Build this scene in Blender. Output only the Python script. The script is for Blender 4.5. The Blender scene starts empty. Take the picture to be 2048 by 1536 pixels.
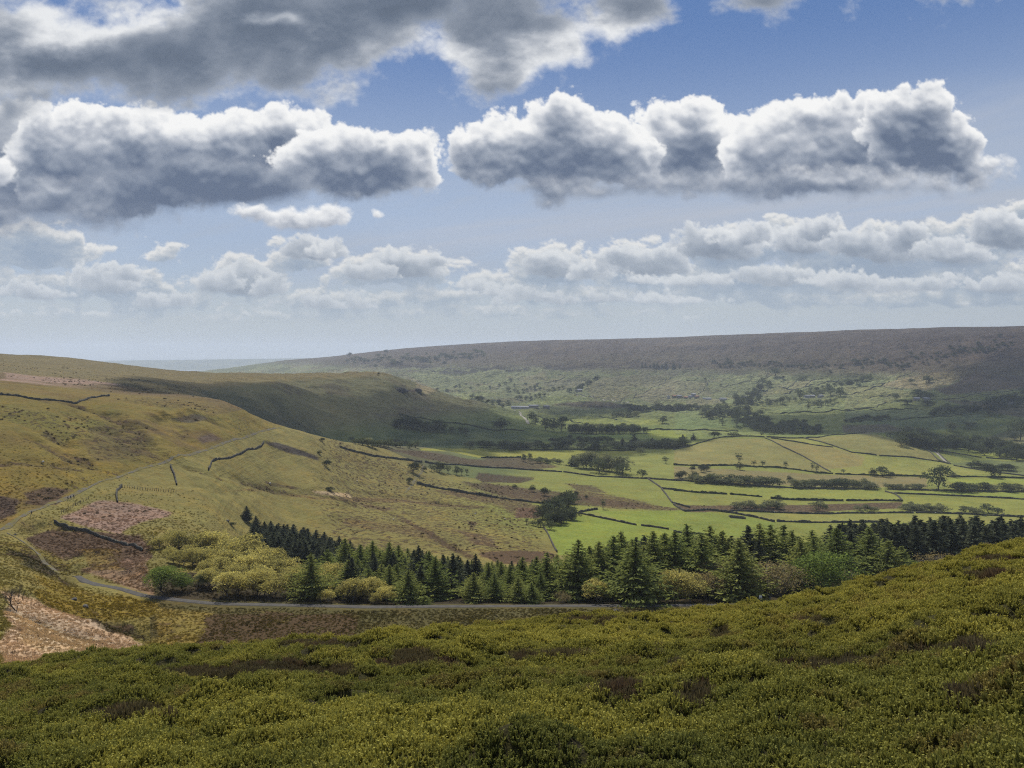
import bpy, math, random
import numpy as np
from mathutils import Vector, Matrix
R = math.radians
SC = bpy.context.scene
COL = SC.collection
rng = np.random.default_rng(7)
random.seed(7)

# ------------------------------------------------------------------ camera
# camera at the origin of heights (eye level z = 0), looking along +Y, lens raised a little
FPX, UC, VH = 1538.0, 1024.0, 705.0          # focal length and eye level measured on a 2048 x 1536 sheet
cam_d = bpy.data.cameras.new('camera')
cam_d.sensor_width = 36.0
cam_d.lens = 36.0 * FPX / 2048.0
cam_d.shift_y = -(768.0 - VH) / 2048.0
cam_d.clip_start = 0.1
cam_d.clip_end = 60000.0
cam = bpy.data.objects.new('camera', cam_d)
cam.location = (0, 0, 0)
cam.rotation_euler = (R(90), 0, 0)
COL.objects.link(cam)
SC.camera = cam

SC.view_settings.view_transform = 'Standard'
SC.view_settings.look = 'None'
SC.view_settings.gamma = 1.0
SC.view_settings.exposure = 0.85
EXPO = 2.0 ** SC.view_settings.exposure
SC.cycles.use_denoising = False
try:
    SC.cycles.denoiser = 'OPENIMAGEDENOISE'
    SC.cycles.denoising_input_passes = 'RGB_ALBEDO_NORMAL'
except Exception:
    pass
SC.cycles.pixel_filter_type = 'BLACKMAN_HARRIS'; SC.cycles.filter_width = 1.15
SC.cycles.max_bounces = 5
SC.cycles.diffuse_bounces = 3
SC.cycles.glossy_bounces = 1
SC.cycles.transmission_bounces = 3
SC.cycles.transparent_max_bounces = 8
SC.cycles.volume_bounces = 1
SC.cycles.caustics_reflective = False
SC.cycles.caustics_refractive = False
SC.render.use_persistent_data = False

SUN_EL, SUN_AZ = R(51), R(-14)               # azimuth from +Y, negative to the left
SUN_DIR = np.array([math.cos(SUN_EL) * math.sin(SUN_AZ), math.cos(SUN_EL) * math.cos(SUN_AZ), math.sin(SUN_EL)])

def srgb(r, g, b):
    f = lambda c: (c / 255 / 12.92) if c / 255 <= 0.04045 else ((c / 255 + 0.055) / 1.055) ** 2.4
    return np.array([f(r), f(g), f(b)])

# ------------------------------------------------------------------ node writing helper
class S:
    """a socket with arithmetic, so that node graphs read like formulas"""
    def __init__(self, nt, s): self.nt, self.s = nt, s
    def m(self, op, b=None, c=None, clamp=False):
        n = self.nt.nodes.new('ShaderNodeMath'); n.operation = op; n.use_clamp = clamp
        for i, x in enumerate((self, b, c)):
            if x is None: continue
            if isinstance(x, S): self.nt.links.new(x.s, n.inputs[i])
            else: n.inputs[i].default_value = float(x)
        return S(self.nt, n.outputs[0])
    def __add__(a, b): return a.m('ADD', b)
    __radd__ = __add__
    def __sub__(a, b): return a.m('SUBTRACT', b)
    def __rsub__(a, b): return (a * -1.0) + b
    def __mul__(a, b): return a.m('MULTIPLY', b)
    __rmul__ = __mul__
    def __truediv__(a, b): return a.m('DIVIDE', b)
    def max(a, b): return a.m('MAXIMUM', b)
    def min(a, b): return a.m('MINIMUM', b)
    def pow(a, b): return a.m('POWER', b)
    def clamp(a): return a.m('ADD', 0.0, clamp=True)
    def smax(a, b, k): return a.m('SMOOTH_MAX', b, k)
    def step(a, lo, hi, smooth=True):
        n = a.nt.nodes.new('ShaderNodeMapRange'); n.clamp = True
        if smooth: n.interpolation_type = 'SMOOTHSTEP'
        a.nt.links.new(a.s, n.inputs[0])
        for k, x in ((1, lo), (2, hi)): n.inputs[k].default_value = float(x)
        return S(a.nt, n.outputs[0])
    def v(self, op, b=None, out=0, scale=None):
        n = self.nt.nodes.new('ShaderNodeVectorMath'); n.operation = op
        self.nt.links.new(self.s, n.inputs[0])
        if b is not None:
            if isinstance(b, S): self.nt.links.new(b.s, n.inputs[1])
            else: n.inputs[1].default_value = tuple(b)
        if scale is not None:
            if isinstance(scale, S): self.nt.links.new(scale.s, n.inputs['Scale'])
            else: n.inputs['Scale'].default_value = scale
        return S(self.nt, n.outputs[out])

def noise(nt, vec, scale, detail=4, rough=0.55, lac=2.0, dist=0.0, out='Fac', kind='FBM'):
    n = nt.nodes.new('ShaderNodeTexNoise'); n.noise_type = kind
    if kind == 'FBM': n.normalize = True
    nt.links.new(vec.s, n.inputs['Vector'])
    n.inputs['Scale'].default_value = scale; n.inputs['Detail'].default_value = detail
    n.inputs['Roughness'].default_value = rough; n.inputs['Lacunarity'].default_value = lac
    n.inputs['Distortion'].default_value = dist
    return S(nt, n.outputs[out])

def voro(nt, vec, scale, feature='F1', smooth=None, rnd=1.0, out='Distance', detail=0.0):
    n = nt.nodes.new('ShaderNodeTexVoronoi'); n.feature = feature
    n.normalize = False
    nt.links.new(vec.s, n.inputs['Vector'])
    n.inputs['Scale'].default_value = scale; n.inputs['Randomness'].default_value = rnd
    if detail: n.inputs['Detail'].default_value = detail
    if smooth is not None: n.inputs['Smoothness'].default_value = smooth
    return S(nt, n.outputs[out])

def combine(nt, x, y, z):
    n = nt.nodes.new('ShaderNodeCombineXYZ')
    for i, q in enumerate((x, y, z)):
        if isinstance(q, S): nt.links.new(q.s, n.inputs[i])
        else: n.inputs[i].default_value = q
    return S(nt, n.outputs[0])

def split(nt, vec):
    n = nt.nodes.new('ShaderNodeSeparateXYZ'); nt.links.new(vec.s, n.inputs[0])
    return [S(nt, o) for o in n.outputs]

def mix(nt, f, a, b, mode='MIX'):
    n = nt.nodes.new('ShaderNodeMix'); n.data_type = 'RGBA'; n.blend_type = mode
    for k, q in (('f', f), ('a', a), ('b', b)):
        s = {'f': n.inputs[0], 'a': n.inputs[6], 'b': n.inputs[7]}[k]
        if isinstance(q, S): nt.links.new(q.s, s)
        elif k == 'f': s.default_value = float(q)
        else: s.default_value = (*[float(t) for t in q][:3], 1.0)
    return S(nt, n.outputs[2])
# ------------------------------------------------------------------ lattice noise for shapes
def _lat(seed):
    return np.random.default_rng(seed).random((256, 256)).astype(np.float32)
_LATS = {}
def vnoise(x, y, seed=0):
    if seed not in _LATS: _LATS[seed] = _lat(seed)
    L = _LATS[seed]
    xi = np.floor(x).astype(np.int64); yi = np.floor(y).astype(np.int64)
    fx = (x - xi).astype(np.float32); fy = (y - yi).astype(np.float32)
    fx = fx * fx * fx * (fx * (fx * 6 - 15) + 10); fy = fy * fy * fy * (fy * (fy * 6 - 15) + 10)
    x0 = xi & 255; x1 = (xi + 1) & 255; y0 = yi & 255; y1 = (yi + 1) & 255
    a = L[y0, x0]; b = L[y0, x1]; c = L[y1, x0]; d = L[y1, x1]
    return (a + (b - a) * fx) * (1 - fy) + (c + (d - c) * fx) * fy

def fbm(x, y, octaves=4, seed=0, gain=0.5, lac=2.03):
    """-1 .. 1"""
    s = 0.0; amp = 1.0; tot = 0.0
    ca, sa = math.cos(0.6), math.sin(0.6)
    for o in range(octaves):
        s = s + amp * (vnoise(x, y, seed + o) * 2 - 1)
        tot += amp; amp *= gain
        x, y = (x * ca - y * sa) * lac + 17.3, (x * sa + y * ca) * lac + 5.1
    return s / tot * 1.5

def worley(x, y, seed=0):
    """distance to the nearest scattered point, in cells"""
    g = np.random.default_rng(seed + 1000)
    PX = g.random((128, 128)).astype(np.float32); PY = g.random((128, 128)).astype(np.float32)
    xi = np.floor(x).astype(np.int64); yi = np.floor(y).astype(np.int64)
    best = np.full(np.shape(x), 9.0, np.float32)
    for j in (-1, 0, 1):
        for i in (-1, 0, 1):
            cx = xi + i; cy = yi + j
            px = cx + PX[cy & 127, cx & 127]; py = cy + PY[cy & 127, cx & 127]
            best = np.minimum(best, ((px - x) ** 2 + (py - y) ** 2).astype(np.float32))
    return np.sqrt(best)

def sstep(x, a, b):
    t = np.clip((x - a) / (b - a), 0, 1)
    return t * t * (3 - 2 * t)

def blur(a, n, axis=None):
    """three box passes of radius n"""
    for ax in ((0, 1) if axis is None else (axis,)):
        for _ in range(2):
            p = np.concatenate([np.repeat(np.take(a, [0], ax), n + 1, ax), a, np.repeat(np.take(a, [-1], ax), n, ax)], ax)
            c = np.cumsum(p, ax, dtype=np.float64)
            m = a.shape[ax]
            a = ((np.take(c, np.arange(2 * n + 1, 2 * n + 1 + m), ax) - np.take(c, np.arange(0, m), ax)) / (2 * n + 1)).astype(np.float32)
    return a
# ------------------------------------------------------------------ sky: Nishita air with procedural clouds
W = bpy.data.worlds.new('World'); SC.world = W; W.use_nodes = True
nt = W.node_tree; nt.nodes.clear()
SKY_STRENGTH = 0.10
def px_dir(u, v):
    az = math.atan((u - UC) / FPX)
    return az, math.atan(-(v - VH) / FPX * math.cos(az)), math.cos(az)
tc = nt.nodes.new('ShaderNodeTexCoord')
D3 = S(nt, tc.outputs['Generated'])
dx, dy, dz = split(nt, D3)
az = dx.m('ARCTAN2', dy)
el = dz.m('ARCSINE')
P = combine(nt, az, el, 0.0)
sky = nt.nodes.new('ShaderNodeTexSky'); sky.sky_type = 'NISHITA'; sky.sun_disc = False
sky.sun_elevation = SUN_EL; sky.sun_rotation = SUN_AZ; sky.altitude = 400
sky.air_density = 1.0; sky.dust_density = 0.6; sky.ozone_density = 1.6
skyc = S(nt, sky.outputs[0])

tint = mix(nt, el.step(0.0, 0.42, False), (1.0, 1.0, 1.05), (0.62, 0.80, 1.16))
col = mix(nt, 1.0, skyc, tint, 'MULTIPLY')
def glow(r, g, b): return srgb(r, g, b) / (SKY_STRENGTH * EXPO)
# the air towards the sun side is hazier and less bright than the model: exposure of the photograph holds it back
low_air = mix(nt, el.step(0.0, 0.16), glow(176, 189, 200), glow(162, 178, 201))
low_air = mix(nt, el.step(0.16, 0.42), low_air, glow(90, 122, 172))
col = mix(nt, (1.0 - el.step(0.45, 0.9)) * 0.95, col, low_air)
# broken cloud over the rest of the sky
rest = noise(nt, D3.v('MULTIPLY', (1, 1, 1.6)), 2.6, 6, 0.6)
behind = (el.step(0.50, 0.62) + (1.0 - dy.step(0.2, 0.5))).clamp() * (1.0 - el.step(1.1, 1.4) * 0.4)
col = mix(nt, rest.step(0.47, 0.58) * behind, col, mix(nt, rest.step(0.52, 0.70), glow(215, 218, 222), glow(150, 160, 175)))
col = mix(nt, el.step(-0.02, 0.0), glow(150, 160, 165), col)

bg = nt.nodes.new('ShaderNodeBackground'); bg.inputs['Strength'].default_value = SKY_STRENGTH
nt.links.new(col.s, bg.inputs[0])
wo = nt.nodes.new('ShaderNodeOutputWorld'); nt.links.new(bg.outputs[0], wo.inputs[0])
W.cycles.sampling_method = 'MANUAL'; W.cycles.sample_map_resolution = 512

sun_d = bpy.data.lights.new('sun', 'SUN'); sun_d.energy = 3.6; sun_d.angle = R(0.53); sun_d.color = (1.0, 0.95, 0.86)
sun = bpy.data.objects.new('sun', sun_d); COL.objects.link(sun)
sun.rotation_euler = Vector(SUN_DIR).to_track_quat('Z', 'Y').to_euler()
# ------------------------------------------------------------------ cloud shapes over the valley
def cloud_sheet(step=1.6, u0=-330, u1=2380, v0=-190, v1=716):
    us = np.arange(u0, u1, step, dtype=np.float32); vs = np.arange(v0, v1, step, dtype=np.float32)
    U, V = np.meshgrid(us, vs)
    def field(ells, k=10.0):
        F = np.full(U.shape, -400.0, np.float32)
        for (cu, cv, rx, rt, rb) in ells:
            dy = V - cv
            q = np.sqrt(((U + wx - cu) / rx) ** 2 + np.where(dy < 0, (dy + wy) / rt, (dy + wy) / rb) ** 2)
            f = (1 - q) * min(rx, (rt + rb) / 2)
            h = np.clip(0.5 + 0.5 * (F - f) / k, 0, 1)
            F = f * (1 - h) + F * h + k * h * (1 - h)
        return F
    def up(H, px):             # the same cloud px further up
        n = max(1, int(round(px / step)))
        return np.concatenate([np.repeat(H[:1], n, 0), H[:-n]], 0)
    def puffs(s, seed, octv=4, sy=1.0):
        t = 0; a = 1.0; tot = 0
        x = U / s; y = V / s * sy
        for o in range(octv):
            wxx = fbm(x * 0.9, y * 0.9, 2, seed + 31 + o) * 0.35
            wyy = fbm(x * 0.9 + 9, y * 0.9 + 4, 2, seed + 41 + o) * 0.35
            t = t + a * (0.62 - worley(x + wxx, y + wyy, seed + o)); tot += a
            a *= 0.5; x = x * 2.1 + 3.3; y = y * 2.1 + 7.7
        return t / tot
    rgb = np.zeros(U.shape + (3,), np.float32); A = np.zeros(U.shape, np.float32)
    def over(c, a):
        nonlocal rgb, A
        a3 = a[..., None]
        rgb = c * a3 + rgb * (1 - a3)          # premultiplied
        A = a + A * (1 - a)
    def ramp(t, stops):
        xs = [s[0] for s in stops]; cs = np.array([srgb(*s[1]) for s in stops])
        return np.stack([np.interp(t, xs, cs[:, i]) for i in range(3)], -1).astype(np.float32)

    # --- high thin veil
    vx = fbm(U / 620, V / 110, 6, 301, 0.56) + 0.35 * fbm((U - 1.6 * V) / 300, (V + 0.32 * U) / 26, 5, 320, 0.6)
    band = sstep(V, 330, 420) * (1 - 0.55 * sstep(V, 520, 600)) + 0.35 * sstep(U, 1500, 2000) * sstep(V, 120, 260)
    right = 0.55 + 0.45 * sstep(U + (V - 400) * 1.6, 500, 1300)
    over(np.broadcast_to(srgb(172, 182, 197).astype(np.float32), rgb.shape), np.clip(band * right * sstep(vx, -0.8, 0.6) * 1.0, 0, 0.9))
    mid_ = np.interp(U, [-400, 500, 700, 1000, 1400, 2048, 2400], [520, 505, 488, 450, 422, 405, 395])
    streak = np.exp(-((V - mid_) / np.where(V < mid_, 30, 70)) ** 2) * (0.62 + 0.5 * fbm((U + 2.2 * V) / 420, (V + 0.12 * U) / 30, 5, 341, 0.6)) * sstep(U, 350, 900)
    streak = streak + 0.55 * np.exp(-((V - 250 + (U - 2000) * 0.25) / 70) ** 2) * sstep(U, 1500, 1950) * (0.7 + 0.5 * fbm((U + 1.5 * V) / 300, (V + 0.3 * U) / 34, 5, 351, 0.6))
    over(np.broadcast_to(srgb(182, 189, 202).astype(np.float32), rgb.shape), np.clip(streak * 0.8, 0, 0.8))
    # pale air low down, streaked
    hz = sstep(V, 540, 640) * (0.72 + 0.25 * fbm(U / 500, V / 16, 4, 331))
    over(np.broadcast_to(srgb(184, 193, 199).astype(np.float32), rgb.shape), np.clip(hz * 1.25, 0, 0.97))

    # --- low rows of far cumulus
    low = [(80,580,120,40,18),(230,575,110,34,20),(480,560,95,46,30),(330,612,100,24,13),(600,520,75,38,18),(330,512,34,26,12),
           (780,545,130,40,25),(690,610,150,24,14),(965,565,52,22,14),(905,595,120,18,12),(1110,540,95,48,28),(1050,585,90,20,12),
           (1290,540,120,55,32),(1450,505,100,50,30),(1590,490,120,50,34),(1500,560,230,34,22),(1760,520,170,66,40),
           (1920,505,120,60,40),(2020,460,80,50,44),(2000,560,160,40,26),(1250,592,180,18,12),(1600,598,260,18,13),(1900,600,240,18,12),
           (80,500,120,56,36),(160,630,220,14,8),(560,632,220,12,7),(1000,628,250,11,7),(-150,560,160,70,40),(2230,520,190,80,60)]
    wx = fbm(U / 70, V / 45, 4, 11) * 17; wy = fbm(U / 60, V / 36, 4, 21) * 9
    F = field(low, 6)
    H = F + puffs(62, 50, 4, 1.5) * 34 + fbm(U / 26, V / 16, 5, 61, 0.6) * 8 - 1
    H0 = np.maximum(H, 0)
    al = sstep(H, -1.5, 9) * 0.93
    tau = up(H0, 7) * 0.5 + up(H0, 15) * 0.35 + up(H0, 28) * 0.22
    gy = (up(H0, 4) - H0)
    t = 1.10 * np.exp(-tau / 19) + 0.08 * np.tanh(-gy / 5) + 0.05 * fbm(U / 14, V / 9, 4, 71) - 0.12 * sstep(V, 520, 640)
    c = ramp(t, [(0.05, (146, 162, 182)), (0.4, (166, 178, 192)), (0.7, (196, 201, 206)), (1.0, (230, 230, 228))])
    lowhz = sstep(V, 500, 660)[..., None] * 0.55
    c = c * (1 - lowhz) + srgb(176, 188, 198) * lowhz
    over(c.astype(np.float32), al * (1 - 0.75 * sstep(V, 615, 655)))

    # --- large cumulus, built head by head from the back to the front
    def cumulus(ells, seed, ps=96, pa=62, base=0.0, gain=1.18, dark=(96, 110, 134), depth=44, soft0=10, lift=0.0, fine=5, toplit=0.14, core=None, hazy=0.0):
        nonlocal rgb, A
        m = 90
        lo_u = min(e[0] - e[2] for e in ells) - m; hi_u = max(e[0] + e[2] for e in ells) + m
        lo_v = min(e[1] - e[3] for e in ells) - m; hi_v = max(e[1] + e[4] for e in ells) + m
        i0, i1 = np.searchsorted(us, [lo_u, hi_u]); j0, j1 = np.searchsorted(vs, [lo_v, hi_v])
        u, v = U[j0:j1, i0:i1], V[j0:j1, i0:i1]
        wx = fbm(u / 130, v / 100, 5, seed + 1) * 24; wy = fbm(u / 120, v / 95, 5, seed + 8) * 16
        F = np.full(u.shape, -400.0, np.float32)
        for (cu, cv, rx, rt, rb) in ells:
            dy = v - cv + wy
            q = np.sqrt(((u + wx - cu) / rx) ** 2 + np.where(dy < 0, dy / rt, dy / rb) ** 2)
            f = (1 - q) * min(rx, (rt + rb) / 2)
            h = np.clip(0.5 + 0.5 * (F - f) / 16, 0, 1)
            F = f * (1 - h) + F * h + 16 * h * (1 - h)
        t = 0; a = 1.0; tot = 0; x = u / ps; y = v / ps * 1.1
        for o in range(5):
            w1 = fbm(x * 0.9, y * 0.9, 2, seed + 31 + o) * 0.35; w2 = fbm(x * 0.9 + 9, y * 0.9 + 4, 2, seed + 41 + o) * 0.35
            t = t + a * (0.62 - worley(x + w1, y + w2, seed + o)); tot += a
            a *= 0.53; x = x * 2.1 + 3.3; y = y * 2.1 + 7.7
        P1 = t / tot
        rag = fbm(u / 30, v / 25, 6, seed + 61, 0.64)
        H = F + P1 * pa + rag * fine - 3
        H0 = np.maximum(H, 0); Hs = np.minimum(H0, 80)
        below = sstep(v, ells[0][1] + ells[0][4] * 0.2, ells[0][1] + ells[0][4])
        soft = soft0 + 22 * below
        al = np.clip(H / soft, 0, 1); al = al * al * (3 - 2 * al)
        tau = up(Hs, 6) * 0.30 + up(Hs, 14) * 0.28 + up(Hs, 28) * 0.26 + up(Hs, 50) * 0.22 + up(Hs, 80) * 0.15 + Hs * 0.20
        gy = blur(up(Hs, 5) - Hs, 1); gx = blur(np.roll(Hs, 3, 1) - np.roll(Hs, -3, 1), 1)
        det = fbm(u / 46, v / 34, 6, seed + 71, 0.6); bs = fbm(u / 170, v / 110, 4, seed + 81)
        Pd = blur(P1, 2); lump = np.tanh((Pd - np.roll(Pd, max(1, int(ps * 0.10 / step)), 0)) * 9)
        t = gain * np.exp(-tau / depth) + 0.08 * np.tanh(-gy / 8) + 0.03 * np.tanh(gx / 9) + 0.15 * det + 0.20 * bs * sstep(Hs, 12, 45) + lift
        vt_ = min(e[1] - e[3] for e in ells); vb_ = max(e[1] + e[4] for e in ells)
        t = t + toplit * (1 - sstep(v + wy * 2, vt_ + 0.22 * (vb_ - vt_), vt_ + 0.62 * (vb_ - vt_))) - 0.07
        t = t + (0.14 * lump + 0.62 * (Pd - 0.17)) * sstep(Hs, 8, 35)
        if core is not None:
            for (cu, cv, ru, rv, k) in core:
                t = t + k * np.exp(-((u + wx * 1.6 - cu) / ru) ** 2 - ((v + wy * 1.6 - cv) / rv) ** 2)
        c = ramp(t, [(0.0, dark), (0.22, (118, 130, 150)), (0.50, (150, 159, 174)), (0.80, (190, 195, 204)), (1.02, (226, 228, 231)), (1.25, (247, 247, 246))])
        if hazy: c = c * (1 - hazy) + srgb(180, 190, 199).astype(np.float32) * hazy
        a3 = al[..., None]
        rgb[j0:j1, i0:i1] = c * a3 + rgb[j0:j1, i0:i1] * (1 - a3)
        A[j0:j1, i0:i1] = al + A[j0:j1, i0:i1] * (1 - al)
    # small heads of the far rows
    for k, (cu, cv, rx, rt, rb) in enumerate([(480,575,88,56,22),(440,570,50,34,18),(540,585,50,30,16),(610,515,74,38,16),(650,508,34,22,12),(800,540,95,44,22),(730,552,60,28,14),(880,528,34,22,12),(960,570,48,28,12),(1000,585,60,20,10),
            (220,565,84,40,20),(250,556,44,26,14),(70,590,90,26,14),(330,606,80,26,12),(1110,540,84,50,24),(1080,528,44,30,16),(1180,548,50,36,20),(1290,535,110,52,26),(1250,520,50,34,18),(1440,500,100,54,26),(1500,478,60,34,20),
            (1600,485,90,44,28),(1640,470,44,30,20),(1760,500,120,50,30),(1820,490,60,40,24),(1930,505,90,44,26),(2010,465,66,48,40),(1380,560,120,24,14),(1560,565,130,26,16),(1720,560,120,30,20),(1080,605,110,18,10),(1300,600,150,18,10),(660,612,110,20,10),(1850,575,120,24,14),(2000,570,90,30,18)]):
        cumulus([(cu, cv, rx, rt, rb)], 760 + k * 7, 40, 26, soft0=8, depth=24, fine=7, gain=1.12, hazy=0.30 + 0.35 * min(max((cv - 480) / 140, 0), 1))
    # left bank
    cumulus([(-60,360,220,150,90),(30,300,70,110,60)], 400, 80, 50, lift=0.06)
    cumulus([(200,330,180,128,124),(100,310,90,100,110),(330,330,150,106,100),(450,330,120,110,70),(560,310,110,100,70),(620,290,60,72,60)], 430, 78, 56, toplit=0.22,
            core=[(400, 262, 170, 30, 0.30), (150, 280, 90, 60, 0.22), (560, 330, 110, 40, -0.16), (250, 390, 160, 40, -0.1)])
    cumulus([(690,345,130,88,56),(640,310,80,66,60),(600,330,60,50,40),(770,330,100,64,66),(852,304,36,34,34),(845,345,40,40,44)], 460, 62, 48, lift=0.05, toplit=0.17,
            core=[(640, 300, 60, 50, 0.30), (740, 370, 80, 22, -0.22), (850, 350, 30, 60, 0.25)])
    cumulus([(430,370,190,76,58),(300,385,180,56,64),(150,420,200,60,54),(0,430,160,60,46),(560,370,90,50,40)], 490, 120, 34, gain=0.62, soft0=40, depth=46,
            core=[(420, 340, 160, 60, -0.25), (120, 370, 90, 30, 0.18)])
    cumulus([(590,440,88,26,30),(650,432,60,24,26),(520,430,60,18,12)], 520, 50, 26, soft0=14, lift=0.05, depth=30)
    cumulus([(758,430,16,14,12)], 530, 20, 10, soft0=10)
    cumulus([(0,350,50,24,40)], 535, 40, 20, lift=0.1)
    # right bank
    cumulus([(1380,290,120,92,96),(1330,270,70,70,60),(1460,310,90,84,84)], 560, 72, 56, lift=0.16, toplit=0.17, core=[(1440, 320, 30, 60, 0.30), (1390, 330, 50, 26, -0.02), (1300, 300, 40, 60, 0.2)])
    cumulus([(1620,320,170,110,80),(1520,300,70,76,80),(1730,280,120,104,106),(1660,260,90,60,60)], 590, 84, 58, lift=0.08, toplit=0.17, core=[(1560, 260, 130, 40, 0.2), (1480, 320, 34, 40, 0.35), (1560, 390, 120, 20, -0.3)])
    cumulus([(1850,260,86,92,100),(1800,250,80,70,90),(1900,300,70,66,64),(1945,345,76,40,30)], 620, 66, 52, toplit=0.17, core=[(1840, 290, 50, 34, -0.06), (1930, 330, 40, 30, 0.2)])
    cumulus([(1120,305,120,100,96),(1142,240,62,42,30),(985,315,88,84,62),(1235,310,90,80,78)], 650, 74, 56, toplit=0.20,
            core=[(1130, 300, 90, 50, -0.16), (1240, 260, 40, 50, 0.22), (1010, 260, 60, 40, 0.15)])
    cumulus([(1190,378,200,34,24),(1340,370,120,40,22)], 680, 90, 26, gain=0.75, soft0=34, depth=44)
    cumulus([(1700,370,240,40,30),(1500,388,110,34,24),(1880,370,110,30,20)], 710, 80, 34, gain=0.95, soft0=30, depth=36, core=[(1500, 390, 100, 24, -0.3), (1760, 370, 80, 20, 0.2)])

    # --- the dark mass overhead, seen from below
    top = [(120,110,420,130,104),(380,120,330,130,108),(560,50,300,120,110),(820,10,330,120,80),(980,110,130,120,98),(1080,60,110,110,60),
           (1260,5,85,80,60),(20,200,60,80,80),(600,150,80,70,72),(1518,-8,84,44,54),(1846,-14,90,40,48),(1230,40,90,60,36),(300,-120,700,120,100),(-200,100,260,160,130),(950,-110,330,90,90)]
    wx = fbm(U / 190, V / 140, 5, 211) * 42; wy = fbm(U / 170, V / 120, 5, 221) * 30
    F = field(top, 40)
    H = F + puffs(150, 250, 4, 1.2) * 60 + fbm(U / 100, V / 74, 7, 261, 0.62) * 34 - 8
    H0 = np.maximum(H, 0)
    al = np.clip((H + 6) / 54, 0, 1)
    al = al * al * (3 - 2 * al)
    g2 = lambda cu, cv, ru, rv: np.exp(-((U + wx - cu) / ru) ** 2 - ((V + wy - cv) / rv) ** 2)
    rift = (0.55 * fbm(U / 240 + 1.0, V / 110, 6, 271, 0.62) + 0.85 * g2(230, 30, 190, 50) + 0.75 * g2(100, 70, 70, 40) + 0.8 * g2(560, 46, 80, 18)
            + 0.55 * g2(740, 95, 160, 40) + 0.5 * g2(60, 175, 200, 26) + 0.45 * g2(1120, 60, 110, 60) + 0.5 * g2(520, 210, 260, 16)
            + 0.75 * g2(1010, 130, 150, 60) + 0.5 * g2(720, 150, 90, 60) + 0.5 * g2(1250, 50, 120, 50) + 0.4 * g2(60, 60, 200, 90)
            - 0.8 * g2(360, 140, 300, 50) - 0.6 * g2(860, 20, 170, 45))
    rift = sstep(rift, -0.1, 1.05)
    Ht = np.minimum(blur(H0, 3), 95) * (1 - 0.72 * rift)
    t = 1.04 * np.exp(-Ht / 52) + 0.20 * fbm(U / 110, V / 64, 7, 281, 0.6) * (0.3 + rift) + 0.16 * rift + 0.04 * np.tanh(-(up(H0, 8) - H0) / 9)
    c = ramp(t, [(0.0, (88, 100, 118)), (0.2, (104, 116, 134)), (0.45, (140, 149, 163)), (0.75, (186, 191, 199)), (1.05, (232, 234, 236))])
    over(c, al)
    edge = sstep(U, u0, u0 + 160) * (1 - sstep(U, u1 - 160, u1)) * sstep(V, v0, v0 + 90) 
    return us, vs, rgb * edge[..., None], A * edge
# ------------------------------------------------------------------ mesh helpers
def new_obj(name, me, mat=None, parent=None, **props):
    o = bpy.data.objects.new(name, me)
    if me is not None and mat is not None and not me.materials: me.materials.append(mat)
    COL.objects.link(o)
    if parent is not None: o.parent = parent
    for k, v in props.items():
        if v: o[k] = v
    return o

def mesh_np(name, co, faces, smooth=False, attrs=None, mat=None):
    """faces: (n, 3) or (n, 4) int array; attrs: name -> (domain, type, array)"""
    me = bpy.data.meshes.new(name)
    co = np.ascontiguousarray(co, np.float32); faces = np.ascontiguousarray(faces, np.int32)
    k = faces.shape[1]
    me.vertices.add(len(co)); me.vertices.foreach_set('co', co.ravel())
    me.loops.add(faces.size); me.loops.foreach_set('vertex_index', faces.ravel())
    me.polygons.add(len(faces))
    me.polygons.foreach_set('loop_start', np.arange(0, faces.size, k, dtype=np.int32))
    if smooth: me.polygons.foreach_set('use_smooth', np.ones(len(faces), bool))
    for an, (dom, ty, arr) in (attrs or {}).items():
        at = me.attributes.new(an, ty, dom)
        at.data.foreach_set('color' if ty == 'FLOAT_COLOR' else ('vector' if ty == 'FLOAT_VECTOR' else 'value'), np.ascontiguousarray(arr, np.float32).ravel())
    me.update(calc_edges=True)
    if mat is not None: me.materials.append(mat)
    return me

def grid_faces(nr, nc):
    i = np.arange(nr * nc).reshape(nr, nc)
    return np.stack([i[:-1, :-1].ravel(), i[:-1, 1:].ravel(), i[1:, 1:].ravel(), i[1:, :-1].ravel()], -1)

def new_mat(name):
    m = bpy.data.materials.new(name); m.use_nodes = True
    m.node_tree.nodes.clear()
    return m, m.node_tree

def attr(nt, name, kind='GEOMETRY', out='Color'):
    n = nt.nodes.new('ShaderNodeAttribute'); n.attribute_name = name; n.attribute_type = kind
    return S(nt, n.outputs[out])

def finish(nt, shader, disp=None):
    o = nt.nodes.new('ShaderNodeOutputMaterial'); nt.links.new(shader, o.inputs['Surface'])

# ------------------------------------------------------------------ the sky dome in front: clouds with depth, the clear air shows between them
us, vs, crgb, calpha = cloud_sheet()
cu, cv = np.meshgrid(us, vs)
d = np.stack([(cu - UC) / FPX, np.ones_like(cu), -(cv - VH) / FPX], -1).reshape(-1, 3)
d = d / np.linalg.norm(d, axis=1, keepdims=True) * 40000.0
ca = np.clip(calpha, 0, 1).reshape(-1, 1)
cc = np.where(ca > 1e-4, crgb.reshape(-1, 3) / np.maximum(ca, 1e-4), 0.3)
m, t = new_mat('sky_cloud')
c = attr(t, 'cloud')
em = t.nodes.new('ShaderNodeEmission'); t.links.new(c.s, em.inputs[0]); em.inputs[1].default_value = 1.0 / EXPO
tr = t.nodes.new('ShaderNodeBsdfTransparent'); mx = t.nodes.new('ShaderNodeMixShader')
t.links.new(attr(t, 'cloud', out='Alpha').s, mx.inputs[0]); t.links.new(tr.outputs[0], mx.inputs[1]); t.links.new(em.outputs[0], mx.inputs[2])
finish(t, mx.outputs[0])
m.cycles.emission_sampling = 'NONE'
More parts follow.
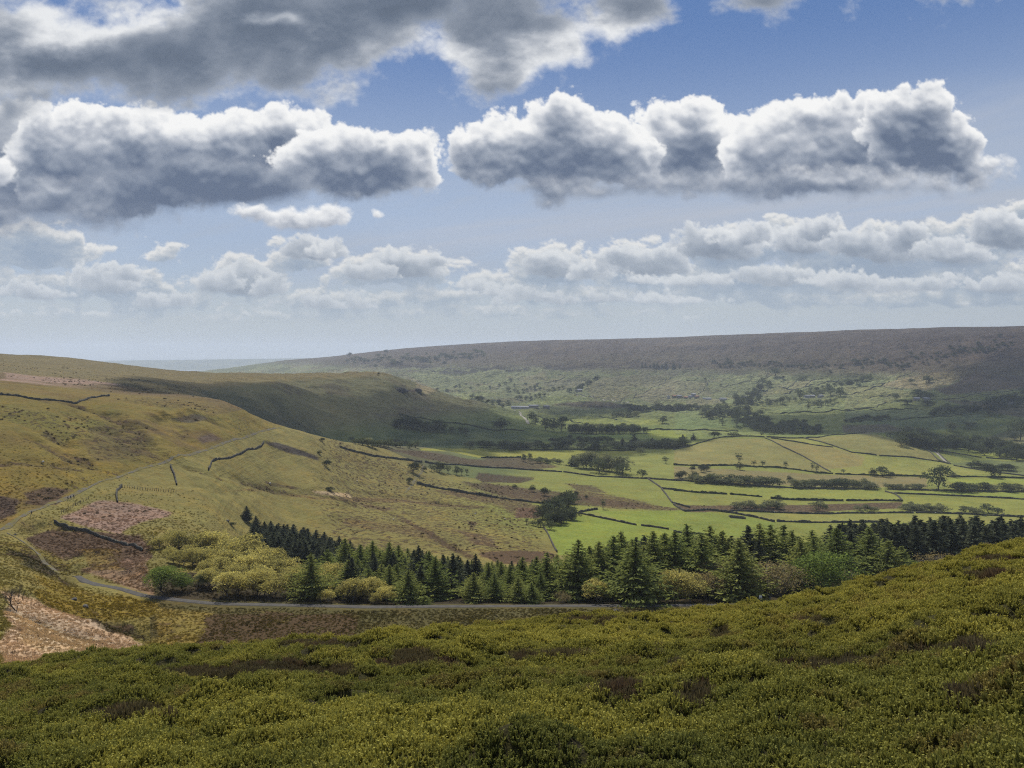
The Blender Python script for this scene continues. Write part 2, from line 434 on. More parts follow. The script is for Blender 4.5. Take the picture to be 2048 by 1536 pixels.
sky_me = mesh_np('sky', d, grid_faces(len(vs), len(us)), True, {'cloud': ('POINT', 'FLOAT_COLOR', np.concatenate([cc, ca], 1))}, m)
new_obj('sky', sky_me, kind='structure')
del d, cc, ca, cu, cv, crgb, calpha
# ------------------------------------------------------------------ the land: one height field from surveyed lines
# every entry is (column, row, metres ahead): where a line of sight meets the ground; row -> height = -(row - VH) / FPX * metres
def fg_slope(u):          # heather slope in front of the camera: steepness by column
    return np.interp(u, [-900, -330, 0, 300, 700, 1024, 1400, 1604, 1724, 1826, 1929, 2048, 2400, 3000],
                     [.40, .37, .353, .336, .321, .310, .299, .280, .264, .247, .229, .210, .168, .12])
def fg_crest(u):
    return np.interp(u, [-900, 0, 300, 700, 1024, 1400, 1604, 2048, 2400, 3000], [30, 30, 32, 34, 38, 42, 44, 46, 50, 52])
EYE = 1.7
SURVEY = []
def P(*pts): SURVEY.extend(pts)
def L(*pts, n=5):         # a line of points, filled in between
    for a, b in zip(pts, pts[1:]):
        for k in range(n):
            f = k / n
            Yk = math.exp(math.log(a[2]) * (1 - f) + math.log(b[2]) * f)
            SURVEY.append((a[0] + (b[0] - a[0]) * f, a[1] + (b[1] - a[1]) * f, Yk))
    SURVEY.append(pts[-1])
for u in range(-330, 2500, 100):
    s, yc = float(fg_slope(u)), float(fg_crest(u))
    for Y in (yc * 0.62, yc * 0.8, yc):
        P((u, VH + FPX * (EYE / Y + s), Y))
    vc = VH + FPX * (EYE / yc + s)
    P((u, vc + 14, yc * 1.35))
# gully behind the heather edge
L((-330,1400,70),(0,1352,66),(270,1318,90),(500,1318,110),(700,1312,110),(1000,1285,110),(1300,1260,105),(1600,1245,100),(1900,1190,95),(2048,1160,90),(2400,1100,90), n=4)
L((-330,1420,85),(0,1331,92),(150,1308,112),(270,1299,150),(400,1296,166),(530,1284,170),(700,1268,174),(860,1252,176),(1000,1240,178),(1300,1238,176),(1600,1232,172),(1900,1205,160),(2400,1150,150))
P((0,1270,112),(0,1200,143),(0,1130,193),(-330,1250,130),(-330,1120,200),(150,1262,138),(150,1205,178),(100,1235,150),(60,1100,235),(270,1250,172))
# lower road
L((150,1155,222),(200,1177,211),(300,1199,201),(420,1211,196),(560,1214,195.5),(700,1217,195),(1000,1216,195),(1380,1214,193),(1600,1212,195),(1900,1205,200),(2400,1190,205))
L((420,1205,200),(700,1211,199),(1000,1210.5,199),(1380,1208,197.5),(1900,1198,206))
# old railway track, nearly level
L((-330,1190,190),(0,1066,256),(70,1025,288),(100,1012,302),(200,967,355),(280,940,394),(330,928,415),(430,897,480),(500,872,552),(560,856,613), n=6)
L((-330,1172,198),(0,1056,263),(200,960,362),(330,923,423),(430,893,490),(560,853,622), n=6)
# ground between the road and the track
P((300,1120,240),(300,1050,292),(220,1080,268),(150,1090,258),(400,1130,240),(400,1060,320),(420,1000,372),(500,1150,262),(600,1150,275),(700,1150,285),(850,1150,290),(1000,1150,300),(1200,1150,305),(1400,1150,310))
P((100,1120,245),(200,1130,236))
# wood floor and the field beyond it
P((490,1095,350),(560,1040,440),(560,950,520),(560,900,572),(420,950,430),(650,1100,390),(700,1040,470),(700,980,560),(700,930,640),(850,1060,460),(850,1000,590),(850,950,705),(850,920,780))
P((300,1000,350),(300,975,372),(640,950,545),(640,900,620))
P((1000,1110,400),(1000,1050,505),(1000,1000,625),(1000,950,785),(1000,915,950),(1000,896,1090),(1000,880,1190))
P((1150,1105,430),(1150,1050,535),(1150,1000,665),(1150,950,830),(1150,915,985),(1150,895,1120),(1150,880,1230),(1150,865,1350))
P((1300,1100,450),(1300,1060,530),(1300,1020,632),(1300,960,815),(1300,928,955),(1300,895,1150),(1300,870,1330),(1300,850,1520))
P((1450,1090,500),(1450,1050,590),(1450,1000,715),(1450,960,835),(1450,940,920),(1450,868,1420),(1450,884,1330))
P((1650,1090,520),(1650,1050,620),(1650,1000,755),(1650,960,890),(1650,942,965),(1650,876,1400),(1650,866,1480))
P((1850,1080,540),(1850,1040,650),(1850,1000,765),(1850,960,900),(1850,935,1010),(1850,895,1280),(1850,872,1420))
P((2048,1100,500),(2048,1050,640),(2048,1000,780),(2048,960,930),(2048,930,1050),(2048,905,1180),(2048,880,1320),(2048,850,1480),(2048,800,1800),(2048,750,2120),(2048,715,2420),(2048,690,2640),(2048,664,2850),(2048,653.5,3060),(2048,656,3600))
P((2400,1090,520),(2400,1000,760),(2400,950,950),(2400,900,1150),(2400,860,1330),(2400,800,1650),(2400,740,2000),(2400,690,2350),(2400,650,2700),(2400,638,2900),(2400,642,3500))
# knoll
L((1275,914,1045),(1330,900,1080),(1400,882,1115),(1450,875,1130),(1500,873,1135),(1560,876,1140),(1620,878,1165),(1670,870,1195),(1720,868,1205),(1770,873,1200),(1820,882,1180),(1870,900,1130),(1900,916,1090), n=3)
P((1400,915,1010),(1500,905,1030),(1600,915,1020),(1700,905,1060),(1780,915,1050),(1500,930,965),(1350,925,970))
# left hillside above the track
P((-330,1080,235),(-330,950,300),(-330,840,400),(-330,770,520),(-330,735,750),(-330,705,1100),(-330,694,1400),(-330,700,2200))
P((0,1000,296),(0,940,330),(0,880,368),(0,820,420),(0,785,462),(0,771,500),(0,752,660),(0,728,920),(0,709,1250),(0,711,1600),(0,722,2400))
P((100,960,330),(100,880,392),(100,820,438),(100,783,505),(100,760,700),(100,735,950),(100,714,1280),(100,717,1700))
P((200,900,402),(200,850,448),(200,806,500),(200,787,550),(200,765,740),(200,742,1000),(200,723,1330),(200,727,1800),(200,735,2600))
P((300,890,428),(300,850,470),(300,810,520),(300,795,575),(300,782,720),(300,765,860),(300,748,1150),(300,737,1400),(300,741,1900),(300,748,2700))
P((430,862,512),(430,830,548),(430,807,590),(430,801,615),(430,809,700),(430,803,840),(430,778,1020),(430,758,1170),(430,750,1270),(430,748,1420),(430,756,1900),(430,760,2800))
P((500,845,575),(500,833,610),(500,846,720),(500,838,850),(500,806,1000),(500,775,1140),(500,757,1250),(500,750,1340),(500,756,1900))
P((565,862,640),(575,872,720),(560,880,800),(560,856,930),(560,815,1070),(560,780,1180),(560,760,1270),(560,752,1370),(560,750,1480),(560,762,2000))
L((560,854,616),(600,866,634),(650,879,662),(700,888,694),(750,892,735),(800,894.5,785),(860,897,850), n=3)
P((650,896,760),(650,895,1000),(650,870,1110),(650,830,1200),(650,790,1280),(650,762,1360),(650,752,1440),(650,750,1560),(650,765,2100))
P((750,902,860),(750,894,1070),(750,880,1140),(750,850,1220),(750,800,1340),(750,768,1440),(750,754,1510),(750,749,1580),(750,762,2000))
P((850,899,1000),(850,884,1150),(850,862,1240),(850,830,1380),(850,795,1510),(850,775,1590),(850,790,1900))
P((800,768,1500),(800,759,1560),(800,775,2000))
P((920,880,1180),(920,862,1250),(920,835,1400),(920,805,1560),(920,796,1640),(920,808,2000),(920,795,2550))
P((1000,862,1320),(1000,840,1460),(1000,818,1640),(1000,815,1720),(1000,822,1950),(1000,812,2150))
P((1060,850,1470),(1060,838,1640),(1060,828,1850),(1060,815,2100))
# the far side of the dale
P((300,744,5200),(300,748,7000),(370,744,5600),(370,750,7500),(100,746,6000),(-330,740,6000))
P((430,742,5200),(430,739,5600),(430,745,7000),(560,748,4500),(560,735,4900),(560,722.5,5400),(560,726,6500),(700,752,3500),(700,738,4000),(700,722,4500),(700,710,5000),(700,713,6000))
P((800,765,3100),(800,745,3500),(800,725,4000),(800,701,4750),(800,703,6000))
P((900,790,2700),(900,775,2950),(900,755,3300),(900,730,3800),(900,710,4250),(900,695,4600),(900,697,6000))
P((1000,795,2600),(1000,780,2850),(1000,760,3150),(1000,735,3550),(1000,710,4000),(1000,690,4450),(1000,692,6000))
P((1100,838,1750),(1100,820,2000),(1100,808,2250),(1100,795,2550),(1100,780,2800),(1100,760,3080),(1100,738,3400),(1100,712,3800),(1100,686.5,4300),(1100,689,6000))
P((1250,850,1560),(1250,825,1900),(1250,810,2180),(1250,795,2450),(1250,775,2720),(1250,750,3000),(1250,720,3400),(1250,700,3700),(1250,683,4000),(1250,686,5500))
P((1400,840,1620),(1400,815,1980),(1400,800,2230),(1400,780,2500),(1400,752,2780),(1400,722,3100),(1400,700,3350),(1400,679,3650),(1400,682,5000))
P((1550,845,1600),(1550,825,1800),(1550,805,2050),(1550,785,2300),(1550,755,2620),(1550,722,2950),(1550,700,3200),(1550,674.5,3480),(1550,678,4800))
P((1700,840,1640),(1700,818,1840),(1700,795,2060),(1700,770,2290),(1700,740,2570),(1700,712,2840),(1700,695,3000),(1700,669,3260),(1700,672,4500))
P((1870,850,1520),(1870,820,1720),(1870,790,1950),(1870,760,2170),(1870,728,2440),(1870,705,2660),(1870,690,2800),(1870,664,3040),(1870,666,4200))
for u in range(-330, 2500, 230): P((u, 712 if u > 900 else 745, 9500), (u, 716 if u > 900 else 742, 14000))

SV = np.array(SURVEY, np.float64)
_a = (SV[:, 0] - UC) / FPX; _b = np.log(SV[:, 2]) * 0.42
RC = 0.035
_K = np.sqrt((_a[:, None] - _a) ** 2 + (_b[:, None] - _b) ** 2 + RC * RC)
_K[np.diag_indices(len(_a))] += -0.004           # a little smoothing
_n = len(_a)
_A = np.zeros((_n + 3, _n + 3)); _A[:_n, :_n] = _K
_A[:_n, _n] = 1; _A[:_n, _n + 1] = _a; _A[:_n, _n + 2] = _b; _A[_n:, :_n] = _A[:_n, _n:].T
_w = np.linalg.solve(_A, np.concatenate([SV[:, 1], [0, 0, 0]]))

# ground grid: columns fan out from the view point's foot, rows get longer with distance
GU = np.linspace(-330, 2400, 1160)
GB = np.concatenate([np.linspace(math.log(58), math.log(180), 130, endpoint=False),
                     np.linspace(math.log(180), math.log(700), 420, endpoint=False), np.linspace(math.log(700), math.log(3600), 400, endpoint=False),
                     np.linspace(math.log(3600), math.log(13500), 110)])
def rows_at(us, bs):
    """line-of-sight rows over a grid of columns and log distances"""
    aa = (us - UC) / FPX; bb = bs * 0.42
    out = np.empty((len(bs), len(us)))
    for i, b_ in enumerate(bb):
        K = np.sqrt((aa[:, None] - _a) ** 2 + (b_ - _b) ** 2 + RC * RC)
        out[i] = K @ _w[:_n] + _w[_n] + _w[_n + 1] * aa + _w[_n + 2] * b_
    return out
_cu = np.linspace(-330, 2400, 240); _cb = np.linspace(math.log(18), GB[-1], 330)
_cv = rows_at(_cu, _cb)
def lin_rows(B_, U_):
    fi = np.clip((B_ - _cb[0]) / (_cb[1] - _cb[0]), 0, len(_cb) - 1.001); fj = np.clip((U_ - _cu[0]) / (_cu[1] - _cu[0]), 0, len(_cu) - 1.001)
    i = fi.astype(int); j = fj.astype(int); fi = fi - i; fj = fj - j
    return (_cv[i, j] * (1 - fi) + _cv[i + 1, j] * fi) * (1 - fj) + (_cv[i, j + 1] * (1 - fi) + _cv[i + 1, j + 1] * fi) * fj

def h_base(X, Y):
    """ground height before small relief"""
    Y = np.maximum(Y, 0.5)
    U_ = UC + FPX * X / Y
    z = -(lin_rows(np.log(np.maximum(Y, 18.01)), U_) - VH) / FPX * Y
    zf = -(EYE + fg_slope(U_) * Y)
    f = sstep(Y, 0.70 * fg_crest(U_), 0.98 * fg_crest(U_))
    return zf * (1 - f) + z * f

def base_hit(u, v, ymin=60.0):
    B_ = np.linspace(math.log(ymin), math.log(6000), 900)
    c = lin_rows(B_, np.full(900, float(u)))
    ok = np.nonzero(c <= v)[0]
    Y = math.exp(B_[ok[0]] if len(ok) else B_[int(np.argmin(c))])
    return np.array([(u - UC) / FPX * Y, Y])
def pline_dist(X, Y, L_):
    """distance to a polyline and signed side of the nearest piece"""
    best = np.full(X.shape, 1e9); side = np.zeros(X.shape)
    for a, b in zip(L_[:-1], L_[1:]):
        d = b - a; t = np.clip(((X - a[0]) * d[0] + (Y - a[1]) * d[1]) / (d @ d + 1e-9), 0, 1)
        ex, ey = X - a[0] - t * d[0], Y - a[1] - t * d[1]; q = np.hypot(ex, ey)
        near_ = q < best; best = np.where(near_, q, best); side = np.where(near_, np.sign(d[0] * ey - d[1] * ex), side)
    return best, side
_A = lambda *q: [(x / 2.926, 680 + y / 2.926) for x, y in q]
_B = lambda *q: [(680 + x / 2.926, 680 + y / 2.926) for x, y in q]
_E = lambda *q: [(x / 2.926, 1000 + y / 2.926) for x, y in q]
CUTS = [  # gullies, ditches (depth > 0) and banks (depth < 0): line, depth, half width
 (_A((470,400),(650,440),(760,500),(830,555),(870,600)), 3.0, 7), (_A((620,530),(760,600),(850,640)), 2.0, 5), (_A((300,570),(400,650),(480,700),(540,740)), 1.8, 6),
 (_A((1060,540),(1090,600),(1120,610)), 1.6, 4), (_A((960,485),(1100,448),(1240,462)), 2.6, 6), (_A((980,440),(1130,412),(1200,440)), -2.0, 6), (_A((200,600),(320,660),(420,720)), 1.4, 5),
 (_A((1080,745),(1250,792),(1500,850),(1800,900),(2050,950)), 1.3, 4), (_A((1030,855),(1250,872),(1500,890)), 1.0, 3.5), (_A((1000,690),(1120,640)), -1.2, 4), (_A((0,725),(250,742),(450,762)), 1.3, 5),
 (_A((1300,370),(1400,430),(1500,490)), -1.6, 7), (_A((700,290),(900,275),(1000,290)), 2.2, 9), (_A((1560,610),(1700,640),(1870,695)), -1.4, 5),
 (_B((200,960),(420,1080),(600,1170),(790,1285)), 1.1, 3), (_B((80,880),(260,905),(500,940),(860,985)), 1.2, 4), (_B((0,1060),(200,1092),(420,1110)), .9, 4), (_B((450,840),(650,880),(900,922)), -.7, 4),
 (_E((170,160),(260,155),(350,185)), 2.2, 5), (_E((260,705),(360,745),(430,780),(500,790)), 1.8, 4), (_E((480,700),(640,705),(800,780)), 2.2, 6), (_E((60,310),(220,330),(380,420)), 1.8, 5), (_E((0,520),(240,620),(560,760),(820,870)), -1.6, 5),
 (_E((380,460),(440,560),(580,600)), 1.2, 3.5), (_E((560,320),(640,300)), -1.5, 5), (_E((760,450),(900,560)), 1.0, 3), (_E((960,780),(880,840)), 1.4, 4), (_E((740,430),(800,400),(900,380)), -1.0, 4),
]
CUTS = [(np.array([base_hit(u, v) for u, v in L_]), dp, hw) for L_, dp, hw in CUTS]
def cuts(X, Y):
    out = np.zeros(X.shape)
    for L_, dp, hw in CUTS:
        lo, hi = L_.min(0) - hw * 4, L_.max(0) + hw * 4
        sel = (X > lo[0]) & (X < hi[0]) & (Y > lo[1]) & (Y < hi[1])
        if not sel.any(): continue
        x, y = X[sel], Y[sel]
        x = x + fbm(x / 14, y / 14, 3, 571) * hw * 0.9; y = y + fbm(x / 14 + 7, y / 14, 3, 572) * hw * 0.9
        d, s_ = pline_dist(x, y, L_)
        out[sel] -= dp * np.exp(-(d / hw) ** 2) * (1 + 0.4 * fbm(x / 6, y / 6, 2, 573))
    return out
def relief(X, Y):
    """hummocks, gullies and banks added to the smooth land"""
    U_ = UC + FPX * X / np.maximum(Y, 0.5)
    r = fbm(X / 34, Y / 34, 5, 501, 0.52) * np.interp(Y, [60, 120, 230, 500, 900, 1300, 2200, 4000], [0.1, 1.0, 1.0, 1.3, 1.0, 2.2, 6.0, 9.0])
    rid = 1 - np.abs(fbm(X / 120, Y / 120, 4, 521))
    r = r + (rid - 0.6) * np.interp(Y, [200, 450, 900, 1500, 2300, 3600], [0, 1.5, 2.0, 5.0, 14.0, 20.0]) * np.where((U_ < 520) | (Y > 1050), 1, 0.25)
    flat = sstep(Y, 190, 320) * (1 - sstep(Y, 1000, 1500)) * sstep(U_, 640, 1000)      # the farmed valley floor is smooth
    r = r * (1 - 0.72 * flat)
    road = np.exp(-((Y - 197) / 7) ** 2) * sstep(U_, 100, 300)
    z_ = h_base(X, Y)
    rdg = np.interp(U_, [300, 430, 560, 700, 900, 1100, 1400, 1700, 2048], [-128, -122, -62, -16, 22, 50, 60, 74, 98])
    crest = sstep(Y, 1500, 2200) * sstep(z_, rdg - 45, rdg - 12) * 0.9 + (Y < 2000) * (Y > 550) * (U_ < 700) * sstep(z_, -48, -30) * 0.6
    return (r * (1 - np.clip(crest, 0, 0.9)) + cuts(X, Y)) * (1 - 0.9 * road)

HUM = lambda X, Y: (np.abs(fbm(X / 1.7, Y / 1.3, 3, 541)) * 0.36 + fbm(X / 5.5, Y / 4.5, 3, 551) * 0.26 + (np.abs(fbm(X / 3.0, Y / 2.2, 3, 581)) - 0.3) * 0.42 * sstep(Y, 10, 26) + fbm(X / 0.5, Y / 0.5, 2, 561) * 0.06)
def h_ground(X, Y):
    z = h_base(X, Y)
    far = sstep(Y, 55, 110)
    U_ = UC + FPX * X / np.maximum(Y, 0.5)
    near = 1 - sstep(Y, 70, 110)
    return z + relief(X, Y) * far + (HUM(X, Y) - 0.2 - 0.16 * sstep(Y, 14, 34)) * near * sstep(Y, 2.5, 6)

def row_of(X, Y, Z): return VH - FPX * Z / Y
def proj(p): return UC + FPX * p[0] / p[1], VH - FPX * p[2] / p[1]

GBg, GUg = np.meshgrid(GB, GU, indexing='ij')
GY = np.exp(GBg); GX = (GUg - UC) / FPX * GY
GZ = h_ground(GX, GY)
GV = VH - FPX * GZ / GY

def hz(x, y):
    """ground height at one spot"""
    return float(h_ground(np.array([x], float), np.array([y], float))[0])
def hit(u, v, ymin=60.0, ymax=12000.0):
    """where the line of sight through (u, v) first meets the ground beyond ymin"""
    j = (u - GU[0]) / (GU[1] - GU[0]); j0 = int(np.clip(math.floor(j), 0, len(GU) - 2)); f = min(max(j - j0, 0), 1)
    col = GV[:, j0] * (1 - f) + GV[:, j0 + 1] * f
    ok = np.nonzero((col <= v) & (np.exp(GB) >= ymin))[0]
    if len(ok) == 0:
        i = int(np.argmin(np.where(np.exp(GB) >= ymin, col, 9e9)))
        Y = math.exp(GB[i])
    else:
        i = int(ok[0])
        if i > 0 and col[i - 1] > v:
            t = (col[i - 1] - v) / max(col[i - 1] - col[i], 1e-6)
            Y = math.exp(GB[i - 1] * (1 - t) + GB[i] * t)
        else: Y = math.exp(GB[i])
    X = (u - UC) / FPX * Y
    return np.array([X, Y, hz(X, Y)])
# ------------------------------------------------------------------ what grows where (base colours only, no light or shade)
ALB = 0.48
def alb(r, g, b): return srgb(r, g, b) * ALB
cA = lambda *q: [(x / 2.926, 680 + y / 2.926) for x, y in q]
cB = lambda *q: [(680 + x / 2.926, 680 + y / 2.926) for x, y in q]
cC = lambda *q: [(1348 + x / 2.926, 630 + y / 2.926) for x, y in q]
cE = lambda *q: [(x / 2.926, 1000 + y / 2.926) for x, y in q]
c3 = lambda *q: [(700 + x / 5.851, 730 + y / 5.851) for x, y in q]
c4 = lambda *q: [(1020 + x / 5.851, 740 + y / 5.851) for x, y in q]
c5 = lambda *q: [(1350 + x / 5.851, 740 + y / 5.851) for x, y in q]
c6 = lambda *q: [(1690 + x / 5.72, 740 + y / 5.72) for x, y in q]
n1 = fbm(GX / 60, GY / 60, 5, 601); n2 = fbm(GX / 9, GY / 9, 4, 611); n3 = fbm(GX / 260, GY / 260, 4, 621)
gv = GV; gu = GUg
COVER = np.empty(GX.shape + (3,), np.float32); COVER[:] = alb(140, 130, 70)
RUSH = np.zeros(GX.shape, np.float32)
def blend(mask, colr):
    m_ = np.clip(mask, 0, 1)[..., None].astype(np.float32)
    COVER[:] = COVER * (1 - m_) + np.asarray(colr, np.float32) * m_
# farmed floor of the dale
blend(sstep(gu, 820, 1120) * sstep(GY, 420, 560), alb(140, 146, 66))
blend(sstep(GY, 1000, 1300) * (gu > 880), alb(124, 138, 66))
# left hill: golden grass, olive and brown drifts
left = (GY < 900) & (gu < 640)
lf = np.where(left, 1, 0) * (1 - sstep(gu, 540, 640))
track_v = np.interp(gu, [-330, 0, 70, 100, 200, 280, 330, 430, 500, 560, 640], [1185, 1062, 1023, 1010, 964, 937, 926, 895, 870, 854, 850])
hillside = lf * (gv < track_v) * (GY > 150)
blend(hillside, alb(134, 120, 54)); blend(hillside * sstep(n1 + 0.5 * n2, 0.0, 0.7), alb(124, 118, 54)); blend(hillside * sstep(-n1 + 0.5 * n2, 0.15, 0.8), alb(120, 102, 56))
blend(hillside * sstep(n3 + 0.3 * n2, 0.2, 0.8), alb(150, 130, 52))
COVER[:] = COVER * (1 - hillside[..., None] * (1 - np.array([0.98, 0.95, 0.86], np.float32)))
moorL = np.where(gu < 760, 1, 0) * sstep(GY, 520, 640) * (GZ > -45) * (GY < 3000)
blend(moorL, alb(112, 94, 62)); blend(moorL * sstep(n1, -0.2, 0.6), alb(124, 106, 66))
# promontory flank and top
prom = (1 - sstep(gu + 40 * n1, 980, 1085)) * (GY > 740) * (GY < 2100)
blend(prom * (GZ < -40) * sstep(GZ, -128, -112), alb(106, 106, 68))
blend(prom * sstep(n1 + n2 * .4, 0.1, .8) * sstep(GZ, -128, -100), alb(90, 86, 60))
blend(prom * (1 - sstep(GZ, -126, -104)), alb(104, 118, 66))
blend(prom * sstep(GZ, -52, -44), alb(128, 116, 70))
# far side: pasture below, heather moor above
farm = GY > 2050
hgt = GZ + n3 * 18 + n1 * 10
blend(farm * 1.0, alb(128, 144, 84)); blend(farm * sstep(n3 + n1 * 0.6, 0.0, 0.5), alb(138, 138, 92))
blend(farm * sstep(hgt, -92, -50), alb(114, 112, 92)); blend(farm * sstep(hgt, -40, 10), alb(96, 88, 96))
blend(farm * sstep(hgt, -60, 30) * sstep(n1 + n3 * 0.4, 0.1, 0.7), alb(132, 112, 98))
blend(farm * sstep(hgt, -60, 60) * sstep(-n1 + n2 * 0.4, 0.05, 0.5), alb(62, 54, 60))
crag = np.abs(gv - np.interp(gu, [560, 760, 900, 1100, 1300, 1500, 1700, 1850, 1960, 2048], [722, 728, 742, 735, 730, 722, 726, 712, 698, 688]))
blend(farm * (1 - sstep(crag, 3, 12)) * sstep(n1 + 0.6 * n2, -0.5, 0.3) * sstep(gu, 620, 760), alb(58, 58, 60))
blend((GY > 6500) * 1.0, alb(96, 104, 92))
# under the conifers and along the road
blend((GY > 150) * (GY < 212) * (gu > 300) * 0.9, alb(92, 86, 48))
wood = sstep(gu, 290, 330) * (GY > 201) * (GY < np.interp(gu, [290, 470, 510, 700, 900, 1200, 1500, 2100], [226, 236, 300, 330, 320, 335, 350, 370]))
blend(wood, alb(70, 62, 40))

def poly_mask(pts, wob=3.0, wobv=None, yr=None):
    wobv = wob * 0.45 if wobv is None else wobv
    pu = np.array([p[0] for p in pts]); pv = np.array([p[1] for p in pts])
    r0, r1 = pv.min() - wob * 3 - 3, pv.max() + wob * 3 + 3; s0, s1 = pu.min() - wob * 4 - 3, pu.max() + wob * 4 + 3
    sel = (gv > r0) & (gv < r1) & (gu > s0) & (gu < s1)
    if yr: sel &= (GY > yr[0]) & (GY < yr[1])
    ii = np.nonzero(sel.ravel())[0]
    out = np.zeros(gv.size, np.float32)
    if len(ii) == 0: return out.reshape(gv.shape)
    x = gu.ravel()[ii]; y = gv.ravel()[ii]; wx = GX.ravel()[ii]; wy = GY.ravel()[ii]
    sc = wy / 22; px_, py_ = wx / sc, wy / sc
    if wob >= 3:
        x = x + fbm(wx / sc / 3.5, np.log(wy) * 9, 2, 645) * wob * 2.2; y = y + fbm(wx / sc / 3.5 + 5, np.log(wy) * 9, 2, 646) * wobv * 2.0
    reps = 5 if wob >= 3 else 1
    for k2 in range(reps):
        f_ = 0.5 + 0.45 * k2 if reps > 1 else 1
        xx = x + fbm(px_ * f_ * 1.4, np.log(wy) * 30 * f_, 4, 641 + k2, 0.62) * wob; yy = y + fbm(px_ * f_ * 1.4 + 9, np.log(wy) * 30 * f_, 4, 661 + k2, 0.62) * wobv
        ins = np.zeros(len(ii), bool)
        for k in range(len(pu)):
            x0, y0, x1, y1 = pu[k - 1], pv[k - 1], pu[k], pv[k]
            c_ = ((y0 > yy) != (y1 > yy))
            ins ^= c_ & (xx < (x1 - x0) * (yy - y0) / (y1 - y0 + 1e-9) + x0)
        out[ii] += ins / reps
    return out.reshape(gv.shape)
def paint(pts, colr, wob=3.0, k=1.0, wobv=None, yr=None, rush=None):
    m_ = poly_mask(pts, wob, wobv, yr=yr) * k
    if colr is not None: blend(m_, alb(*colr))
    if rush is not None: RUSH[:] = np.maximum(RUSH, m_ * rush)

G1, G2, G3, KN = (148, 158, 56), (140, 150, 62), (130, 140, 70), (150, 145, 80)
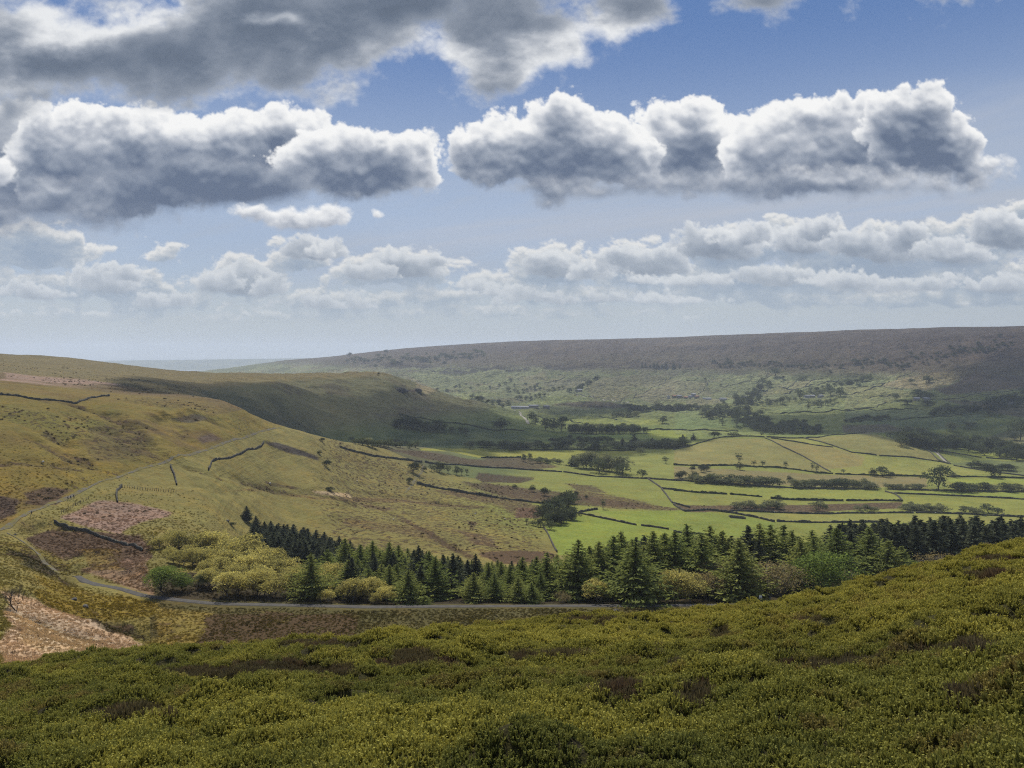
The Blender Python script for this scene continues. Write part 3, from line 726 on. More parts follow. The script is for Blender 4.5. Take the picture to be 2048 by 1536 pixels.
# valley floor fields
for pts, c_ in (
    (cB((1200,1085),(1420,1025),(2060,1130),(2060,1260),(1280,1260)), (138, 152, 60)),
    (cB((1480,1000),(2048,1000),(2060,1105),(1930,1100),(1700,1070)), (138, 152, 60)),
    (cC((0,1165),(200,1150),(480,1190),(590,1220),(560,1300),(0,1300)), (138, 150, 64)),
    (cC((350,1160),(1400,1165),(2060,1180),(2060,1215),(610,1210)), (152, 152, 76)),
    (cC((0,985),(620,1012),(1240,1028),(1330,1078),(620,1078),(0,1028)), (150, 156, 68)),
    (cC((0,1045),(520,1075),(740,1110),(330,1118),(0,1105)), (146, 148, 70)),
    (cC((1290,1030),(2060,1040),(2060,1076),(1500,1052)), (146, 158, 66)),
    (cC((1350,1062),(2060,1085),(2060,1168),(1330,1130)), (148, 152, 68)),
    (cC((1600,955),(2060,960),(2060,990),(1620,985)), (146, 158, 62)),
    (cC((0,885),(900,935),(1480,950),(1480,1010),(700,1000),(0,965)), (144, 134, 84)),
    (cC((0,795),(270,722),(530,724),(740,822),(910,920),(500,885),(0,875)), KN),
    (cC((540,724),(760,724),(1180,830),(1560,862),(1840,930),(1500,945),(940,930),(830,870)), (152, 154, 72)),
    (cC((560,726),(930,776),(1120,830),(1100,880),(900,905),(780,845)), (156, 146, 82)),
    (cC((780,722),(1060,698),(1200,702),(1440,770),(1580,860),(1400,832),(1180,820),(960,770)), (146, 142, 78)),
    (cC((1560,800),(1850,842),(2060,856),(2060,840),(1700,795)), (148, 158, 62)),
    (cC((1600,870),(1850,850),(2060,860),(2060,945),(1850,910)), (118, 128, 74)),
    (c4((0,945),(1480,945),(1560,975),(1330,1000),(900,1050),(0,1030)), (150, 152, 56)),
    (c3((800,975),(2060,985),(2060,1080),(1500,1085),(1150,1010),(830,1000)), (152, 152, 56)),
    (c4((310,505),(1050,545),(1300,600),(1480,640),(700,628),(480,570)), (140, 152, 60)),
    (c4((1250,560),(1750,580),(1760,640),(1520,640)), (146, 156, 64)),
    (c4((1600,710),(2060,705),(2060,800),(1640,790)), (146, 158, 58)),
    (c4((700,750),(1600,745),(1640,800),(1150,800)), (120, 140, 66)),
    (c4((60,400),(420,310),(740,290),(980,330),(960,350),(700,385),(300,400)), (136, 156, 74)),
    (c3((1220,340),(1760,315),(1740,360),(1330,400)), (140, 156, 78)),
    (c4((860,210),(1110,160),(1500,250),(1280,360),(1000,330)), (140, 140, 92)),
    (c4((1650,230),(2060,160),(2060,290),(1500,310)), (144, 140, 98)),
    (c4((350,180),(600,115),(960,80),(900,170),(560,220)), (120, 124, 88)),
    (c4((1380,380),(1640,440),(1600,460),(1420,400)), (146, 158, 78)),
    (c4((1700,360),(2060,360),(2060,410),(1820,420)), (138, 152, 78)),
    (c5((0,160),(60,135),(400,125),(280,275),(0,280)), (138, 142, 96)),
    (c5((520,330),(860,340),(820,400),(560,380)), (130, 150, 84)),
    (c5((1030,265),(1130,218),(1440,215),(1290,275),(1020,300)), (140, 146, 88)),
    (c5((1150,200),(1280,140),(1420,130),(1290,210)), (132, 138, 88)),
    (c5((1310,208),(1430,130),(1610,122),(1530,200)), (138, 140, 88)),
    (c5((900,505),(1480,380),(2060,390),(2060,440),(1760,485)), (134, 152, 84)),
    (c5((1900,200),(2060,180),(2060,260),(2000,280)), (136, 146, 84)),
    (c5((0,480),(300,480),(300,690),(0,690)), (128, 148, 80)),
    (c5((300,560),(700,570),(1000,660),(0,690)), (122, 142, 76)),
    (c5((0,695),(1000,735),(1080,770),(0,750)), (144, 156, 80)),
    (c6((0,285),(540,285),(560,360),(300,420),(0,450)), (136, 146, 82)),
    (c6((0,190),(380,185),(780,250),(640,330),(0,280)), (140, 146, 82)),
    (c6((380,180),(660,90),(1000,30),(1400,20),(1240,150),(930,245),(770,220)), (150, 140, 96)),
    (c6((1040,720),(1400,680),(1860,640),(1860,690),(1480,800),(1100,770)), (144, 152, 72)),
    (c6((1460,810),(1900,690),(2060,700),(2060,860),(1600,850)), (138, 136, 84)),
    (c6((0,470),(800,450),(1600,500),(1600,560),(1100,690),(0,600)), (104, 122, 76)),
): paint(pts, c_, 1.2)
# rough ground: heather, rushes, bracken
HB, RB, PB = (98, 82, 64), (124, 98, 72), (164, 134, 116)
for pts, c_, wob, k, ru in (
    (cB((280,635),(480,650),(760,690),(1100,705),(1300,745),(1000,748),(600,712),(300,650)), HB, 5, .8, .4),
    (cB((780,760),(960,775),(1130,795),(1050,830),(860,840),(800,810)), (80, 70, 56), 6, .8, .6),
    (cB((700,840),(900,850),(1200,890),(1500,930),(1850,975),(1500,975),(1200,955),(900,915)), (98, 84, 62), 7, .7, .7),
    (cB((860,840),(1050,870),(1250,930),(1100,950),(880,900)), (112, 92, 66), 9, .6, .8),
    (cB((1300,830),(1450,850),(1560,900),(1400,890)), (112, 98, 70), 6, .7, .6),
    (cB((1360,880),(1560,910),(1800,960),(2000,985),(1900,990),(1500,975),(1380,930)), RB, 7, .6, .7),
    (cC((0,1110),(330,1112),(740,1110),(1330,1098),(1330,1140),(800,1155),(60,1150)), (120, 96, 76), 3, .85, .5),
    (cB((530,870),(760,890),(1000,930),(1170,990),(1150,1030),(1020,1030),(860,960),(640,920)), RB, 8, .55, .8),
    (cB((80,940),(260,970),(360,985),(300,1000),(180,985)), RB, 8, .6, .8),
    (cB((0,910),(420,925),(800,970),(860,985),(420,945),(0,945)), (126, 100, 66), 6, .6, .7),
    (cB((600,1100),(800,1140),(920,1210),(760,1190)), RB, 7, .6, .8),
    (cB((740,1060),(800,1065),(790,1090),(750,1085)), HB, 6, .8, .8),
    (cB((0,1060),(200,1090),(400,1100),(520,1140),(560,1190),(400,1160),(150,1130),(0,1110)), (132, 110, 70), 8, .5, .7),
    (cB((780,1250),(1000,1230),(1200,1240),(1250,1300),(900,1330)), (130, 102, 74), 7, .8, .8),
    (cB((260,1000),(420,1080),(600,1170),(800,1290),(760,1290),(500,1150),(340,1060)), (112, 88, 62), 5, .6, .8),
    (cB((1010,985),(1170,990),(1160,1040),(1010,1035)), (136, 98, 82), 6, .8, .7),
    (cA((380,1030),(560,945),(800,965),(1000,1020),(960,1050),(800,1110),(740,1150),(560,1100)), PB, 8, .95, .2),
    (cA((600,1130),(830,1180),(860,1240),(720,1190)), PB, 6, .8, .2),
    (cA((0,168),(420,215),(760,255),(640,280),(420,262),(0,215)), (170, 142, 124), 8, .85, .1),
    (cA((0,905),(120,930),(130,1010),(0,1080)), (84, 66, 58), 7, .9, .4),
    (cA((120,880),(260,860),(440,885),(300,960),(160,960)), (96, 74, 58), 8, .85, .4),
    (cA((1560,600),(1640,600),(1860,680),(1870,705),(1700,660)), (70, 64, 62), 4, .95, .2),
    (cA((1150,580),(1250,540),(1330,570),(1180,610)), (104, 86, 74), 6, .8, .2),
    (cA((980,470),(1150,430),(1240,460),(1100,485)), (90, 84, 72), 5, .8, .3),
    (cA((400,570),(640,540),(860,600),(800,660),(560,680)), (112, 98, 58), 16, .7, .3),
    (cA((0,250),(700,320),(1200,345),(1250,380),(800,400),(450,365),(0,310)), (130, 112, 56), 12, .7, .1),
    (cA((780,470),(1000,580),(1080,600),(900,560),(760,490)), (92, 78, 50), 5, .7, .2),
    (cA((640,620),(860,640),(960,715),(900,690),(760,650)), (104, 88, 58), 5, .7, .2),
    (cE((340,180),(900,220),(840,200),(920,350),(760,430),(560,330),(380,360),(200,230)), (108, 84, 68), 9, .9, .5),
    (cE((470,420),(900,330),(900,560),(760,530)), (160, 128, 104), 8, .8, .3),
    (cE((500,300),(700,300),(760,420),(560,430)), (142, 118, 60), 9, .8, .3),
    (cE((0,230),(360,300),(440,440),(300,420),(0,330)), (124, 112, 46), 9, .8, .3),
    (cE((60,300),(280,340),(380,420),(250,430),(80,360)), (60, 58, 34), 9, .8, .4),
    (cE((200,430),(640,560),(900,600),(860,660),(420,690),(260,540)), (142, 124, 44), 9, .9, .2),
    (cE((0,520),(240,560),(560,720),(820,880),(560,930),(0,970)), (206, 178, 146), 9, .95, .1),
    (cE((0,640),(300,760),(620,880),(300,880),(100,800)), (214, 190, 148), 9, .6, .05),
    (cE((470,690),(800,700),(900,780),(800,800),(560,790)), (72, 66, 34), 9, .85, .6),
    (cE((850,620),(1260,650),(1200,830),(840,860),(960,760)), (150, 132, 62), 8, .9, .2),
    (cE((1200,660),(2060,660),(2060,790),(1500,830),(1200,820)), (104, 92, 44), 9, .9, .8),
    (cA((1300,880),(1800,905),(2050,945),(1840,930),(1500,880)), (140, 112, 66), 5, .6, .5),
    (cA((1560,820),(1780,860),(1760,870),(1600,850)), (98, 84, 54), 4, .7, .5),
    (cA((1820,880),(2050,895),(2060,920),(1880,905)), (206, 180, 138), 3, .9, 0),
    (c3((520,270),(700,300),(820,260),(830,310),(580,330)), (84, 72, 62), 2, .95, .2),
    (c3((740,190),(860,230),(1000,300),(900,320),(780,240)), (160, 146, 108), 3, .8, 0),
    (c4((480,400),(700,380),(980,362),(1200,380),(1400,440),(1000,445),(700,420)), (110, 98, 84), 2, .9, .3),
    (c6((0,620),(500,600),(760,690),(400,720),(0,720)), (112, 98, 88), 3, .8, .2),
    (c6((1120,310),(2060,230),(2060,60),(1500,30),(1000,240)), (108, 92, 84), 6, .9, .3),
    (c6((1100,350),(2060,400),(2060,540),(1500,470)), (112, 92, 82), 4, .7, .2),
): paint(pts, c_, wob, k, rush=ru)
RUSH[:] = np.maximum(RUSH, 0.28 * sstep(gu, 560, 700) * (GY > 380) * (GY < 700) * (1 - sstep(gu, 1050, 1120)))
RUSH[:] = np.maximum(RUSH, 0.24 * hillside * sstep(n1, -0.2, 0.6))
RUSH[:] = np.maximum(RUSH, 0.2 * moorL)
RUSH[:] = np.maximum(RUSH, 0.5 * farm * sstep(GZ, -100, -50))
# patchwork of small enclosures on the far slope
fx_, fy_ = GX / 150 + 0.25 * n3, GY / 230 + 0.2 * n1
xi, yi = np.floor(fx_ + 0.35 * np.floor(fy_)).astype(int), np.floor(fy_).astype(int)
cell = np.random.default_rng(77).random((64, 64)).astype(np.float32)[yi & 63, xi & 63]
patch = sstep(GY, 1750, 2100) * (1 - sstep(GZ + 25 * n1 + 15 * n3, -75, -30))
COVER[:] = COVER * (1 + (patch * (cell - 0.5) * 0.62)[..., None] * np.array([1.0, 0.9, 1.1], np.float32))
for L_, dp, hw in CUTS:                        # darker rushes and bare earth along the gullies
    if dp > 1.0:
        lo, hi = L_.min(0) - 30, L_.max(0) + 30
        sel = (GX > lo[0]) & (GX < hi[0]) & (GY > lo[1]) & (GY < hi[1])
        m_ = np.zeros(GX.shape, np.float32); d_, _s = pline_dist(GX[sel] + n2[sel] * hw * 0.5, GY[sel] + n1[sel] * hw * 0.5, L_)
        m_[sel] = np.exp(-(d_ / (hw * 0.8)) ** 2) * 0.6 * sstep(n2[sel], -0.6, 0.4)
        blend(m_, alb(86, 72, 44)); RUSH[:] = np.maximum(RUSH, m_ * 0.7)
# cover colour drawn towards khaki with distance ahead
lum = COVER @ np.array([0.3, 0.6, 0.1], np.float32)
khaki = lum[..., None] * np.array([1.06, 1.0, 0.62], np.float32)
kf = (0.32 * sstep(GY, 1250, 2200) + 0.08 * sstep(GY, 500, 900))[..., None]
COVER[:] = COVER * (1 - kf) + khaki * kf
# old track and the lower road and farm lanes are laid as their own strips (below)

m, t = new_mat('moor_and_pasture')
geo = t.nodes.new('ShaderNodeNewGeometry'); Pw = S(t, geo.outputs['Position'])
cov = attr(t, 'cover'); ru = attr(t, 'rush', out='Fac')
dist = Pw.v('LENGTH', out=1)
nA = noise(t, Pw, 0.035, 5, 0.6); nB = noise(t, Pw, 0.45, 4, 0.65); nC = noise(t, Pw, 2.4, 3, 0.65)
near = 1.0 - dist.step(250, 700)
tz_ = noise(t, Pw.v('MULTIPLY', (0.012, 0.012, 0.55)), 1.0, 5, 0.62, dist=0.35)      # lines along the contour: sheep paths, rock bands, banks
steep = split(t, S(t, geo.outputs['True Normal']))[2]
stp = 1.0 - steep.step(0.90, 0.995)
farw = dist.step(900, 2400)
val = (nA - 0.5) * 0.8 + (nB - 0.5) * (1.0 - farw * 0.7) * 1.05 + (nC - 0.5) * near * 1.0 + (tz_ - 0.5) * (stp * 0.75 + 0.05) * nA.step(0.3, 0.7) + (noise(t, Pw, 0.09, 5, 0.68) - 0.5) * (farw * 2.2 + stp * 1.1) + 1.0
c1 = mix(t, 1.0, cov, combine(t, val, val, val), 'MULTIPLY')
hue = noise(t, Pw, 0.11, 3, 0.6, dist=0.5)
c1 = mix(t, hue.step(0.42, 0.72) * 0.55, c1, mix(t, 1.0, c1, (1.22, 1.0, 0.72), 'MULTIPLY'))
wear = noise(t, Pw, 0.022, 5, 0.66, dist=0.6)
c1 = mix(t, wear.step(0.50, 0.72) * 0.55, c1, mix(t, 1.0, c1, (1.20, 1.06, 1.05), 'MULTIPLY')); c1 = mix(t, (1.0 - wear.step(0.30, 0.48)) * 0.5, c1, mix(t, 1.0, c1, (0.80, 0.88, 0.80), 'MULTIPLY'))
sp = noise(t, Pw.v('MULTIPLY', (1, 1, 0.4)), 0.33, 5, 0.68)
spm = ((sp + ru * 0.34).step(0.60, 0.70) * ru.step(0.02, 0.25)) * 0.85
c1 = mix(t, spm, c1, mix(t, nC, alb(60, 48, 32), alb(116, 88, 60)))
b_ = t.nodes.new('ShaderNodeBump'); b_.inputs['Strength'].default_value = 0.9; b_.inputs['Distance'].default_value = 0.8
t.links.new((nB * 1.0 + nC * 0.35 + spm * 0.8 + tz_ * stp * 1.2 + (noise(t, Pw, 0.045, 5, 0.7) - 0.5) * farw * 34.0 + (nA - 0.5) * stp * 3.0).s, b_.inputs['Height'])
pb = t.nodes.new('ShaderNodeBsdfPrincipled'); pb.inputs['Roughness'].default_value = 0.95; pb.inputs['Specular IOR Level'].default_value = 0.08
t.links.new(c1.s, pb.inputs['Base Color']); t.links.new(b_.outputs[0], pb.inputs['Normal'])
finish(t, pb.outputs[0])
M_LAND = m
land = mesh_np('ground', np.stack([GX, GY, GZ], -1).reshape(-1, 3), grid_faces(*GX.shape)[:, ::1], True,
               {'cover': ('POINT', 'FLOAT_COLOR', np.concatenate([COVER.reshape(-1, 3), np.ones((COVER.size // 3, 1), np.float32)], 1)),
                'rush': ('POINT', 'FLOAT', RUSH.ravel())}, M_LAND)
new_obj('ground', land, kind='structure')
# ------------------------------------------------------------------ the heather slope the camera stands on
NU = np.linspace(-420, 2480, 760); NBv = np.linspace(math.log(0.9), math.log(58.0), 430)
nb, nu = np.meshgrid(NBv, NU, indexing='ij')
NY = np.exp(nb); NX = (nu - UC) / FPX * np.sqrt(NY ** 2 + (13.0 * (1 - np.clip(NY / 58.0, 0, 1))) ** 2)
NZ = h_ground(NX, NY)
NZ[-1] = h_ground(NX[-1], NY[-1])
m, t = new_mat('peat_and_moss')
geo = t.nodes.new('ShaderNodeNewGeometry'); Pw = S(t, geo.outputs['Position'])
a1 = noise(t, Pw, 1.6, 5, 0.65); a2 = noise(t, Pw, 18, 4, 0.7)
c1 = mix(t, (a1 * 0.6 + a2 * 0.4).step(0.35, 0.65), (0.022, 0.018, 0.008), (0.050, 0.046, 0.012))
b_ = t.nodes.new('ShaderNodeBump'); b_.inputs['Strength'].default_value = 1.0; b_.inputs['Distance'].default_value = 0.08
t.links.new(a2.s, b_.inputs['Height'])
pb = t.nodes.new('ShaderNodeBsdfPrincipled'); pb.inputs['Roughness'].default_value = 0.95; pb.inputs['Specular IOR Level'].default_value = 0.1
t.links.new(c1.s, pb.inputs['Base Color']); t.links.new(b_.outputs[0], pb.inputs['Normal'])
finish(t, pb.outputs[0])
near_me = mesh_np('moor_slope', np.stack([NX, NY, NZ], -1).reshape(-1, 3), grid_faces(*NX.shape), True, None, m)
new_obj('moor_slope', near_me, kind='structure')

# distant low hills on the horizon and the air between
fx = np.linspace(-9000, 9000, 240); fy = np.linspace(13400, 17500, 30)
FX, FY = np.meshgrid(fx, fy)
FZ = -330 + 235 * np.exp(-((FY - 15200) / 900) ** 2) * (1 + 0.06 * fbm(FX / 1500, FY / 1500, 4, 701)) + 0.012 * FX * np.exp(-((FY - 15200) / 1200) ** 2) + 30
m, t = new_mat('distant_land')
geo = t.nodes.new('ShaderNodeNewGeometry'); Pw = S(t, geo.outputs['Position'])
c1 = mix(t, noise(t, Pw, 0.004, 5, 0.7).step(0.4, 0.6), alb(96, 108, 80), alb(130, 136, 96))
pb = t.nodes.new('ShaderNodeBsdfDiffuse'); t.links.new(c1.s, pb.inputs[0]); finish(t, pb.outputs[0])
new_obj('hills', mesh_np('hills', np.stack([FX, FY, FZ], -1).reshape(-1, 3), grid_faces(*FX.shape), True, None, m), kind='structure')

HAZE = True
if HAZE:
    x0, x1, y0, y1, z0, z1 = -12000, 12000, -400, 17800, -335, 190
    co = np.array([(x, y, z) for z in (z0, z1) for y in (y0, y1) for x in (x0, x1)], float)
    fc = np.array([(0, 2, 3, 1), (4, 5, 7, 6), (0, 1, 5, 4), (2, 6, 7, 3), (0, 4, 6, 2), (1, 3, 7, 5)])
    m, t = new_mat('haze')
    pv = t.nodes.new('ShaderNodeVolumePrincipled')
    pv.inputs['Color'].default_value = (0.57, 0.645, 0.765, 1); pv.inputs['Density'].default_value = 7.2e-5; pv.inputs['Anisotropy'].default_value = 0.25
    o = t.nodes.new('ShaderNodeOutputMaterial'); t.links.new(pv.outputs[0], o.inputs['Volume'])

    try: m.cycles.homogeneous_volume = True
    except Exception: pass
    new_obj('haze', mesh_np('haze', co, fc, False, None, m), kind='stuff')
# ------------------------------------------------------------------ plant shapes
def leaf_mat(name, c_a, c_b, trans=0.35, spread=0.35, inst=False):
    m, t = new_mat(name)
    if inst: base = attr(t, 'tcol', 'INSTANCER')
    else:
        oi = t.nodes.new('ShaderNodeObjectInfo')
        rnd = S(t, oi.outputs['Random'])
        base = mix(t, rnd, c_a, c_b)
    tint = attr(t, 'tint', out='Fac')
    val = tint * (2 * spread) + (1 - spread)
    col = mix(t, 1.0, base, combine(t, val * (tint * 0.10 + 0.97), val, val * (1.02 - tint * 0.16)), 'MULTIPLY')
    d = t.nodes.new('ShaderNodeBsdfDiffuse'); t.links.new(col.s, d.inputs[0])
    tr = t.nodes.new('ShaderNodeBsdfTranslucent'); c2 = mix(t, 1.0, col, (1.06, 1.04, 0.82), 'MULTIPLY'); t.links.new(c2.s, tr.inputs[0])
    mx = t.nodes.new('ShaderNodeMixShader'); mx.inputs[0].default_value = trans
    t.links.new(d.outputs[0], mx.inputs[1]); t.links.new(tr.outputs[0], mx.inputs[2])
    finish(t, mx.outputs[0]); return m
def bark_mat(name, c):
    m, t = new_mat(name)
    tcx = t.nodes.new('ShaderNodeTexCoord'); n = noise(t, S(t, tcx.outputs['Object']).v('MULTIPLY', (1, 1, 0.3)), 9, 4, 0.7)
    col = mix(t, n.step(0.3, 0.7), np.array(c) * 0.6, np.array(c) * 1.3)
    pb = t.nodes.new('ShaderNodeBsdfPrincipled'); pb.inputs['Roughness'].default_value = 0.95; pb.inputs['Specular IOR Level'].default_value = 0.1; t.links.new(col.s, pb.inputs['Base Color'])
    finish(t, pb.outputs[0]); return m
M_SPRUCE = leaf_mat('spruce_needles', (0.042, 0.052, 0.036), (0.064, 0.074, 0.047), 0.22, 0.38)
M_LARCH = leaf_mat('larch_needles', (0.120, 0.152, 0.050), (0.180, 0.200, 0.066), 0.45, 0.36)
M_BIRCH = leaf_mat('olive_spring_leaves', (0.275, 0.250, 0.092), (0.460, 0.415, 0.150), 0.50, 0.36)
M_BROWN = leaf_mat('brown_spring_leaves', (0.175, 0.150, 0.080), (0.250, 0.200, 0.100), 0.38, 0.5)
M_FRESH = leaf_mat('fresh_green_leaves', (0.130, 0.180, 0.048), (0.165, 0.215, 0.058), 0.4, 0.5)
M_BROAD = leaf_mat('dull_green_leaves', (0.060, 0.078, 0.044), (0.098, 0.114, 0.060), 0.34)
M_WILLOW = leaf_mat('pale_willow_leaves', (0.115, 0.130, 0.078), (0.170, 0.180, 0.104), 0.42)
M_DARKB = leaf_mat('dark_thorn_leaves', (0.038, 0.048, 0.028), (0.058, 0.066, 0.036), 0.22)
M_BARK = bark_mat('bark', (0.060, 0.050, 0.042))
M_PALEBARK = bark_mat('grey_bark', (0.13, 0.12, 0.105))

def tubes(segs, k=5):
    """segs: list of (p0, p1, r0, r1) -> vertices, quads"""
    co, fc = [], []
    for p0, p1, r0, r1 in segs:
        p0 = np.asarray(p0, float); p1 = np.asarray(p1, float); d = p1 - p0; L_ = np.linalg.norm(d)
        if L_ < 1e-6: continue
        d /= L_; a = np.cross(d, (0.3, 0.9, 0.2)); a /= np.linalg.norm(a); b = np.cross(d, a)
        n0 = len(co)
        for (p, r) in ((p0, r0), (p1, r1)):
            for i in range(k):
                th = 2 * math.pi * i / k; co.append(p + r * (math.cos(th) * a + math.sin(th) * b))
        for i in range(k):
            j = (i + 1) % k; fc.append((n0 + i, n0 + j, n0 + k + j, n0 + k + i))
    return np.array(co), np.array(fc)

def leaf_quads(pos, along, side, ln, wd, taper=0.35):
    """one small pointed quad per row"""
    n = len(pos)
    along = along / (np.linalg.norm(along, axis=1, keepdims=True) + 1e-9)
    side = side - along * np.sum(side * along, 1, keepdims=True); side /= (np.linalg.norm(side, axis=1, keepdims=True) + 1e-9)
    ln = np.broadcast_to(ln, n)[:, None]; wd = np.broadcast_to(wd, n)[:, None]
    a = pos - along * ln * 0.5; b = pos + along * ln * 0.5; mid = pos + along * ln * 0.05
    co = np.stack([a, mid + side * wd * 0.5, b, mid - side * wd * 0.5], 1).reshape(-1, 3)
    return co, np.arange(n * 4).reshape(n, 4)

def rdir(g, n):
    v = g.normal(size=(n, 3)); return v / np.linalg.norm(v, axis=1, keepdims=True)

def conifer(seed, rad=0.2, whorls=30, per=8, sprays=9, droop=0.35, up=0.0, size=0.05, ragged=0.25, power=0.85, start=0.05):
    """unit-height conifer: returns trunk and crown arrays"""
    g = np.random.default_rng(seed)
    P_, A_, S_, Ls, Ws, T_ = [], [], [], [], [], []
    for w in range(whorls):
        z0 = start + (0.985 - start) * (w / (whorls - 1)) ** 0.92
        prof = min(1.0, (1 - z0) * 1.45) ** (power + 0.14) * rad
        if z0 < 0.16: prof *= 0.72 + 1.7 * z0
        lop = 1 + ragged * 0.8 * math.sin(seed * 3.1 + w * 1.7)
        nb = max(3, int(per * (0.5 + 0.6 * (1 - z0))))
        ph0 = g.random() * 6.28
        for b in range(nb):
            ph = ph0 + 6.283 * b / nb + g.normal() * 0.25
            Lb = prof * (1 + ragged * g.normal() * 0.55) * lop + 0.008
            dz = g.normal() * 0.012
            ns = max(2, int(sprays * (0.4 + 0.8 * Lb / rad)))
            s = (np.arange(ns) + g.random(ns) * 0.9) / ns
            r = s * Lb
            z = z0 + dz - droop * Lb * s ** 1.2 + (up + 0.12) * Lb * s ** 2.5
            phj = ph + g.normal(size=ns) * 0.12
            pos = np.stack([np.cos(phj) * r, np.sin(phj) * r, z], 1) + g.normal(size=(ns, 3)) * size * 0.14
            al = np.stack([np.cos(phj + g.normal(size=ns) * 0.6), np.sin(phj + g.normal(size=ns) * 0.6), -droop * 0.8 + g.normal(size=ns) * 0.35], 1)
            P_.append(pos); A_.append(al); S_.append(rdir(g, ns) + np.array([0, 0, 0.2]))
            sz = size * (0.55 + 0.75 * (1 - z0)) * g.uniform(0.6, 1.3, ns)
            Ls.append(sz * 1.5); Ws.append(sz * 0.62); T_.append(np.clip(0.25 + 0.55 * s + g.normal(size=ns) * 0.18, 0, 1))
    pos, al, sd = np.concatenate(P_), np.concatenate(A_), np.concatenate(S_)
    co, fc = leaf_quads(pos, al, sd, np.concatenate(Ls), np.concatenate(Ws))
    tint = np.repeat(np.concatenate(T_), 4)
    tc, tf = tubes([((0, 0, -0.03), (0, 0, 0.45), 0.016, 0.011), ((0, 0, 0.45), (0, 0, 0.995), 0.011, 0.002)], 6)
    return (tc, tf), (co, fc, tint)

def broadleaf(seed, width=0.8, n=2600, lobes=16, leaf=0.035, bole=0.22, flat=1.0, gap=0.5, limbs=7, stems=1, low=0.0):
    """unit-height broadleaf tree"""
    g = np.random.default_rng(seed)
    cz = (1 + bole) / 2; hz_ = (1 - bole) / 2; hw = width / 2
    segs = []; C_ = []
    for k in range(lobes):
        d = rdir(g, 1)[0]; rr = g.uniform(0.50, 0.78) if k % 5 else g.uniform(0.0, 0.4)
        if d[2] < -0.8: d[2] = -d[2]
        c = np.array([d[0] * hw * rr, d[1] * hw * rr, cz + d[2] * hz_ * rr * flat + low * -0.1])
        R_ = g.uniform(0.28, 0.44) * (0.66 if lobes > 40 else 1.0) * min(hw, hz_) * 1.25
        C_.append((c, R_))
    for s in range(stems):
        off = np.array([g.normal() * 0.04, g.normal() * 0.04, 0]) if stems > 1 else np.zeros(3)
        top = np.array([g.normal() * 0.03, g.normal() * 0.03, bole + 0.12]) + off * 2
        segs.append((off + (0, 0, -0.03), top, 0.026 / stems ** 0.5, 0.018 / stems ** 0.5))
        for k in range(limbs):
            c, R_ = C_[(k + s * limbs) % lobes]
            midp = top * 0.45 + c * 0.55 + g.normal(size=3) * 0.02 - np.array([0, 0, 0.03])
            segs += [(top * 0.9 + off * 0.1, midp, 0.012, 0.008), (midp, c, 0.008, 0.004)]
            for q in range(3):
                e = c + rdir(g, 1)[0] * R_ * 0.9
                segs.append((c, e, 0.004, 0.0015))
    per = np.array([R_ ** 2 for c, R_ in C_]); per = (per / per.sum() * n).astype(int)
    P_, N_, T_ = [], [], []
    for (c, R_), k in zip(C_, per):
        d = rdir(g, k); d[:, 2] = np.where(d[:, 2] < -0.5, -d[:, 2] * 0.6, d[:, 2])
        r = R_ * (0.55 + 0.5 * g.random(k) ** 0.6)
        p = c + d * r[:, None] * np.array([1.1, 1.1, 0.9])
        clump = np.sin(p[:, 0] * 31 + seed) + np.sin(p[:, 1] * 29 + seed * 2) + np.sin(p[:, 2] * 33)
        keep = clump > -gap * 2.2 + g.normal(size=k) * 0.4 - 0.4
        p, d = p[keep], d[keep]
        P_.append(p); N_.append(d); T_.append(np.clip(0.45 + g.normal(size=len(p)) * 0.2 + g.normal() * 0.13, 0, 1))
    pos = np.concatenate(P_); nd = np.concatenate(N_); m_ = len(pos)
    co, fc = leaf_quads(pos, rdir(g, m_) + nd * 0.3, rdir(g, m_), leaf * g.uniform(0.7, 1.5, m_), leaf * g.uniform(0.5, 1.0, m_))
    return tubes(segs, 5), (co, fc, np.repeat(np.concatenate(T_), 4))

def twigs(seed, width=0.8, depth=5, stems=2):
    """bare branching shrub of unit height"""
    g = np.random.default_rng(seed); segs = []
    def grow(p, d, L_, r, k):
        e = p + d * L_
        segs.append((p, e, r, r * 0.7))
        if k == 0: return
        for _ in range(3 if k > 2 else 2):
            nd = d + rdir(g, 1)[0] * 0.62 + np.array([0, 0, 0.12]); nd /= np.linalg.norm(nd)
            nd[:2] *= width * 1.2; nd /= np.linalg.norm(nd)
            grow(e, nd, L_ * g.uniform(0.62, 0.82), r * 0.62, k - 1)
    for s in range(stems):
        d = np.array([g.normal() * 0.35, g.normal() * 0.35, 1.0]); d /= np.linalg.norm(d)
        grow(np.array([0, 0, -0.03]), d, 0.3, 0.018, depth)
    return tubes(segs, 4)

def crown_mesh(name, cr, mat): return mesh_np(name, cr[0], cr[1], False, {'tint': ('POINT', 'FLOAT', cr[2])}, mat)
def trunk_mesh(name, tk, mat): return mesh_np(name, tk[0], tk[1], True, None, mat)
def merged_mesh(name, tk, cr, mt, mc):
    co = np.concatenate([cr[0], tk[0]]); fc = np.concatenate([cr[1], tk[1] + len(cr[0])])
    ti = np.concatenate([cr[2], np.full(len(tk[0]), 0.5)])
    me = mesh_np(name, co, fc, False, {'tint': ('POINT', 'FLOAT', ti)}, mc); me.materials.append(mt)
    mi = np.zeros(len(fc), np.int32); mi[len(cr[1]):] = 1; me.polygons.foreach_set('material_index', mi)
    return me

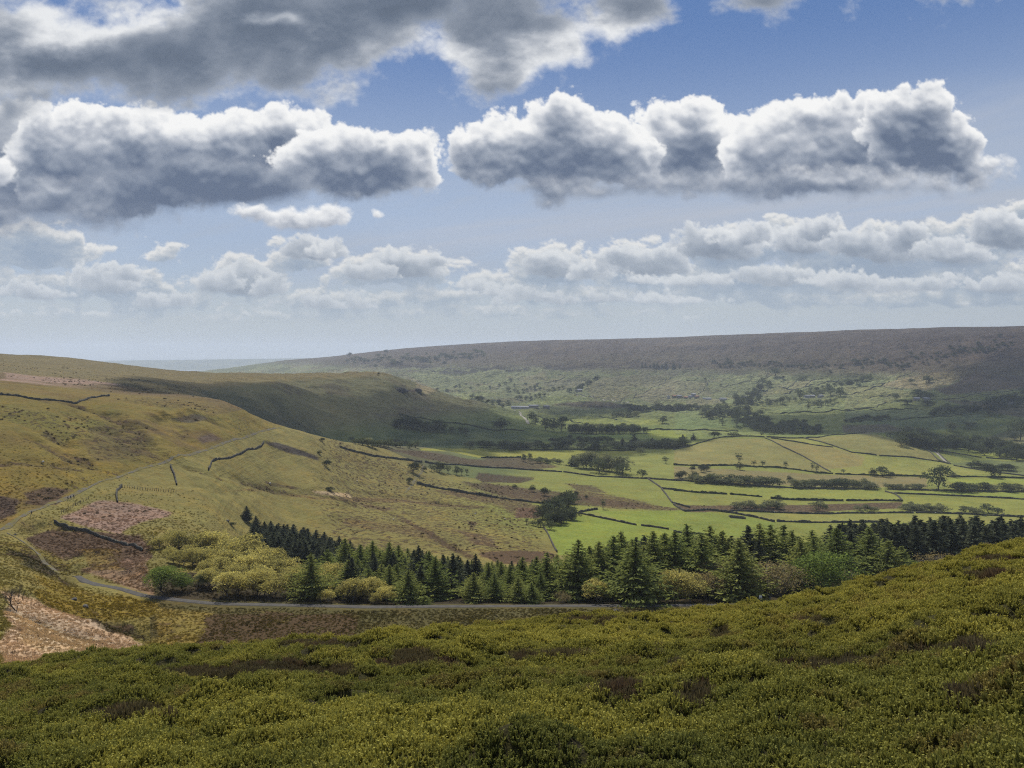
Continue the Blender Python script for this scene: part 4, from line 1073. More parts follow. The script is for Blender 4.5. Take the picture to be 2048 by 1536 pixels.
SHAPES = {}
def shape(kind, n, fn, mc, mt=None, part=True):
    out = []
    for i in range(n):
        tk, cr = fn(i)
        if part: out.append((trunk_mesh('trunk', tk, mt or M_BARK), crown_mesh('crown', cr, mc)))
        else: out.append(merged_mesh(kind, tk, cr, mt or M_BARK, mc))
    SHAPES[kind] = out
shape('spruce', 4, lambda i: conifer(11 + i, 0.22, 34, 12, 15, 0.34, 0.18, 0.040, 0.30, 0.70), M_SPRUCE)
shape('larch', 5, lambda i: conifer(31 + i, 0.27 + 0.02 * (i % 3), 38, 11, 18, 0.20, 0.22, 0.034, 0.46, 0.69), M_LARCH)
shape('birch', 4, lambda i: broadleaf(51 + i, 0.98, 5600, 44, 0.034, 0.04, 1.0, 0.12, 7, 2), M_BIRCH, M_PALEBARK)
shape('brown', 3, lambda i: broadleaf(61 + i, 1.1, 3800, 22, 0.030, 0.03, 1.0, 0.22, 8, 3), M_BROWN, M_PALEBARK)
shape('fresh', 2, lambda i: broadleaf(71 + i, 1.0, 5600, 24, 0.032, 0.03, 1.0, 0.6, 7, 1), M_FRESH)
shape('oak', 5, lambda i: broadleaf(81 + i, 1.0 + 0.1 * (i % 2), 1000, 14, 0.070, 0.02, 1.0, 0.4, 6, 1), M_BROAD, None, False)
shape('dark', 4, lambda i: broadleaf(91 + i, 1.05, 1000, 14, 0.075, 0.0, 1.0, 0.6, 5, 1), M_DARKB, None, False)
shape('willow', 4, lambda i: broadleaf(101 + i, 1.5, 900, 14, 0.085, 0.0, 0.9, 0.6, 5, 3, 0.4), M_WILLOW, None, False)
shape('thin', 3, lambda i: broadleaf(111 + i, 0.62, 480, 10, 0.06, 0.14, 1.0, 0.1, 7, 1), M_BROAD, None, False)
shape('fir', 3, lambda i: conifer(121 + i, 0.22, 14, 7, 6, 0.4, 0.1, 0.10, 0.25, 0.8), M_SPRUCE, None, False)
shape('pale', 3, lambda i: broadleaf(131 + i, 1.15, 1500, 16, 0.060, 0.02, 1.0, 0.7, 6, 1), M_WILLOW, M_PALEBARK, False)

GOLD = 2.399963
_cnt = [0]
def stand(kind, name, loc, height, label, cat, group=None, wide=1.0, var=None):
    """one plant as an object of its own; near kinds carry trunk and crown as parts"""
    _cnt[0] += 1
    vs_ = SHAPES[kind]; v = vs_[(_cnt[0] if var is None else var) % len(vs_)]
    if isinstance(v, tuple):
        o = new_obj(name, None); o.empty_display_size = 0.5
        new_obj('trunk', v[0], None, o); new_obj('crown', v[1], None, o)
    else: o = new_obj(name, v)
    o.location = loc; o.scale = (height * wide, height * wide, height); o.rotation_euler = (0, 0, _cnt[0] * GOLD)
    o['label'] = label; o['category'] = cat
    if group: o['group'] = group
    return o
ORD = 'first second third fourth fifth sixth seventh eighth ninth tenth eleventh twelfth thirteenth fourteenth fifteenth sixteenth seventeenth eighteenth nineteenth twentieth'.split()
def nth(i):
    if i < 20: return ORD[i]
    t_ = {20: 'twenty', 30: 'thirty', 40: 'forty', 50: 'fifty', 60: 'sixty', 70: 'seventy', 80: 'eighty', 90: 'ninety'}
    n = i + 1; a, b = n // 10 * 10, n % 10
    return (t_[a] + '-' + ORD[b - 1]) if b else {30: 'thirtieth', 40: 'fortieth', 50: 'fiftieth', 60: 'sixtieth', 70: 'seventieth', 80: 'eightieth', 90: 'ninetieth'}[a]
def at(u, Y):
    X = (u - UC) / FPX * Y
    return np.array([X, Y, hz(X, Y)])
def by_top(u, vt, Y):
    """foot of a plant Y metres ahead and the height that brings its tip to row vt"""
    p = at(u, Y); return p, -(vt - VH) / FPX * Y - p[2]
# ------------------------------------------------------------------ heather, grass tussocks and rushes: uncountable ground cover
def spikes(seed, n, rad, h0, h1, wd, lean, dome=0.5, seg=2, leafy=0):
    """a tuft: n pointed upright shoots on a low dome; tint runs from woody base to fresh tip"""
    g = np.random.default_rng(seed); co, fc, ti = [], [], []
    for i in range(n):
        r = rad * math.sqrt(g.random()); ph = g.random() * 6.283
        b = np.array([math.cos(ph) * r, math.sin(ph) * r, 0.0])
        hgt = g.uniform(h0, h1) * (1 - dome * (r / rad) ** 2)
        ax = np.array([math.cos(ph) * lean * r / rad + g.normal() * 0.14, math.sin(ph) * lean * r / rad + g.normal() * 0.14, 1.0]); ax /= np.linalg.norm(ax)
        for q in range(2):
            sd = rdir(g, 1)[0]; sd -= ax * (sd @ ax); sd /= np.linalg.norm(sd)
            k = len(co); top = b + ax * hgt; mid = b + ax * hgt * (0.62 if not leafy else 0.7) + g.normal(size=3) * wd * 0.3
            w2 = wd * g.uniform(0.7, 1.3)
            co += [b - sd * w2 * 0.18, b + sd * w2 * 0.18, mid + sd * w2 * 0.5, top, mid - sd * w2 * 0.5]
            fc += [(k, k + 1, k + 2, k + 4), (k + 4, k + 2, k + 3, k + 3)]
            t0 = g.normal() * 0.1
            ti += [0.1, 0.1, 0.55 + t0, 0.95 + t0, 0.55 + t0]
        for q in range(leafy):
            f = g.uniform(0.45, 1.0); p = b + ax * hgt * f; d = rdir(g, 1)[0]; d[2] = abs(d[2]) * 0.6 + 0.25; d /= np.linalg.norm(d)
            s2 = rdir(g, 1)[0]; s2 -= d * (s2 @ d); s2 /= np.linalg.norm(s2); l_ = wd * g.uniform(0.9, 1.5); k = len(co)
            co += [p, p + d * l_ * 0.5 + s2 * l_ * 0.3, p + d * l_, p + d * l_ * 0.5 - s2 * l_ * 0.3]; fc += [(k, k + 1, k + 2, k + 3)]
            tq = np.clip(0.35 + 0.6 * f + g.normal() * 0.12, 0, 1); ti += [tq] * 4
    co = np.array(co); fc = np.array(fc)
    quads = fc[fc[:, 2] != fc[:, 3]]; tris = fc[fc[:, 2] == fc[:, 3]][:, :3]
    me = bpy.data.meshes.new('tuft')
    me.from_pydata(co.tolist(), [], [tuple(f) for f in quads.tolist()] + [tuple(f) for f in tris.tolist()])
    at_ = me.attributes.new('tint', 'FLOAT', 'POINT'); at_.data.foreach_set('value', np.array(ti, np.float32))
    return me

def scatter(name, meshes, mat, pos, scl, tcol, label=None, tilt=0.12):
    """one object of kind stuff: tufts placed on points by geometry nodes"""
    src = bpy.data.collections.new(name + '_tufts')
    for i, me in enumerate(meshes):
        me.materials.append(mat); o = bpy.data.objects.new(name + '_tuft', me); src.objects.link(o)
    n = len(pos); g = np.random.default_rng(n)
    me = bpy.data.meshes.new(name); me.vertices.add(n); me.vertices.foreach_set('co', np.ascontiguousarray(pos, np.float32).ravel())
    rot = np.stack([g.normal(size=n) * tilt, g.normal(size=n) * tilt, g.random(n) * 6.283], -1).astype(np.float32)
    for an, ty, arr, key in (('rot', 'FLOAT_VECTOR', rot, 'vector'), ('scl', 'FLOAT', scl, 'value'), ('tcol', 'FLOAT_VECTOR', tcol, 'vector')):
        q = me.attributes.new(an, ty, 'POINT'); q.data.foreach_set(key, np.ascontiguousarray(arr, np.float32).ravel())
    me.update()
    o = new_obj(name, me, None, None, kind='stuff')
    if label: o['label'] = label
    ng = bpy.data.node_groups.new(name, 'GeometryNodeTree')
    ng.interface.new_socket('Geometry', in_out='INPUT', socket_type='NodeSocketGeometry'); ng.interface.new_socket('Geometry', in_out='OUTPUT', socket_type='NodeSocketGeometry')
    N_ = ng.nodes.new; gi, go = N_('NodeGroupInput'), N_('NodeGroupOutput')
    mp = N_('GeometryNodeMeshToPoints'); ip = N_('GeometryNodeInstanceOnPoints'); ci = N_('GeometryNodeCollectionInfo')
    ci.inputs['Collection'].default_value = src; ci.inputs['Separate Children'].default_value = True; ci.inputs['Reset Children'].default_value = True
    ip.inputs['Pick Instance'].default_value = True
    def na(nm, ty):
        a = N_('GeometryNodeInputNamedAttribute'); a.data_type = ty; a.inputs['Name'].default_value = nm; return a.outputs['Attribute']
    eu = N_('FunctionNodeEulerToRotation'); ng.links.new(na('rot', 'FLOAT_VECTOR'), eu.inputs[0])
    ng.links.new(gi.outputs[0], mp.inputs[0]); ng.links.new(mp.outputs[0], ip.inputs['Points']); ng.links.new(ci.outputs[0], ip.inputs['Instance'])
    ng.links.new(eu.outputs[0], ip.inputs['Rotation']); ng.links.new(na('scl', 'FLOAT'), ip.inputs['Scale']); ng.links.new(ip.outputs[0], go.inputs[0])
    md = o.modifiers.new('scatter', 'NODES'); md.node_group = ng
    return o

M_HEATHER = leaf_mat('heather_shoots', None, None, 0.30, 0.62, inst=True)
M_GRASS = leaf_mat('moor_grass_blades', None, None, 0.40, 0.26, inst=True)

def fan_points(y0, y1, step0, stepk, u0=-330, u1=2400, jit=0.5):
    """jittered points over the view fan; spacing grows with distance"""
    xs, ys = [], []; Y = y0; g = np.random.default_rng(int(y0 * 10) + 3)
    while Y < y1:
        st = step0 + stepk * Y
        xa, xb = (u0 - UC) / FPX * Y, (u1 - UC) / FPX * Y
        wd_ = max(0.0, 9.0 - Y * 0.35); xa -= wd_; xb += wd_
        x = np.arange(xa, xb, st); xs.append(x + g.uniform(-jit, jit, len(x)) * st); ys.append(Y + g.uniform(-jit, jit, len(x)) * st)
        Y += st * 0.9
    return np.concatenate(xs), np.concatenate(ys)

hx, hy = fan_points(2.6, 56, 0.115, 0.0066)
hu = UC + FPX * hx / hy
hyc = fg_crest(hu)
zz = h_ground(hx, hy)
hv = VH - FPX * zz / hy
keep = (hy < hyc * 1.35 + 3)
hx, hy, zz, hu, hv = hx[keep], hy[keep], zz[keep], hu[keep], hv[keep]
p1 = fbm(hx / 1.4, hy / 1.4, 4, 801); p2 = fbm(hx / 6, hy / 5, 4, 811); p3 = fbm(hx / 0.5, hy / 0.5, 2, 821)
colr = np.empty((len(hx), 3)); colr[:] = (0.152, 0.154, 0.043)
def cmix(f, c):
    f = np.clip(f, 0, 1)[:, None]; colr[:] = colr * (1 - f) + np.array(c) * f
cmix(sstep(p1 + p2 * 0.6, 0.0, 0.8), (0.208, 0.200, 0.052)); cmix(sstep(-p1 + p2 * 0.5, 0.1, 0.9), (0.122, 0.130, 0.040))
cmix(sstep(p3 - p2, 0.5, 1.1) * 0.7, (0.135, 0.104, 0.044))
cmix(sstep(hv, 1260, 1200) * 0 + sstep(1330 - hv + 30 * p2, 0, 90) * 0.45, (0.255, 0.232, 0.056))
# old dark heather: brown islands among the green shoots
isl = np.zeros(len(hx))
for (cu, cv, ru, rv) in ((420,1350,110,16),(560,1338,120,20),(660,1345,70,16),(830,1318,70,18),(800,1332,60,14),(900,1330,40,10),(1040,1315,50,10),(1140,1312,60,9),(1310,1303,26,7),(1350,1325,26,7),
                         (1590,1335,70,15),(1660,1333,90,16),(1740,1322,70,13),(1830,1305,50,10),(1880,1310,34,8),(1204,1251,12,8),(1225,1372,45,26),(1260,1385,30,22),(1440,1270,30,20),(1390,1400,40,22),(1960,1300,70,16),
                         (250,1430,90,14),(1400,1378,40,14),(1640,1245,60,10),(1980,1150,60,12),(1990,1120,50,8),(1930,1400,80,18),(640,1290,110,7),(1180,1240,90,6)):
    isl = np.maximum(isl, np.exp(-((hu - cu) / ru) ** 2 - ((hv - cv) / rv) ** 2))
isl = isl + p2 * 0.16 + p1 * 0.12
brown = sstep(isl, 0.40, 0.62)
cmix(brown * 0.85, (0.080, 0.064, 0.048)); cmix(brown * sstep(p3, 0.2, 0.8), (0.095, 0.068, 0.048))
hs = (0.92 + 0.30 * p1 + 0.25 * rng.random(len(hx))) * np.interp(hy, [3, 10, 30, 56], [0.66, 0.78, 1.08, 1.4]) * (1 + 0.25 * brown)
isb = brown > 0.5
colr *= 1.13
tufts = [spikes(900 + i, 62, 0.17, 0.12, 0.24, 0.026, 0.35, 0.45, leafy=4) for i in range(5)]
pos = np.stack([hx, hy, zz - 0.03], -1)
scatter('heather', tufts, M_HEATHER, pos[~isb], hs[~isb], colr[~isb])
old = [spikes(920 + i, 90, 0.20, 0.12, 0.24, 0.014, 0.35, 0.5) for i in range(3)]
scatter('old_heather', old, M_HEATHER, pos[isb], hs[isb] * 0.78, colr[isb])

# tussocks and bracken litter between the heather edge and the wood; colour follows what grows there
tx_, ty_ = fan_points(60, 380, 0.20, 0.0034, -200, 1750)
tu = UC + FPX * tx_ / ty_
tz = h_ground(tx_, ty_); tv = VH - FPX * tz / ty_
gi_ = np.clip(np.searchsorted(GB, np.log(ty_)), 0, len(GB) - 1); gj_ = np.clip(((tu - GU[0]) / (GU[1] - GU[0])).round().astype(int), 0, len(GU) - 1)
tc_ = COVER[gi_, gj_]; tr2 = RUSH[gi_, gj_]
RXY = np.array([at(u, Y)[:2] for u, Y in ((146,226),(170,219),(200,213),(300,203),(360,200),(420,198),(560,197.3),(700,197),(1000,197),(1380,195.3),(1600,197),(1900,203),(2250,208))])
TXY = np.array([hit(u, v, 90)[:2] for u, v in ((-200,1130),(0,1061),(70,1020),(100,1007),(200,963),(280,937),(330,925),(430,894),(500,871),(560,855))])
PXY = np.array([hit(u, v, 90)[:2] for u, v in ((14,1066),(40,1080),(66,1098),(86,1122),(108,1140),(128,1150))] + [list(at(150, 224)[:2])])
def line_dist(x, y, L_):
    best = np.full(len(x), 1e9)
    for a, b in zip(L_[:-1], L_[1:]):
        d = b - a; t = np.clip(((x - a[0]) * d[0] + (y - a[1]) * d[1]) / (d @ d), 0, 1)
        best = np.minimum(best, np.hypot(x - a[0] - t * d[0], y - a[1] - t * d[1]))
    return best
far_off = (line_dist(tx_, ty_, RXY) > 3.6) & (line_dist(tx_, ty_, TXY) > 2.6) & (line_dist(tx_, ty_, PXY) > 1.3)
q1 = fbm(tx_ / 3, ty_ / 3, 4, 831); q2 = fbm(tx_ / 12, ty_ / 12, 3, 841)
vis = far_off & ((ty_ < 196) | (tu < 520)) & (tv < 1420) & (rng.random(len(tx_)) < (0.72 + 0.3 * q1) * np.interp(ty_, [250, 380], [1, 0.1]))
vis &= ~((tu > 600) & (ty_ < 140))
k_ = (0.88 + 0.3 * rng.random(len(tx_)) + 0.3 * q1)[:, None]
tc2 = tc_ * k_ * np.array([1.36, 1.36, 1.50])
dk = (rng.random(len(tx_)) < 0.05 + 0.30 * tr2)
tc2[dk] *= np.array([0.58, 0.56, 0.56])
ts = (0.8 + 0.6 * rng.random(len(tx_)) + 0.4 * q2) * np.interp(ty_, [60, 150, 300], [0.65, 0.80, 1.0])
tuss = [spikes(940 + i, 54, 0.30, 0.14, 0.42, 0.036, 0.75, 0.3) for i in range(4)]
scatter('moor_grass', tuss, M_GRASS, np.stack([tx_, ty_, tz - 0.04], -1)[vis], ts[vis], tc2[vis])

# rush clumps dotted over the rough pasture beyond
g_ = np.random.default_rng(5)
nr = 60000
ru_u = g_.uniform(-150, 1500, nr); ru_b = g_.uniform(math.log(300), math.log(1050), nr)
ry_ = np.exp(ru_b); rx_ = (ru_u - UC) / FPX * ry_
gi_ = np.clip(np.searchsorted(GB, ru_b), 0, len(GB) - 1); gj_ = np.clip(((ru_u - GU[0]) / (GU[1] - GU[0])).round().astype(int), 0, len(GU) - 1)
rr = RUSH[gi_, gj_]; cl = fbm(rx_ / 14, ry_ / 14, 4, 851, 0.6) + 0.6 * fbm(rx_ / 60, ry_ / 40, 3, 861)
ok = (g_.random(nr) < np.clip(rr * 1.1 - 0.10, 0, 1) * sstep(cl, -0.1, 0.7)) & (line_dist(rx_, ry_, TXY) > 3)
rz_ = h_ground(rx_[ok], ry_[ok])
rc = np.where(g_.random((ok.sum(), 1)) < 0.5, np.array([[0.050, 0.040, 0.020]]), np.array([[0.085, 0.060, 0.036]])) * g_.uniform(0.7, 1.3, (ok.sum(), 1))
scatter('rushes', [spikes(960 + i, 44, 0.42, 0.3, 0.75, 0.07, 0.6, 0.3) for i in range(3)], M_GRASS, np.stack([rx_[ok], ry_[ok], rz_ - 0.05], -1), g_.uniform(0.7, 1.7, ok.sum()), rc)
print('tufts', len(pos), vis.sum(), ok.sum())
# ------------------------------------------------------------------ trees along the road and the plantation
# front conifers: column, tip row, metres ahead, kind, width factor
front = [(622,1108,206,'larch',1.0),(655,1098,232,'larch',.9),(690,1077,252,'larch',1),(721,1089,250,'larch',1),(745,1082,262,'larch',1),(779,1085,255,'larch',1),(797,1090,262,'larch',1),
 (817,1140,204,'larch',1.15),(837,1092,246,'spruce',1),(858,1102,240,'larch',1),(871,1113,214,'larch',1.1),(886,1110,232,'spruce',1),(906,1108,224,'spruce',1.1),(916,1111,240,'spruce',1),
 (935,1120,236,'spruce',1),(947,1145,207,'larch',1.2),(951,1109,238,'spruce',1),(977,1125,226,'larch',1),(989,1147,207,'larch',1.1),(1002,1124,228,'larch',1),
 (1020,1130,218,'larch',1),(1036,1155,205,'larch',1.2),(1045,1114,226,'larch',1),(1063,1165,203,'larch',1.3),(1073,1113,222,'larch',1),(1094,1105,218,'larch',1),(1114,1109,222,'larch',1),
 (1132,1120,214,'larch',1),(1157,1079,212,'larch',1.05),(1179,1092,220,'larch',1),(1198,1084,216,'larch',1),(1212,1096,226,'spruce',1),(1227,1072,216,'larch',.95),(1242,1063,224,'larch',1),(1256,1090,218,'larch',1),
 (1271,1084,203,'larch',1.25),(1288,1073,226,'spruce',1),(1306,1063,222,'larch',1),(1329,1066,226,'larch',1),(1350,1063,222,'larch',1),(1374,1050,230,'larch',1),(1403,1066,218,'larch',1.1),
 (1420,1052,232,'larch',1),(1444,1062,230,'larch',1),(1478,1078,206,'larch',1.2),(1496,1051,236,'spruce',1),(1519,1047,238,'larch',1),(1541,1050,240,'larch',1),(1567,1050,244,'larch',1),
 (1584,1062,236,'larch',1),(1601,1076,222,'larch',.95),(1624,1060,246,'larch',1),(1673,1056,236,'larch',1.15),(1700,1060,250,'spruce',1),(1738,1055,244,'larch',1.15),(1776,1080,236,'larch',1.1),(1803,1092,238,'larch',1.05)]
front.sort()
gname = 'conifers standing along the road at the valley edge'
for i, (u, vt, Y, k, w) in enumerate(front):
    p, h = by_top(u, vt, Y)
    look = ('dark spruce' if k == 'spruce' else 'soft green conifer')
    size = 'broad' if w > 1.12 else ('tall' if h > 15 else ('short' if h < 10 else 'slender'))
    where = 'at the roadside' if Y < 210 else 'in the roadside belt'
    stand(k, 'conifer', p, h, f'{size} {look} {where}, {nth(i)} conifer from the left', 'conifer', gname, w * 1.45)

# dark block at the left, above the yellow broadleaf crowns
spots = []
for r_, Y in enumerate((392, 374, 356, 338, 320, 304)):
    for k in range(14):
        u = 497 + k * 15 + (r_ % 2) * 7 + rng.normal() * 3 + r_ * 5 + max(0, 5 - r_) * 0
        lim = 700 - r_ * 2
        if u < lim: spots.append((u, Y + rng.normal() * 3 + (u - 490) * -0.10))
spots.sort()
for i, (u, Y) in enumerate(spots):
    vt = np.interp(u, [490, 505, 540, 600, 650, 700, 730], [1056, 1044, 1040, 1049, 1062, 1075, 1084]) + (392 - Y) * 0.34 + rng.normal() * 2.0
    p, h = by_top(u, vt, Y)
    stand('spruce', 'spruce', p, max(h, 7.5), f'near black spruce, {nth(i)} from the left in the block above olive crowns', 'spruce', 'dark spruces of the block above the olive trees', 1.75)
# dark block at the right, behind the lit conifers
spots = []
for r_, Y in enumerate((345, 322, 300, 280)):
    for k in range(24):
        u = 1640 + k * 20 + (r_ % 2) * 10 + rng.normal() * 4
        if u > 1640 + r_ * 38 and u < 2130: spots.append((u, Y + rng.normal() * 4))
spots.sort()
for i, (u, Y) in enumerate(spots):
    vt = np.interp(u, [1600, 1650, 1740, 1800, 1900, 2048, 2130], [1056, 1046, 1042, 1038, 1034, 1036, 1036]) + (345 - Y) * 0.20 + rng.normal() * 4.0
    p, h = by_top(u, vt, Y)
    stand('spruce', 'spruce', p, h, f'dark spruce behind the heather ridge, {nth(i)} from the left of its block', 'spruce', 'dark spruces behind the right heather ridge', 1.5)

# broadleaf trees on the left of the plantation and between the conifers
broad = [
 ('brown',297,1078,262,'thin leafed grey brown tree at the left tip of the wood, beside the stone wall',.8),
 ('birch',321,1080,256,'olive yellow tree on the far left of the upper crowns',.9),('birch',342,1064,262,'tall olive yellow tree, second of the upper crowns from the left',.9),
 ('birch',369,1064,258,'tall olive yellow tree, third of the upper crowns from the left',1),('birch',398,1072,262,'olive yellow tree in the middle of the upper crowns',1),
 ('birch',424,1065,260,'highest olive yellow tree in the middle of the upper crowns',1),('birch',452,1078,256,'olive yellow tree right of the highest upper crown',1),
 ('birch',478,1069,262,'tall olive yellow tree touching the dark spruce block',1),('birch',503,1086,258,'olive yellow tree in front of the left end of the dark spruces',.9),('birch',527,1096,250,'last olive yellow tree of the upper crowns, before the dark spruces',.9),
 ('birch',360,1104,238,'olive tree just above the bright green one at the left',1),('birch',393,1098,240,'olive tree in the middle row above the dark gap',1),('birch',444,1118,232,'olive tree in the centre of the middle row',1),
 ('birch',495,1113,234,'pale olive tree on the right half of the middle row',1),('birch',541,1112,236,'pale olive tree in the middle row below the dark spruces',1),('birch',571,1120,238,'right end olive tree of the middle row',.9),
 ('fresh',331,1133,206,'bright green round tree beside the road bend, left end of the wood',1.15),('fresh',366,1150,208,'smaller bright green tree right of the big bright green one',1),
 ('dark2',403,1150,211,'shaded dark green tree between bright green and olive crowns',.9),
 ('birch',424,1138,213,'olive tree at the roadside right of the dark gap',.95),('birch',461,1147,205,'broad golden olive tree hanging over the road wall',1.15),('birch',513,1142,208,'golden olive tree, second of the roadside row',1),
 ('birch',548,1150,206,'golden olive tree, third of the roadside row',1),('birch',583,1136,212,'golden olive tree left of the lone roadside conifer',1),
 ('birch',653,1186,202,'small yellow bush at the roadside right of the lone conifer',1.2),('birch',662,1128,224,'olive tree right behind the lone roadside conifer',.9),('birch',688,1152,214,'yellow olive tree, first of the small group under the green conifers',1),
 ('birch',712,1158,207,'yellow olive tree, second of the small group under the green conifers',1),('birch',742,1158,207,'yellow olive tree, third of the small group under the green conifers',1),('birch',772,1178,203,'low yellow olive tree ending the group at the roadside',1.1),
 ('larch',850,1190,201,'tiny green conifer sapling beside the road',1.5),
 ('brown',1124,1182,202,'small brown leafed tree at the foot of the conifers, near the middle',1.0),('birch',1190,1164,203,'olive yellow round tree alone before the conifers',1.05),
 ('birch',1347,1142,203,'olive brown tree, left of a pair before the conifers',.95),('birch',1381,1146,203,'olive brown tree, right of a pair before the conifers',.95),
 ('brown',1412,1140,206,'brown tree between the olive pair and the big roadside conifer',1.1),('brown',1447,1118,214,'brown green tree just left of the big roadside conifer',.9),
 ('brown',1530,1126,208,'wide brown tree with bare lower limbs, left half of the brown pair',1.1),('brown',1566,1122,210,'wide brown tree with bare lower limbs, right half of the brown pair',1.1),
 ('fresh',1645,1100,212,'bright green round tree standing at the edge of the heather ridge',1.0),('brown',1702,1142,222,'grey brown tree behind the ridge right of the bright green one',1),
 ('fresh',1833,1119,236,'small bright green crown just above the heather ridge',1),('brown',1876,1108,246,'small reddish brown crown above the ridge before dark spruces',1),('brown',2020,1082,262,'grey twiggy crown peeping over the ridge at the right',1)]
SHAPES['dark2'] = [(SHAPES['fresh'][0][0], crown_mesh('crown', broadleaf(77, 0.9, 3800, 18, 0.034, 0.08, 1.0, 0.5)[1], M_BROAD))]
for k, u, vt, Y, lab, w in broad:
    p, h = by_top(u, vt - (7 if k == 'birch' else 0), Y)
    stand(k, 'conifer' if k == 'larch' else 'broadleaf_tree', p, h, lab, 'conifer' if k == 'larch' else 'tree', 'broadleaf trees along the road', w * (1.4 if k == 'larch' else 1.36 if k == 'birch' else 1.4))

# the rest of the olive crowns fill the wood between those
g_ = np.random.default_rng(12)
fill = [(u_ + g_.uniform(12, 20) * (1 if g_.random() < .5 else -1), vt_ + g_.uniform(-4, 9), Y_ + g_.uniform(-3, 4)) for k_, u_, vt_, Y_, l_, w_ in broad if k_ == 'birch' and u_ < 800] + [(340,1094,246),(384,1088,248),(416,1092,244),(455,1096,240),(488,1102,240),(512,1108,236),(412,1116,226),(470,1124,222),(520,1124,224),(590,1128,226),(640,1138,220),(730,1148,218),(620,1150,214)]
for i, (u, vt, Y) in enumerate(fill):
    p, h = by_top(u, vt + g_.normal() * 2, Y)
    stand('birch', 'broadleaf_tree', p, h, 'olive yellow tree crowded inside the wood left of the conifers', 'tree', 'olive trees crowded inside the left wood', 1.3)

# more conifers closing the belt behind the front trees
g_ = np.random.default_rng(21)
k = 0
for u in np.arange(690, 1660, 11):
    top = np.interp(u, [690, 760, 840, 900, 960, 1040, 1120, 1180, 1260, 1380, 1500, 1660], [1090, 1092, 1104, 1120, 1128, 1126, 1118, 1096, 1080, 1066, 1060, 1066]) + g_.uniform(4, 26)
    p, h = by_top(u + g_.normal() * 4, top, g_.uniform(226, 268))
    stand('spruce' if g_.random() < 0.4 else 'larch', 'conifer', p, h, 'conifer half hidden behind the front conifers along the road', 'conifer', 'conifers half hidden in the belt', 1.35)

for u in np.arange(690, 1330, 15):
    top = np.interp(u, [690, 760, 840, 900, 960, 1040, 1120, 1180, 1260, 1330], [1112, 1112, 1124, 1138, 1146, 1146, 1142, 1126, 1116, 1110]) + g_.uniform(0, 26)
    p, h = by_top(u + g_.normal() * 4, top, g_.uniform(211, 225))
    stand('spruce' if g_.random() < 0.3 else 'larch', 'conifer', p, h, 'conifer half hidden behind the front conifers along the road', 'conifer', 'conifers half hidden in the belt', 1.5)

for u in np.arange(684, 1340, 10):
    top = np.interp(u, [684, 721, 760, 840, 900, 960, 1040, 1120, 1180, 1260, 1340], [1080, 1086, 1086, 1094, 1110, 1114, 1116, 1110, 1088, 1074, 1062]) + g_.uniform(2, 16)
    p, h = by_top(u + g_.normal() * 3, top, g_.uniform(258, 296))
    stand('spruce' if g_.random() < 0.45 else 'larch', 'conifer', p, h, 'conifer half hidden behind the front conifers along the road', 'conifer', 'conifers half hidden in the belt', 1.45)
# ------------------------------------------------------------------ trees and bushes of the dale
def foot(u, v, ymin=205): return hit(u, v, ymin)
def plant(kind, u, v, hp, wp, label, group, name=None, cat=None, ymin=205):
    """foot at (u, v); hp and wp: height and width as they look from the view point, in sheet units"""
    hp *= 1.12; wp *= 1.32
    p = foot(u, v, ymin); h = hp * p[1] / FPX; base_w = {'oak': 1.02, 'dark': 1.0, 'willow': 1.45, 'thin': .62, 'fir': .4, 'pale': 1.1, 'birch': .86, 'brown': .95}.get(kind, 1)
    w = wp / hp / base_w
    nm = name or ('conifer' if kind == 'fir' else 'bush' if kind == 'willow' else 'thorn_bush' if kind == 'dark' and hp < 12 else 'broadleaf_tree')
    p = p - np.array([0, 0, 0.02 * h])
    return stand(kind, nm, p, h, label, cat or {'bush': 'bush', 'thorn_bush': 'bush', 'conifer': 'conifer'}.get(nm, 'tree'), group, w)
mB = lambda x, y: (680 + x / 2.926, 680 + y / 2.926)
mC = lambda x, y: (1348 + x / 2.926, 630 + y / 2.926)
mA = lambda x, y: (x / 2.926, 680 + y / 2.926)
m3 = lambda x, y: (700 + x / 5.851, 730 + y / 5.851)
m4 = lambda x, y: (1020 + x / 5.851, 740 + y / 5.851)
m5 = lambda x, y: (1350 + x / 5.851, 740 + y / 5.851)
m6 = lambda x, y: (1690 + x / 5.72, 740 + y / 5.72)
